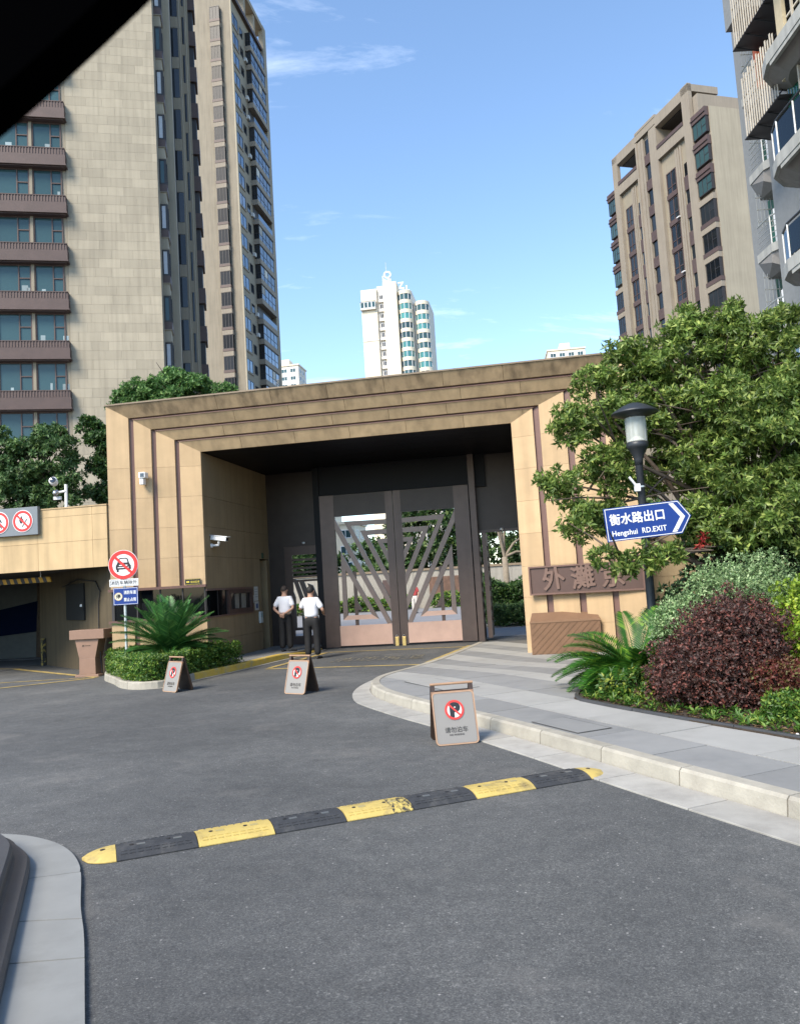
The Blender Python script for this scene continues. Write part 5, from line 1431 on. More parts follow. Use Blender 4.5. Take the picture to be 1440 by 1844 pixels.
def round_bay(cx_, cy, r_, ztop, n):
    for k in range(n):
        zf = ztop - 3.0 * (k + 1)
        seg = 14; pts = [(cx_ + r_ * math.cos(PI + PI * q / seg), cy + r_ * math.sin(PI + PI * q / seg)) for q in range(seg + 1)]
        MB().prism(pts, zf + 1.85, zf + 3.0).build('bay_parapet', CREAM, tW)
        pts2 = [(cx_ + (r_ - 0.12) * math.cos(PI + PI * q / seg), cy + (r_ - 0.12) * math.sin(PI + PI * q / seg)) for q in range(seg + 1)]
        MB().prism(pts2, zf, zf + 1.85).build('bay_glass', PANEG if k % 4 in (1, 2) else PANE, tW)
        fr2 = MB()
        for q in range(1, seg, 3):
            t = PI + PI * q / seg
            fr2.box(cx_ + (r_ - 0.06) * math.cos(t) - 0.06, cx_ + (r_ - 0.06) * math.cos(t) + 0.06, cy + (r_ - 0.06) * math.sin(t) - 0.06, cy + (r_ - 0.06) * math.sin(t) + 0.06, zf, zf + 1.85)
        fr2.build('bay_mullions', WHITEP, tW)
round_bay(6.9, 2.2, 2.1, 91.3, 13)
round_bay(11.8, 4.2, 2.2, 88.0, 12)
rsn = MB(); rsn.box(0.2, 0.5, 2, 2.3, 94.2, 97.2); rsn.box(2.6, 2.9, 2, 2.3, 94.2, 97.2); rsn.box(0.5, 2.6, 2.05, 2.25, 95.6, 95.8)
rsn.tube([(1.5, 2.2, 97), (1.5, 2.2, 101.5)], 0.07, 6)
rsn.build('sign_frame', ALU, tW)
text('roof_letter', 'O', 3.2, WHITEP, tW, 0.55, 97.2 - 1.0, 1.9, 0.06, 0.15)
text('roof_letter', 'N', 2.6, WHITEP, tW, 0.5, 94.3, 1.9, 0.05, 0.15)
text('roof_letter', 'Z', 3.0, WHITEP, tW, 5.0, 92.2, 1.6, 0.05, 0.15)
text('roof_letter', 'L', 2.4, WHITEP, tW, 7.4, 91.4, 1.6, 0.05, 0.15)

# ---- far roofs left and right of the portal line, pale block seen through the gate
def far_block(name, loc, rz, w, d, h, label, mw, step=3.0, n=4, zlow=0):
    e = empty(name, loc, rz, label, 'building')
    MB().box(0, w, 0, d, 0, h).build('wall', mw, e)
    MB().box(-0.3, w + 0.3, -0.3, d + 0.3, h, h + 0.5).build('parapet', CREAM, e)
    MB().box(w * 0.35, w * 0.62, d * 0.2, d * 0.7, h + 0.5, h + 3.2).build('stair_head', CREAM, e)
    z = h - 2.6
    while z > max(zlow, h - n * step - 1):
        for q in range(int(w // 3.4)):
            window(e, 'f', 0.0, 0.9 + q * 3.4, 3.1 + q * 3.4, z, z + 1.6, PANE, WHITEP, 0.1, (0.5,), None, 0.14)
        for q in range(int(d // 4)):
            window(e, 'r', w, 1.0 + q * 4, 3.2 + q * 4, z, z + 1.6, PANE, WHITEP, 0.1, (0.5,), None, 0.14)
        z -= step
    return e
far_block('pale_block', (-46.0, 300, 0), R(-9.6), 11, 10, 86.5, 'small pale apartment block just right of the farther left tower', CREAMS)
far_block('pale_block', (60.0, 300, 0), R(-6), 14, 10, 86.4, 'white rooftop with stair head peeking over the portal near the tree', CREAM)
far_block('cream_block', (-19.0, 150, 0), R(-9.6), 10.5, 10, 13.2, 'cream block glimpsed through the top left of the gate bars', CREAM)

# ---- balcony building at the right edge
tD = empty('balcony_building', (10.97, 22.0, 0), 0, 'near right building with white chamfered balconies and slatted metal screens', 'building')
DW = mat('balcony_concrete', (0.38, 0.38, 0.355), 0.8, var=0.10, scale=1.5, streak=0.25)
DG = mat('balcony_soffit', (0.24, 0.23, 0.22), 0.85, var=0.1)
TEAL = glass_mat('teal_glass', (0.035, 0.15, 0.12), mul=0.4, spec=0.2, ior=1.35)
RAILW = mat('rail_white', (0.7, 0.7, 0.68), 0.5); RAILG = mat('rail_grey', (0.42, 0.44, 0.43), 0.4, 0.4)
GRD = mat('grey_render', (0.22, 0.23, 0.235), 0.8, var=0.1)
MB().box(1.9, 12, -16, 3.4, 0, 34).build('wall', GRD, tD)
MB().box(3.5, 12, 3.4, 8.5, 0, 34).build('wall', GRD, tD)
for k in range(-1, 5):
    zf = 9.85 + 2.98 * k
    MB().prism([(0.0, -16), (0.0, -0.75), (0.20, -0.1), (0.75, 0.45), (1.9, 0.75), (1.9, -16)], zf - 0.34, zf).build('long_balcony', DW, tD)
    lb = tD.children[-1]
    MB().add([(0.10, -16, zf - 0.341), (0.10, -0.78, zf - 0.341), (0.30, -0.15, zf - 0.341), (0.8, 0.35, zf - 0.341), (1.9, 0.6, zf - 0.341), (1.9, -16, zf - 0.341),
              (0.55, -16, zf - 0.66), (0.55, -0.9, zf - 0.66), (0.70, -0.5, zf - 0.66), (1.1, -0.05, zf - 0.66), (1.9, 0.2, zf - 0.66), (1.9, -16, zf - 0.66)],
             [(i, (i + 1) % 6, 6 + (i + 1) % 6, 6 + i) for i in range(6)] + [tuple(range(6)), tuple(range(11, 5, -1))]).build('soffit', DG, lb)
    MB().box(0.02, 0.12, -16, -0.9, zf - 0.46, zf - 0.342).build('drip_edge', DW, lb)
    MB().box(1.84, 1.895, -15.8, 0.3, zf + 0.02, zf + 2.5).build('glazing', TEAL, tD)
    for q in range(8): MB().box(1.80, 1.838, -15.0 + q * 2.1, -14.93 + q * 2.1, zf + 0.02, zf + 2.5).build('glazing_bar', RAILG, tD)
    if k < 2:
        path = [(0.10, -15.8), (0.10, -0.75), (0.28, -0.12), (0.8, 0.38), (1.85, 0.66)]
        rl = MB(); rl.tube([(p[0], p[1], zf + 1.02) for p in path], 0.035, 8); rl.build('handrail', DKMETAL, lb)
        for p in [(0.10, -0.75 - 0.95 * q) for q in range(8)] + [(0.28, -0.12), (0.8, 0.38), (1.3, 0.52)]:
            MB().tube([(p[0], p[1], zf), (p[0], p[1], zf + 1.02)], 0.026, 6).build('post', RAILW, lb)
        gp = MB()
        for p, q in zip(path[:-1], path[1:]):
            gp.hexa([(p[0], p[1], zf + 0.10), (q[0], q[1], zf + 0.10), (q[0], q[1], zf + 0.92), (p[0], p[1], zf + 0.92)], (0.012, 0.006, 0))
        gp.build('rail_glass', clear_glass('rail_glass', (0.45, 0.66, 0.56), 0.0), lb)
    ze = zf - 0.12
    MB().prism([(2.52, 5.1), (2.72, 4.75), (3.5, 4.75), (3.5, 6.2), (2.52, 6.2)], ze - 0.30, ze).build('end_balcony', DW, tD)
    eb = tD.children[-1]
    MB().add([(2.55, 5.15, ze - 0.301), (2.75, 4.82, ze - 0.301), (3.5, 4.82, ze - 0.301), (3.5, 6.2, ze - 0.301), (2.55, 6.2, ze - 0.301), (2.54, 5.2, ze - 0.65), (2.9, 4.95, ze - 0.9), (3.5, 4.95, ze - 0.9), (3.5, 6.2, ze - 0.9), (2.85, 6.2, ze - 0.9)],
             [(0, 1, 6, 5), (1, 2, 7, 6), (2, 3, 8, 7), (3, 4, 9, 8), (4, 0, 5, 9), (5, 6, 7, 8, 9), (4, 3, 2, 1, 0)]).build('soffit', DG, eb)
    MB().box(2.72, 3.4, 4.74, 4.81, ze - 0.62, ze - 0.36).build('soffit_beam', DW, eb)
    rl = MB()
    for h_, r_ in ((1.0, 0.03), (0.8, 0.014), (0.6, 0.014), (0.4, 0.014), (0.2, 0.014)):
        rl.tube([(2.58, 6.1, ze + h_), (2.57, 5.12, ze + h_), (2.75, 4.82, ze + h_), (3.5, 4.80, ze + h_)], r_, 6)
    rl.build('rails', RAILG, eb)
    for p in ((2.57, 5.12), (2.75, 4.82), (3.1, 4.81), (3.46, 4.80)):
        MB().tube([(p[0], p[1], ze), (p[0], p[1], ze + 1.0)], 0.024, 6).build('post', RAILW, eb)
    for q in range(7): MB().box(2.60 + q * 0.13, 2.615 + q * 0.13, 6.02, 6.05, ze + 1.0, ze + 2.3).build('cage_bar', RAILG, eb)
    for q in range(3): MB().box(2.58, 3.5, 6.02, 6.05, ze + 1.2 + q * 0.45, ze + 1.22 + q * 0.45).build('cage_rail', RAILG, eb)
    MB().box(2.95, 3.35, 5.2, 5.6, ze, ze + 1.45).build('white_cupboard', WHITEP, eb)
    MB().box(3.40, 3.46, 5.0, 6.8, ze, ze + 2.3).build('door_leaf', TEAL, eb)
SLAT = mat('slat_pale', (0.55, 0.49, 0.40), 0.6, var=0.1, rnd=0.15)
for zs, h_, y1, n_ in ((15.0, 1.95, 2.15, 15), (18.1, 2.2, 2.35, 16)):
    sc_ = MB().prism([(0.62, y1 + 0.1), (0.62, y1 - n_ * 0.15), (1.9, y1 - n_ * 0.15), (1.9, y1 + 0.1)], zs - 0.04, zs - 0.01).build('slatted_screen', TDARK, tD)
    for q in range(n_):
        MB().box(0.66, 0.675, y1 - q * 0.15 - 0.034, y1 - q * 0.15 + 0.034, zs, zs + h_ + (0.10 if q % 2 else 0)).build('slat', SLAT, sc_)
    for z_ in (0.12, 0.75, 1.35, 1.85):
        MB().tube([(0.72, y1 + 0.08, zs + z_), (0.72, y1 - n_ * 0.15, zs + z_)], 0.022, 6).build('rail', DKMETAL, sc_)
    for q in range(4): MB().tube([(0.66, y1 - 0.1 - q * 0.65, zs - 0.04), (1.9, y1 - 0.1 - q * 0.65, zs - 0.30)], 0.02, 6).build('bracket', DKMETAL, sc_)
MB().box(1.45, 1.70, 2.6, 2.85, 17.0, 19.9).build('orange_column', mat('orange_paint', (0.55, 0.13, 0.06), 0.6, var=0.1), tD)
MB().box(0.9, 1.9, 2.2, 3.4, 19.4, 34).build('upper_wall', GRD, tD)
MB().box(1.0, 1.04, -1.2, 0.2, 13.2, 16.6).build('green_panel', glass_mat('green_panel', (0.03, 0.16, 0.11)), tD)
MB().box(0.60, 0.70, -0.75, -0.35, 15.2, 22).build('tan_fin', mat('tan_fin', (0.50, 0.42, 0.28), 0.7), tD)
for q in range(4): MB().box(0.62, 0.68, -1.2 - q * 0.5, -1.14 - q * 0.5, 13.9, 22).build('upright', SLAT, tD)
for q in range(6): MB().box(0.66, 0.70, -3.2, -0.8, 15.4 + q * 0.7, 15.45 + q * 0.7).build('crossbar', SLAT, tD)

# ================================================================== VEGETATION
def leaf_mat(name, col, col2, rough=0.45, trans=0.28, var=0.35):
    if name in MATS: return MATS[name]
    mt = bpy.data.materials.new(name); mt.use_nodes = True
    t = mt.node_tree; nodes, L = t.nodes, t.links
    bs = nodes['Principled BSDF']; bs.inputs['Roughness'].default_value = rough
    bs.inputs['Specular IOR Level'].default_value = 0.4
    ge = nodes.new('ShaderNodeNewGeometry')
    rp = nodes.new('ShaderNodeValToRGB')
    e = rp.color_ramp.elements
    e[0].position, e[0].color = 0.0, (*[c * (1 - var) for c in col], 1)
    e[1].position, e[1].color = 1.0, (*col2, 1)
    k = e.new(0.62); k.color = (*col, 1)
    L.new(ge.outputs['Random Per Island'], rp.inputs[0])
    tcn = nodes.new('ShaderNodeTexCoord')
    no = nodes.new('ShaderNodeTexNoise'); no.inputs['Scale'].default_value = 2.2; no.inputs['Detail'].default_value = 3
    L.new(tcn.outputs['Object'], no.inputs['Vector'])
    mr = nodes.new('ShaderNodeMapRange'); mr.inputs['From Min'].default_value = 0.3; mr.inputs['From Max'].default_value = 0.7
    mr.inputs['To Min'].default_value = 0.75; mr.inputs['To Max'].default_value = 1.25
    L.new(no.outputs['Fac'], mr.inputs['Value'])
    vm = nodes.new('ShaderNodeVectorMath'); vm.operation = 'SCALE'
    L.new(rp.outputs[0], vm.inputs[0]); L.new(mr.outputs[0], vm.inputs['Scale'])
    L.new(vm.outputs[0], bs.inputs['Base Color'])
    tr = nodes.new('ShaderNodeBsdfTranslucent'); L.new(vm.outputs[0], tr.inputs['Color'])
    mxs = nodes.new('ShaderNodeMixShader'); mxs.inputs['Fac'].default_value = trans
    L.new(bs.outputs[0], mxs.inputs[1]); L.new(tr.outputs[0], mxs.inputs[2])
    L.new(mxs.outputs[0], nodes['Material Output'].inputs['Surface'])
    MATS[name] = mt
    return mt
BARK = mat('bark', (0.10, 0.075, 0.055), 0.9, var=0.3, scale=9, bump=0.5, bscale=25)
BARK_P = mat('pale_bark', (0.26, 0.22, 0.17), 0.9, var=0.25, scale=6, bump=0.4, bscale=25)

def unit(a): return a / np.maximum(np.linalg.norm(a, axis=1, keepdims=True), 1e-9)
def leaves_mesh(name, pos, dirs, nrm, length, width, m_, fold=0.12, droop=0.0):
    """kite shaped leaves: base at pos, pointing along dirs, face normal nrm"""
    n = len(pos)
    dirs = unit(dirs); side = unit(np.cross(dirs, nrm)); nn = np.cross(side, dirs)
    L_ = length.reshape(-1, 1); Wd = width.reshape(-1, 1)
    v0 = pos
    mid = pos + dirs * L_ * 0.48 + nn * L_ * fold
    v1 = mid + side * Wd * 0.5
    v3 = mid - side * Wd * 0.5
    v2 = pos + dirs * L_ - nn * L_ * droop
    vc = pos + dirs * L_ * 0.5 + nn * L_ * (fold - 0.10)
    V = np.stack([v0, v1, v2, v3], 1).reshape(-1, 3)
    idx = np.arange(n) * 4
    F_ = np.stack([idx, idx + 1, idx + 2, idx, idx + 2, idx + 3], 1).reshape(-1)
    me = bpy.data.meshes.new(name)
    me.vertices.add(len(V)); me.vertices.foreach_set('co', V.astype(np.float32).ravel())
    me.loops.add(len(F_)); me.loops.foreach_set('vertex_index', F_.astype(np.int32))
    me.polygons.add(len(F_) // 3); me.polygons.foreach_set('loop_start', np.arange(0, len(F_), 3, dtype=np.int32))
    me.polygons.foreach_set('loop_total', np.full(len(F_) // 3, 3, dtype=np.int32))
    me.update(); me.validate()
    me.materials.append(m_)
    return me
def rdir(n): return unit(rng.normal(size=(n, 3)))
def blob_points(blobs, n, shell=0.55):
    """points spread through overlapping ellipsoids, denser near their skins"""
    vol = np.array([b[3] * b[4] * b[5] * (b[6] if len(b) > 6 else 1) for b in blobs]) ** 0.8
    pick = rng.choice(len(blobs), n, p=vol / vol.sum())
    B = np.array([b[:6] for b in blobs])[pick]
    d = rdir(n)
    r_ = (shell + (1 - shell) * rng.random(n) ** 0.6).reshape(-1, 1) * (0.82 + 0.34 * rng.random((n, 1)))
    return B[:, :3] + d * r_ * B[:, 3:6], d, B
def clump_points(blobs, n, sub=24, rs=0.30):
    """leaf whorls gathered in small clumps over each blob, so light and dark tufts and gaps show"""
    C_, Rr, D_ = [], [], []
    for b in blobs:
        k = max(5, int(sub * (b[6] if len(b) > 6 else 1)))
        d = rdir(k); r_ = (0.55 + 0.5 * rng.random((k, 1)))
        C_.append(np.array(b[:3]) + d * r_ * np.array(b[3:6])); Rr.append(np.full(k, max(b[3:6]) * rs) * (0.7 + 0.7 * rng.random(k))); D_.append(d)
    C_, Rr, D_ = np.concatenate(C_), np.concatenate(Rr), np.concatenate(D_)
    w = Rr ** 2; pick = rng.choice(len(C_), n, p=w / w.sum())
    g_ = rdir(n) * (0.45 + 0.6 * rng.random((n, 1))) * Rr[pick].reshape(-1, 1) * np.array([1.15, 1.15, 0.7])
    return C_[pick] + g_, unit(g_ + D_[pick] * 0.3 * Rr[pick].reshape(-1, 1)), None
def whorl_leaves(name, centres, out_dir, per, length, ratio, m_, spread=0.9, jit=0.25, fold=0.1, droop=0.1):
    n = len(centres)
    axis = unit(out_dir + rng.normal(size=(n, 3)) * 0.45 + np.array([0, 0, 0.25]))
    tmp = unit(np.cross(axis, rdir(n))); b2 = np.cross(axis, tmp)
    P_, D_, N_, L_ = [], [], [], []
    for k in range(per):
        t = (2 * PI * k / per + rng.random(n) * 0.9).reshape(-1, 1)
        rad = tmp * np.cos(t) + b2 * np.sin(t)
        sp = (spread * (0.6 + 0.8 * rng.random(n))).reshape(-1, 1)
        d = unit(axis * (1.05 - 0.5 * sp) + rad * sp + rng.normal(size=(n, 3)) * 0.15)
        ln = length * (0.5 + 0.8 * rng.random(n))
        P_.append(centres + rad * 0.004 + rng.normal(size=(n, 3)) * length * jit * 0.4); D_.append(d); N_.append(unit(axis - d * (axis * d).sum(1, keepdims=True) + 1e-4)); L_.append(ln)
    P_, D_, N_, L_ = np.concatenate(P_), np.concatenate(D_), np.concatenate(N_), np.concatenate(L_)
    return leaves_mesh(name, P_, D_, N_, L_, L_ * ratio * (0.8 + 0.4 * rng.random(len(L_))), m_, fold, droop)

def branch_tubes(mb, base, tips, r0_, levels=2, seg=6, wob=0.08):
    for tip in tips:
        p0, p3 = Vector(base), Vector(tip)
        mid1 = p0.lerp(p3, 0.35) + Vector((random.uniform(-wob, wob), random.uniform(-wob, wob), wob * 1.2)) * (p3 - p0).length
        mid2 = p0.lerp(p3, 0.7) + Vector((random.uniform(-wob, wob), random.uniform(-wob, wob), wob * 0.6)) * (p3 - p0).length
        mb.tube([p0, mid1, mid2, p3], [r0_, r0_ * 0.75, r0_ * 0.5, r0_ * 0.2], seg, cap=False)
        if levels > 1:
            for q in range(3):
                s_ = mid1.lerp(p3, random.uniform(0.1, 0.8))
                d_ = Vector((random.uniform(-1, 1), random.uniform(-1, 1), random.uniform(-0.2, 0.9))).normalized() * (p3 - p0).length * random.uniform(0.2, 0.4)
                mb.tube([s_, s_ + d_ * 0.5 + Vector((0, 0, 0.03)), s_ + d_], [r0_ * 0.4, r0_ * 0.28, r0_ * 0.1], 5, cap=False)

def tree(name, label, loc, trunk_h, blobs, m_leaf, n, per, length, ratio, trunk_r=0.12, bark=BARK, group=None, stems=1, shell=0.5, cat='tree'):
    e = empty(name, loc, 0, label, cat, group)
    pts, d, B = clump_points(blobs, n)
    me = whorl_leaves('crown', pts, d, per, length, ratio, m_leaf)
    obj('crown', me, e)
    mb = MB()
    if stems == 1:
        mb.tube([(0, 0, -0.1), (0.03, 0.02, trunk_h * 0.5), (0, 0, trunk_h)], [trunk_r * 1.25, trunk_r, trunk_r * 0.8], 10)
        branch_tubes(mb, (0, 0, trunk_h), [(b[0], b[1], b[2]) for b in blobs], trunk_r * 0.5)
    else:
        for s_ in range(stems):
            t = 2 * PI * s_ / stems + 0.4
            top = Vector((math.cos(t) * 0.35, math.sin(t) * 0.3, trunk_h * random.uniform(0.8, 1.15)))
            mb.tube([(math.cos(t) * 0.08, math.sin(t) * 0.08, -0.1), tuple(top * 0.5), tuple(top)], [trunk_r, trunk_r * 0.8, trunk_r * 0.65], 8)
            mine = [b for k, b in enumerate(blobs) if k % stems == s_]
            branch_tubes(mb, top, [(b[0], b[1], b[2]) for b in mine], trunk_r * 0.5)
    mb.build('trunk', bark, e, smooth=True)
    return e

# ---- the big tree on the right
LG = leaf_mat('leaf_camellia', (0.165, 0.265, 0.058), (0.46, 0.54, 0.15), rough=0.4, trans=0.45, var=0.55)
def cpt(px, py, Y_):                       # photo direction to a point at a chosen distance
    d = fw + rt * ((px - 720) / 1442.0) - up * ((py - 922) / 1442.0)
    t = Y_ / d.y
    return Vector((0, 0, 1.7)) + d * t
crown_spots = [(1015, 870, 12.2, 0.36), (1040, 770, 12.4, 0.42), (1065, 690, 12.6, 0.34), (1100, 840, 12.3, 0.46), (1120, 740, 12.7, 0.50), (1135, 650, 12.9, 0.42),
               (1200, 640, 12.8, 0.52), (1180, 760, 12.9, 0.55), (1050, 940, 12.0, 0.34), (1110, 930, 12.4, 0.36), (1260, 620, 12.6, 0.50), (1275, 720, 12.4, 0.58), (1330, 610, 12.7, 0.46),
               (1390, 650, 12.4, 0.58), (1360, 740, 12.0, 0.62), (1250, 830, 12.6, 0.52), (1330, 850, 11.9, 0.58), (1420, 790, 11.7, 0.62), (1400, 900, 11.5, 0.60), (1320, 940, 11.8, 0.46),
               (1250, 930, 12.1, 0.36), (1480, 700, 12.0, 0.65), (1490, 860, 11.6, 0.65), (1450, 960, 11.5, 0.5), (1260, 960, 11.9, 0.30), (1180, 860, 13.1, 0.34),
               (1545, 760, 12.0, 0.7), (1300, 575, 12.8, 0.34), (1225, 585, 12.8, 0.34), (1400, 590, 12.6, 0.40), (1300, 780, 12.9, 0.55), (1150, 700, 13.2, 0.5), (1390, 820, 12.6, 0.6), (1290, 880, 12.6, 0.45), (1210, 800, 13.2, 0.42), (1230, 700, 13.6, 0.5), (1350, 680, 13.5, 0.6), (1440, 740, 13.5, 0.6),
               (1080, 1005, 11.1, 0.16), (1120, 1015, 11.1, 0.20), (1165, 1005, 11.1, 0.20), (1205, 1000, 11.2, 0.18)]
tb = Vector((5.35, 12.6, 0.1))
blobs = []
for px, py, y_, r_ in crown_spots:
    c = cpt(px, py, y_) - tb
    blobs.append((c.x, c.y, c.z, r_, r_, r_ * 0.85, 1.0))
big = tree('broadleaf_tree', 'big glossy broadleaf tree overhanging the lamp post on the right', tuple(tb), 1.5, blobs, LG, 15500, 8, 0.100, 0.36, 0.10, BARK, None, 5, 0.35)
pr = rng.random((18, 3)) * np.array([0.12, 0.1, 0.22]) + np.array(cpt(1268, 975, 11.5) - tb) - 0.1
obj('red_leaves', whorl_leaves('red_leaves', pr, rdir(18), 3, 0.09, 0.35, leaf_mat('leaf_red', (0.35, 0.03, 0.03), (0.45, 0.07, 0.05))), big)

# ---- shrubs in the bed: ellipsoid domes packed with small leaves
def shrub(name, label, loc, blobs, m_leaf, n, per, length, ratio, cat='shrub', stem=BARK, shell=0.62, core=None):
    e = empty(name, loc, 0, label, cat)
    pts, d, B = blob_points(blobs, int(n * 0.5), shell)
    p2, d2, _ = clump_points(blobs, int(n * 0.5), 55, 0.24)
    pts, d = np.concatenate([pts, p2]), np.concatenate([d, d2])
    ok = pts[:, 2] > 0.02
    obj('foliage', whorl_leaves('foliage', pts[ok], d[ok], per, length, ratio, m_leaf, 0.8), e)
    mb = MB()
    for b in blobs:
        for q in range(4):
            mb.tube([(b[0] * 0.3, b[1] * 0.3, 0), (b[0] * 0.7 + random.uniform(-0.1, 0.1), b[1] * 0.7, b[2] * 0.6), (b[0] + random.uniform(-.5, .5) * b[3], b[1] + random.uniform(-.5, .5) * b[4], b[2] + 0.3 * b[5])], [0.018, 0.012, 0.005], 5, cap=False)
    mb.build('stems', stem, e)
    return e
L_PALE = leaf_mat('leaf_pale', (0.22, 0.35, 0.14), (0.48, 0.58, 0.32), rough=0.55, var=0.45)
L_PURP = leaf_mat('leaf_purple', (0.072, 0.038, 0.031), (0.21, 0.062, 0.045), rough=0.5, trans=0.15, var=0.45)
L_LIME = leaf_mat('leaf_lime', (0.20, 0.33, 0.03), (0.46, 0.56, 0.06), rough=0.45)
L_RED = leaf_mat('leaf_redgreen', (0.17, 0.045, 0.035), (0.14, 0.15, 0.04), rough=0.5)
L_HEDGE = leaf_mat('leaf_hedge', (0.070, 0.165, 0.024), (0.28, 0.37, 0.06), rough=0.42)
L_YG = leaf_mat('leaf_yellowgreen', (0.065, 0.15, 0.03), (0.40, 0.44, 0.07), rough=0.45)
def at(px, py, Y_, z0=0.15):
    c = cpt(px, py, Y_); return c
c = cpt(1305, 1100, 10.3)
shrub('pale_shrub', 'rounded pale variegated shrub behind the purple one', (c.x, c.y, 0.12), [(0.0, 0, 0.72, 0.82, 0.65, 0.86), (0.55, 0.1, 0.85, 0.70, 0.6, 0.80), (-0.42, 0.0, 0.55, 0.55, 0.55, 0.68)], L_PALE, 15000, 4, 0.040, 0.5)
c = cpt(1300, 1200, 9.05)
shrub('purple_shrub', 'large dark purple rounded shrub at the pavement edge', (c.x, c.y, 0.12), [(0.0, 0, 0.50, 0.66, 0.60, 0.62), (0.18, 0, 0.72, 0.56, 0.55, 0.50), (-0.2, 0, 0.36, 0.58, 0.55, 0.42), (0.30, -0.1, 0.35, 0.45, 0.5, 0.40)], L_PURP, 17000, 4, 0.038, 0.55)
c = cpt(1450, 1130, 9.2)
shrub('lime_shrub', 'bright lime yellow shrub cut off by the right edge', (c.x + 0.12, c.y, 0.12), [(0.0, 0, 0.80, 0.42, 0.5, 0.58), (0.3, 0.1, 0.9, 0.5, 0.5, 0.6), (0.05, 0, 0.5, 0.36, 0.4, 0.4)], L_LIME, 6500, 4, 0.046, 0.6)
c = cpt(1405, 1235, 8.55)
shrub('red_shrub', 'small red tinged shrub low in front of the lime one', (c.x, c.y, 0.12), [(0.0, 0, 0.36, 0.28, 0.25, 0.22), (0.15, 0, 0.30, 0.2, 0.2, 0.2)], L_RED, 1500, 4, 0.036, 0.6)
c = cpt(1425, 1290, 8.0)
shrub('low_green_plant', 'low leafy green plant at the bed edge far right', (c.x, c.y, 0.12), [(0.0, 0, 0.14, 0.28, 0.2, 0.16)], L_HEDGE, 700, 4, 0.045, 0.5, 'plant')
c = cpt(1150, 1240, 9.9)
shrub('yellow_green_plant', 'low yellow green plant below the right cycad', (c.x, c.y, 0.12), [(0.0, 0, 0.18, 0.22, 0.2, 0.16), (-0.22, 0.1, 0.16, 0.22, 0.2, 0.15), (0.24, 0, 0.2, 0.2, 0.2, 0.17)], L_YG, 620, 6, 0.075, 0.40, 'plant')
c = cpt(1105, 1255, 10.2)
shrub('dark_green_plant', 'dark green low plant filling the left bed corner', (c.x, c.y, 0.12), [(0.0, -0.25, 0.08, 0.22, 0.2, 0.11), (0.35, 0.1, 0.14, 0.3, 0.3, 0.14), (0.65, 0.0, 0.16, 0.3, 0.3, 0.16)], L_HEDGE, 900, 6, 0.07, 0.4, 'plant')
# dark evergreen mass behind the pale shrub
c = cpt(1400, 1000, 12.2)
shrub('dark_shrub', 'dark evergreen shrub in the shade under the big tree', (c.x, c.y, 0.1), [(0, 0, 1.1, 1.3, 0.7, 1.0), (-1.0, 0.2, 0.8, 0.8, 0.6, 0.8)], leaf_mat('leaf_dark', (0.022, 0.055, 0.018), (0.06, 0.11, 0.03)), 3800, 6, 0.10, 0.4)

def scatter(poly, n):
    xs = [p[0] for p in poly]; ys = [p[1] for p in poly]; out = []
    while len(out) < n:
        p = (random.uniform(min(xs), max(xs)), random.uniform(min(ys), max(ys)))
        if inside(p, poly): out.append(p)
    return np.array(out)
strip = [(2.08, 10.1), (2.22, 9.70), (2.36, 9.40), (2.71, 8.54), (3.41, 7.12), (4.2, 5.4), (4.75, 5.7), (3.95, 7.4), (3.15, 8.9), (2.75, 9.8), (2.5, 10.6)]
q = scatter(strip, 2600); P3 = np.column_stack([q, np.full(len(q), 0.155)])
lit = obj('leaf_litter', leaves_mesh('leaf_litter', P3, rdir(len(q)) * np.array([1, 1, 0.15]), np.tile([0, 0, 1.0], (len(q), 1)) + rng.normal(size=(len(q), 3)) * 0.25, 0.03 + 0.03 * rng.random(len(q)), 0.012 + 0.015 * rng.random(len(q)), leaf_mat('dry_leaf', (0.11, 0.065, 0.035), (0.27, 0.19, 0.10), trans=0.05)))
tag(lit, 'brown leaf litter on the soil under the shrubs', 'leaf litter', kind='stuff')
q = scatter(strip, 330); P3 = np.column_stack([q, np.full(len(q), 0.17)])
gc = obj('ground_cover', whorl_leaves('ground_cover', P3, np.tile([0, 0, 1.0], (len(q), 1)), 7, 0.075, 0.30, L_HEDGE, 0.9))
tag(gc, 'sparse low green ground cover along the bed edge', 'ground cover', kind='stuff')
peb = MB()
for i in range(26):
    t = random.random(); x, y = 3.30 + t * 0.55 + random.uniform(-0.05, 0.10), 7.35 - t * 1.1 + random.uniform(-0.03, 0.05); r_ = random.uniform(0.008, 0.02)
    peb.lathe([(r_ * 0.4, -r_ * 0.4), (r_, 0), (r_ * 0.5, r_ * 0.5)], 6, (x, y, 0.16))
tag(peb.build('white_pebbles', mat('pebble_white', (0.6, 0.59, 0.56), 0.7)), 'scattered white pebbles at the right bed edge', 'pebbles', kind='stuff')

# ---- clipped hedge on the island
def hedge_fill(poly, z0, z1, n):
    xs = [p[0] for p in poly]; ys = [p[1] for p in poly]; out = []
    while len(out) < n:
        p = (random.uniform(min(xs), max(xs)), random.uniform(min(ys), max(ys)))
        if inside(p, poly): out.append((*p, 0))
    P_ = np.array(out)
    # keep a thick skin near the sides and the top
    zz = z0 + (z1 - z0) * rng.random(n) ** 0.55
    P_[:, 2] = zz + 0.05 * np.sin(P_[:, 0] * 5.1) * np.cos(P_[:, 1] * 4.3)
    return P_
hp = [tuple(p) for p in offset_line([q for q in KL if q[1] < 18.3 or q[0] < -5], 0.13)]
hp = hp + [(-4.28, 18.6), (-4.45, 19.2), tuple(W(-7.5, -0.12).xy), tuple(W(-9.3, -0.82).xy)]
hg = empty('clipped_hedge', (-5.4, 17.0, 0.07), 0, 'low clipped green hedge filling the kerbed island', 'hedge')
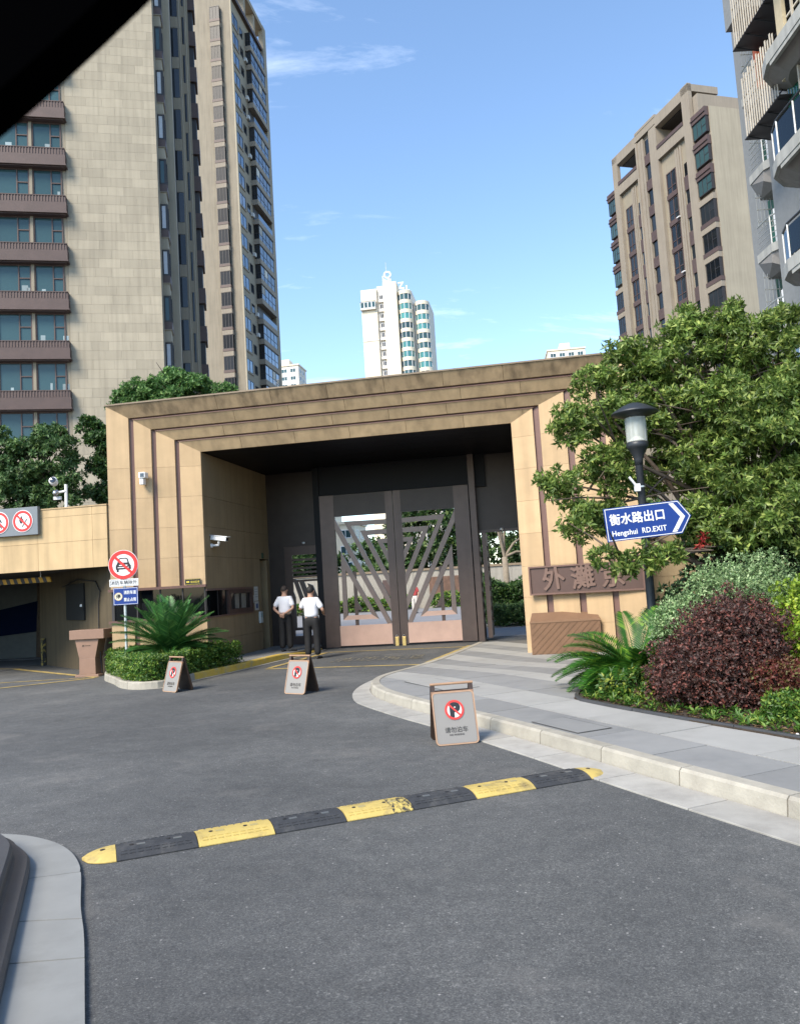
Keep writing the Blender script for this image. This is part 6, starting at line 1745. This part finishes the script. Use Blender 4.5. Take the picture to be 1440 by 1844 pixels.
hpl = [(p[0] + 5.4, p[1] - 17.0) for p in hp]
pts = hedge_fill(hpl, 0.05, 0.52, 6500)
edge_pts = []
for i in range(2600):
    k = random.randrange(len(hpl)); a, b = Vector(hpl[k]), Vector(hpl[(k + 1) % len(hpl)])
    q = a.lerp(b, random.random()); edge_pts.append((q.x + random.gauss(0, .035), q.y + random.gauss(0, .035), random.uniform(0.06, 0.52)))
pts = np.concatenate([pts, np.array(edge_pts)])
od_ = unit(np.stack([pts[:, 0] * 0.4, pts[:, 1] * 0.4 - 0.35, np.full(len(pts), 0.7)], 1))
obj('foliage', whorl_leaves('foliage', pts, od_, 5, 0.055, 0.45, L_HEDGE, 0.9), hg)
mb = MB()
for i in range(60):
    q = random.choice(hpl); t = random.uniform(0.2, 1)
    mb.tube([(q[0] * t, q[1] * t, -0.05), (q[0] * t + random.uniform(-.1, .1), q[1] * t + random.uniform(-.1, .1), 0.38)], [0.01, 0.004], 5, cap=False)
mb.build('stems', BARK, hg)

# ---- cycads
L_CY = leaf_mat('leaf_cycad', (0.045, 0.15, 0.036), (0.14, 0.29, 0.07), rough=0.35, trans=0.12)
L_CY2 = leaf_mat('leaf_cycad_bright', (0.04, 0.14, 0.018), (0.18, 0.32, 0.035), rough=0.35, trans=0.2)
def cycad(label, loc, nf, length, m_leaf, trunk_h=0.35, el0=78, lean=(0, 0), droop=1.0):
    e = empty('cycad', loc, 0, label, 'cycad')
    mb = MB(); mb.lathe([(0.15, -0.05), (0.17, trunk_h * 0.5), (0.14, trunk_h), (0.05, trunk_h + 0.06)], 12); mb.build('trunk', BARK, e)
    for i in range(nf):
        az = 2 * PI * (i * 0.381966) + random.uniform(-0.15, 0.15)
        el = R(el0 - (el0 - 4) * (i / nf) ** 0.85 + random.uniform(-6, 6))
        ln = length * random.uniform(0.85, 1.1) * (0.80 + 0.25 * math.sin(PI * min(i / nf + 0.15, 1)))
        p = Vector((0, 0, trunk_h)); d = Vector((math.cos(az) * math.cos(el) + lean[0], math.sin(az) * math.cos(el) + lean[1], math.sin(el))).normalized()
        path = [p.copy()]; ns = 14
        for s_ in range(ns):
            d = (d + Vector((0, 0, -0.035 - 0.045 * s_ / ns)) * droop).normalized(); p = p + d * ln / ns; path.append(p.copy())
        P_, D_, N_, L_ = [], [], [], []
        npair = 34
        for q in range(npair):
            t = 0.10 + 0.90 * q / npair; f_ = t * ns; k = min(int(f_), ns - 1); pos = path[k].lerp(path[k + 1], f_ - k)
            tan = (path[k + 1] - path[k]).normalized()
            sd_ = tan.cross(Vector((0, 0, 1)));
            if sd_.length < 0.1: sd_ = Vector((math.sin(az), -math.cos(az), 0))
            sd_.normalize(); nv = sd_.cross(tan)
            ll = length * 0.19 * math.sin(PI * min(max(t * 0.86 + 0.12, 0), 1)) ** 0.6
            for s2_ in (-1, 1):
                dv_ = (sd_ * s2_ * 0.85 + tan * 0.55 + nv * 0.38).normalized()
                P_.append(pos); D_.append(dv_); N_.append(nv); L_.append(ll * random.uniform(0.9, 1.1))
        P_, D_, N_, L_ = np.array(P_), np.array(D_), np.array(N_), np.array(L_)
        fr = obj('frond', leaves_mesh('frond', P_, D_, N_, L_, np.full(len(L_), 0.021 * length / 0.9), m_leaf, 0.02, 0.06), e)
        rm = MB(); rm.tube(path, [0.010 * (1 - 0.7 * k / ns) for k in range(ns + 1)], 5, cap=False)
        rm.build('rachis', m_leaf, fr)
    return e
cycad('wide cycad rising from the clipped hedge left of the portal', (-5.05, 17.2, 0.10), 56, 1.28, L_CY, 0.48, droop=0.7)
c = cpt(1150, 1190, 10.75)
cycad('bright green cycad leaning over the striped pavement by the lamp post', (c.x, c.y + 0.1, 0.14), 72, 1.18, L_CY2, 0.14, el0=54, lean=(-0.24, -0.34), droop=1.25)

# ---- trees behind the garage wall and behind the portal
L_CAM = leaf_mat('leaf_camphor', (0.065, 0.14, 0.042), (0.19, 0.28, 0.09), rough=0.5)
L_CAML = leaf_mat('leaf_camphor_light', (0.085, 0.20, 0.05), (0.25, 0.40, 0.12), rough=0.5)
def spots_tree(label, base, spots, m_leaf, n, per, length, th, tr=0.14, group=None, name='evergreen_tree', shell=0.45):
    b = Vector(base); bl = []
    for px, py, y_, r_ in spots:
        c = cpt(px, py, y_) - b; bl.append((c.x, c.y, c.z, r_, r_, r_ * 0.85))
    return tree(name, label, base, th, bl, m_leaf, n, per, length, 0.45, tr, BARK, group, 1, shell)
GT = 'trees behind the entrance'
spots_tree('dark bushy tree above the garage beam at the left edge', (-12.0, 26.5, 0.0), [(40, 840, 26, 0.95), (100, 820, 26, 0.75), (80, 790, 26.3, 0.55), (0, 810, 26.2, 0.8), (130, 880, 26, 0.6), (30, 900, 26, 0.8), (-40, 860, 26, 0.9), (90, 890, 26.2, 0.7)], L_CAM, 5200, 7, 0.135, 4.0, group=GT)
spots_tree('narrow tree squeezed between the stone tower and the portal', (-9.0, 27.5, 0.0), [(165, 770, 27, 0.40), (190, 790, 27, 0.55), (185, 840, 27.2, 0.5), (190, 890, 27, 0.45), (205, 820, 27.4, 0.6)], leaf_mat('leaf_camphor_mid', (0.040, 0.10, 0.025), (0.12, 0.21, 0.05)), 2300, 7, 0.13, 4.2, group=GT)
spots_tree('light green tree showing above the left portal roof', (-7.6, 29.0, 0.0), [(310, 700, 28.5, 0.75), (260, 710, 28.5, 0.7), (225, 725, 28.5, 0.5), (350, 705, 28.8, 0.75), (390, 715, 29, 0.6), (315, 678, 28.5, 0.38), (300, 730, 28.5, 0.9)], L_CAML, 5200, 7, 0.125, 6.0, group=GT)

# ---- courtyard behind the gate
cy = MB(); cy.prism([tuple(W(-30, 5.4).xy), tuple(W(22, 5.4).xy), (24, 70), (-40, 70)], 0.0, 0.012)
struct(cy.build('courtyard', mat('court_paving', (0.24, 0.24, 0.25), 0.8, var=0.1, scale=0.6)))
cw = empty('courtyard_wall', (-9.0, 52.0, 0), 0, 'cream garden wall with brown panel seen through the gate', 'wall')
for k in range(11): MB().box(k * 1.6 + 0.004, k * 1.6 + 1.596, 0, 0.3, 0, 2.42).build('wall_panel', mat('garden_wall', (0.36, 0.33, 0.28), 0.85, var=0.1, streak=0.2), cw)
MB().box(-0.1, 17.8, -0.08, 0.4, 2.42, 2.56).build('coping', mat('coping_brown', (0.24, 0.18, 0.12), 0.8), cw)
MB().box(7.6, 8.7, -0.06, -0.005, 0.75, 1.95).build('brown_panel', TBROWN, cw)
MB().box(10.6, 13.2, -0.06, -0.005, 0.75, 1.98).build('brown_panel', mat('brown_relief', (0.16, 0.09, 0.06), 0.7, var=0.5, scale=3), cw)
def hedge_block(label, x0, x1, y0, y1, h, m_leaf, n, ln, name='box_hedge'):
    e = empty(name, ((x0 + x1) / 2, (y0 + y1) / 2, 0), 0, label, 'hedge')
    w_, d_ = (x1 - x0) / 2, (y1 - y0) / 2
    p = np.stack([rng.uniform(-w_, w_, n), rng.uniform(-d_, d_, n), h * rng.random(n) ** 0.7], 1)
    p[:, 2] *= 0.88 + 0.16 * np.sin(p[:, 0] * 2.3)
    obj('foliage', whorl_leaves('foliage', p, np.tile([0, -0.5, 0.7], (n, 1)), 5, ln, 0.5, m_leaf), e)
    mb = MB()
    for q in range(12): mb.tube([(random.uniform(-w_, w_), 0, 0), (random.uniform(-w_, w_), 0, h * 0.7)], [0.02, 0.01], 5)
    mb.build('stems', BARK, e)
hedge_block('clipped hedge along the courtyard wall left of the gate centre', -7.5, 0.3, 50.6, 51.6, 0.95, L_HEDGE, 1300, 0.17)
hedge_block('clipped hedge along the courtyard wall right of the gate centre', 1.6, 8.2, 50.6, 51.6, 0.95, L_HEDGE, 1100, 0.17)
hedge_block('dark hedge beside the right passage behind the portal', 2.75, 5.8, 27.2, 28.8, 0.95, L_CAM, 1700, 0.12)
hedge_block('taller green hedge rising behind the dark passage hedge', 2.9, 6.2, 29.2, 31.0, 1.95, leaf_mat('leaf_camphor_mid', (0.04, 0.1, 0.025), (0.12, 0.21, 0.05)), 2600, 0.13)
hedge_block('dark purple clipped bush by the right gate leaf', 2.6, 3.3, 31.0, 33.0, 1.65, L_PURP, 700, 0.12)
GC = 'trees in the courtyard'
for i, (x, y, h, r_, lab) in enumerate(((-6.6, 58, 5.0, 2.0, 'courtyard tree seen at the lower left of the gate'), (-2.6, 60, 5.0, 1.8, 'courtyard tree left of the gate centre'), (1.6, 57, 8.2, 2.5, 'courtyard tree at the gate centre'), (5.6, 58, 8.5, 2.6, 'courtyard tree behind the right gate leaf'), (9.8, 56, 8.8, 2.6, 'courtyard tree right of the gate'), (13.5, 52, 9.0, 2.8, 'tall courtyard tree seen past the right passage'))):
    bl = [(random.uniform(-1, 1) * r_ * 0.7, random.uniform(-0.6, 0.6) * r_, h * f_, r_ * 0.62, r_ * 0.6, r_ * 0.5) for f_ in (0.35, 0.45, 0.5, 0.62, 0.7, 0.78, 0.86, 0.4, 0.3)]
    tree('courtyard_tree', lab, (x, y, 0), h * 0.4, bl, L_CAM if i % 2 else leaf_mat('leaf_court', (0.035, 0.085, 0.022), (0.15, 0.21, 0.06)), 1500, 6, 0.34, 0.5, 0.16, BARK, GC)
pt = [(5.6, 33.5), ]
bl = [(0.5, 0.2, 4.6, 1.0, 0.9, 0.8), (-0.6, 0, 4.8, 0.9, 0.9, 0.8), (1.3, 0.3, 3.6, 0.9, 0.9, 0.8), (0.0, 0.4, 5.6, 1.2, 1.0, 0.9), (1.6, 0.4, 2.6, 0.9, 0.8, 0.8)]
tree('pale_trunk_tree', 'forked tree with a pale trunk seen through the right passage', (4.15, 32.8, 0), 2.5, bl, L_CAM, 1100, 7, 0.16, 0.45, 0.14, BARK_P, GC)

# ================================================================== PEOPLE
def skin_obj(name, verts, edges, radii, m_, parent, root=0, sub=2):
    me = bpy.data.meshes.new(name); me.from_pydata(verts, edges, []); me.update()
    o = bpy.data.objects.new(name, me); COL.objects.link(o)
    md = o.modifiers.new('skin', 'SKIN')
    md.use_smooth_shade = True
    for i, s in enumerate(me.skin_vertices[0].data):
        r_ = radii[i]; s.radius = r_ if isinstance(r_, tuple) else (r_, r_)
        s.use_root = (i == root)
    ss = o.modifiers.new('sub', 'SUBSURF'); ss.levels = sub; ss.render_levels = sub
    bpy.context.view_layer.update()
    dg = bpy.context.evaluated_depsgraph_get()
    m2 = bpy.data.meshes.new_from_object(o.evaluated_get(dg))
    bpy.data.objects.remove(o)
    m2.materials.clear(); m2.materials.append(m_)
    m2.polygons.foreach_set('use_smooth', [True] * len(m2.polygons))
    return obj(name, m2, parent)
SKIN = mat('skin', (0.42, 0.24, 0.165), 0.55, var=0.06, scale=12)
SHIRT = mat('white_shirt', (0.74, 0.74, 0.78), 0.8, var=0.05, scale=9, bump=0.35, bscale=9)
TROUS = mat('black_trousers', (0.006, 0.006, 0.007), 0.8, var=0.2, scale=9, bump=0.4, bscale=10)
SHOE = mat('black_shoes', (0.012, 0.011, 0.011), 0.35)
def person(name, label, loc, rz, arms, hair_m, hair_full, shirt=SHIRT, trous=TROUS, foot=(0.0, 0.0), head_yaw=0.0, group=None, h=1.0, sleeve=True, legs=0.10):
    e = empty(name, loc, rz, label, 'person', group); e.scale = (h, h, h)
    L0, L1, L2 = arms['L']; R0, R1, R2 = arms['R']
    V = [(0, 0, 0.93), (0, 0.01, 1.08), (0, 0.01, 1.24), (0, 0, 1.38), (0, -0.01, 1.46), (0, 0.005, 1.52), (0, 0.02, 1.585), (0, 0.02, 1.655),
         (-0.17, 0, 1.395), L1, L2, (0.17, 0, 1.395), R1, R2,
         (-legs * 0.95, 0, 0.86), (-legs, 0.015, 0.48), (-legs * 1.05, -0.02, 0.09), (legs * 0.95, 0, 0.86), (legs, 0.015, 0.48), (legs * 1.05, -0.02, 0.09)]
    E_ = [(0, 1), (1, 2), (2, 3), (3, 4), (4, 5), (5, 6), (6, 7), (3, 8), (8, 9), (9, 10), (3, 11), (11, 12), (12, 13), (0, 14), (14, 15), (15, 16), (0, 17), (17, 18), (18, 19)]
    rad = [(0.13, 0.095), (0.125, 0.09), (0.145, 0.10), (0.13, 0.09), (0.066, 0.066), (0.060, 0.064), (0.088, 0.108), (0.080, 0.098),
           0.052, 0.040, 0.028, 0.052, 0.040, 0.028, 0.078, 0.052, 0.036, 0.078, 0.052, 0.036]
    skin_obj('body', V, E_, rad, SKIN, e)
    # shirt
    k = 0.86
    lerp = lambda a, b, t: tuple(a[i] + (b[i] - a[i]) * t for i in range(3))
    sl = 0.85
    Vs = [(0, 0.0, 0.955), (0, 0.01, 1.07), (0, 0.01, 1.23), (0, 0, 1.36), (0, -0.005, 1.44), (-0.155, 0, 1.385), lerp((-0.175, 0, 1.38), L1, sl), (0.155, 0, 1.385), lerp((0.175, 0, 1.38), R1, sl)]
    Es = [(0, 1), (1, 2), (2, 3), (3, 4), (3, 5), (5, 6), (3, 7), (7, 8)]
    rs_ = [(0.190, 0.140), (0.188, 0.138), (0.190, 0.135), (0.172, 0.120), (0.085, 0.080), 0.082, 0.072, 0.082, 0.072]
    skin_obj('shirt', Vs, Es, rs_, shirt, e)
    # trousers
    f0, f1 = foot
    Vt = [(0, 0, 0.955), (-legs * 0.95, 0, 0.84), (-legs, 0.015, 0.48), (-legs * 1.05, -0.015, 0.075), (legs * 0.95, 0, 0.84), (legs, 0.015, 0.48), (legs * 1.05, -0.015, 0.075), (0, 0, 1.03)]
    Et = [(0, 1), (1, 2), (2, 3), (0, 4), (4, 5), (5, 6), (0, 7)]
    rt_ = [(0.155, 0.118), (0.108, 0.112), (0.088, 0.092), (0.078, 0.084), (0.108, 0.112), (0.088, 0.092), (0.078, 0.084), (0.150, 0.115)]
    skin_obj('trousers', Vt, Et, rt_, trous, e)
    for s_, f_ in ((-1, f0), (1, f1)):
        p = Vector((s_ * legs * 1.05, -0.02, 0.03)); d = Vector((math.sin(f_), math.cos(f_), 0))
        skin_obj('shoe', [tuple(p - d * 0.055), tuple(p + d * 0.06), tuple(p + d * 0.19 + Vector((0, 0, -0.008)))], [(0, 1), (1, 2)], [(0.040, 0.036), (0.043, 0.036), (0.034, 0.024)], SHOE, e, sub=1)
    # hands: palm and five fingers
    for side, el_, wr, curl in (('L', L1, L2, arms.get('curlL', 0.3)), ('R', R1, R2, arms.get('curlR', 0.3))):
        a = (Vector(wr) - Vector(el_)).normalized(); sgn = -1 if side == 'L' else 1
        sd_ = a.cross(Vector((0, 1, 0.2))).normalized(); nv = sd_.cross(a)
        w0 = Vector(wr)
        hv = [tuple(w0 - a * 0.02), tuple(w0 + a * 0.075)]; he = [(0, 1)]; hr = [(0.022, 0.028), (0.016, 0.036)]
        for q, (off, ln) in enumerate(((-0.028, 0.062), (-0.010, 0.075), (0.010, 0.070), (0.028, 0.055))):
            b0 = len(hv)
            hv += [tuple(w0 + a * 0.085 + sd_ * off), tuple(w0 + a * (0.085 + ln * 0.5) + sd_ * off + nv * curl * 0.02), tuple(w0 + a * (0.085 + ln * (1 - 0.3 * curl)) + sd_ * off + nv * curl * 0.06)]
            he += [(1, b0), (b0, b0 + 1), (b0 + 1, b0 + 2)]; hr += [0.0095, 0.009, 0.0075]
        b0 = len(hv)
        hv += [tuple(w0 + a * 0.03 - sd_ * 0.04), tuple(w0 + a * 0.07 - sd_ * 0.062 + nv * 0.02)]
        he += [(0, b0), (b0, b0 + 1)]; hr += [0.012, 0.009]
        skin_obj('hand', hv, he, hr, SKIN, e, sub=1)
    # head: hair cap, ears, nose
    cap_ = MB(); rings = 8; seg = 18; vs_ = []
    for i in range(rings + 1):
        ph = i / rings
        for q in range(seg):
            t = 2 * PI * q / seg
            back = -math.sin(t)                      # -y is the back of the head (seen by the camera)
            low = (1.62 if hair_full else 1.40) + 0.62 * back
            an = ph * low
            vs_.append((0.090 * math.sin(an) * math.cos(t), 0.012 + 0.108 * math.sin(an) * math.sin(t), 1.625 + 0.108 * math.cos(an)))
    fs_ = [(i * seg + q, i * seg + (q + 1) % seg, (i + 1) * seg + (q + 1) % seg, (i + 1) * seg + q) for i in range(rings) for q in range(seg)]
    cap_.add(vs_, fs_).build('hair', hair_m, e, smooth=True)
    for s_ in (-1, 1):
        MB().lathe([(0.004, -0.028), (0.014, -0.015), (0.016, 0.01), (0.006, 0.03)], 8).build('ear', SKIN, e, smooth=True, loc=(s_ * 0.082, 0.012, 1.60))
    MB().add([(-0.016, 0.10, 1.575), (0.016, 0.10, 1.575), (0, 0.132, 1.585), (0, 0.102, 1.625)], [(0, 1, 2), (1, 3, 2), (0, 2, 3), (0, 3, 1)]).build('nose', SKIN, e)
    for s_ in (-1, 1): MB().lathe([(0.0, -0.008), (0.011, 0.0), (0.0, 0.008)], 8).build('eye', BLACKP, e, loc=(s_ * 0.032, 0.098, 1.625))
    MB().box(-0.026, 0.026, 0.093, 0.102, 1.545, 1.553).build('mouth', mat('lips', (0.30, 0.11, 0.09), 0.5), e)
    return e
HAIRB = mat('black_hair', (0.010, 0.009, 0.009), 0.7, var=0.2)
HAIRS = mat('cropped_hair', (0.030, 0.021, 0.017), 0.8, var=0.3, scale=30)
p1_ = W(-6.20, 2.25, 0.118)
person('person', 'guard in white shirt with hands clasped behind the back at the side door', tuple(p1_), FA - R(4),
       {'L': (None, (-0.27, -0.10, 1.13), (-0.07, -0.185, 0.985)), 'R': (None, (0.27, -0.10, 1.13), (0.07, -0.20, 1.0)), 'curlL': 0.5, 'curlR': 0.5}, HAIRS, False, foot=(0.0, R(70)), group='guards at the side door', h=0.985)
p2_ = W(-5.17, 1.12, 0.003)
person('person', 'guard in white shirt with one hand raised to the face, nearer the kerb', tuple(p2_), FA - R(6),
       {'L': (None, (-0.31, 0.06, 1.17), (-0.26, 0.20, 1.36)), 'R': (None, (0.31, -0.03, 1.14), (0.24, 0.20, 1.05)), 'curlL': 0.4, 'curlR': 0.4}, HAIRB, True, foot=(R(-12), R(14)), group='guards at the side door', h=1.02, legs=0.115)
person('person', 'distant person in red top and pale trousers beyond the gate', (0.52, 44.0, 0.012), R(160),
       {'L': (None, (-0.24, 0.02, 1.12), (-0.22, 0.08, 0.88)), 'R': (None, (0.24, 0.02, 1.12), (0.22, 0.08, 0.88))}, HAIRB, True, shirt=mat('red_top', (0.42, 0.06, 0.06), 0.8), trous=mat('pale_trousers', (0.55, 0.52, 0.48), 0.8), h=0.98)

# ================================================================== CAR WINDOW PILLAR the photograph was taken past
pil = empty('car_pillar', (0, 0, 0), 0, 'near black car window pillar cutting across the top left corner', 'car part')
def near(px, py, dist):
    d = (fw + rt * ((px - 720) / 1442.0) - up * ((py - 922) / 1442.0)).normalized()
    return Vector((0, 0, 1.7)) + d * dist
edge_px = [(-260, 420), (-120, 322), (0, 226), (62, 172), (125, 116), (185, 60), (243, 4), (300, -54), (380, -136), (480, -240)]
inner = [near(x, y, 0.44) for x, y in edge_px]
outer = [near(x - 190, y - 330, 0.50) for x, y in edge_px]
back1 = [near(x - 30, y - 40, 0.36) for x, y in edge_px]
back2 = [near(x - 190, y - 330, 0.40) for x, y in edge_px]
mb = MB(); k = len(inner)
vs = []
for a, b, c, d in zip(inner, outer, back2, back1): vs += [a, b, c, d]
fs = [(i * 4 + j, i * 4 + (j + 1) % 4, (i + 1) * 4 + (j + 1) % 4, (i + 1) * 4 + j) for i in range(k - 1) for j in range(4)] + [(0, 1, 2, 3), tuple(range(4 * k - 1, 4 * k - 5, -1))]
mb.add(vs, fs).build('trim', mat('pillar_black', (0.0008, 0.0008, 0.001), 0.9, spec=0.0), pil)
sl_ = MB(); sl_.tube(inner, 0.004, 8); sl_.build('rubber_seal', mat('seal_black', (0.001, 0.0012, 0.0012), 0.8, spec=0.0), pil)
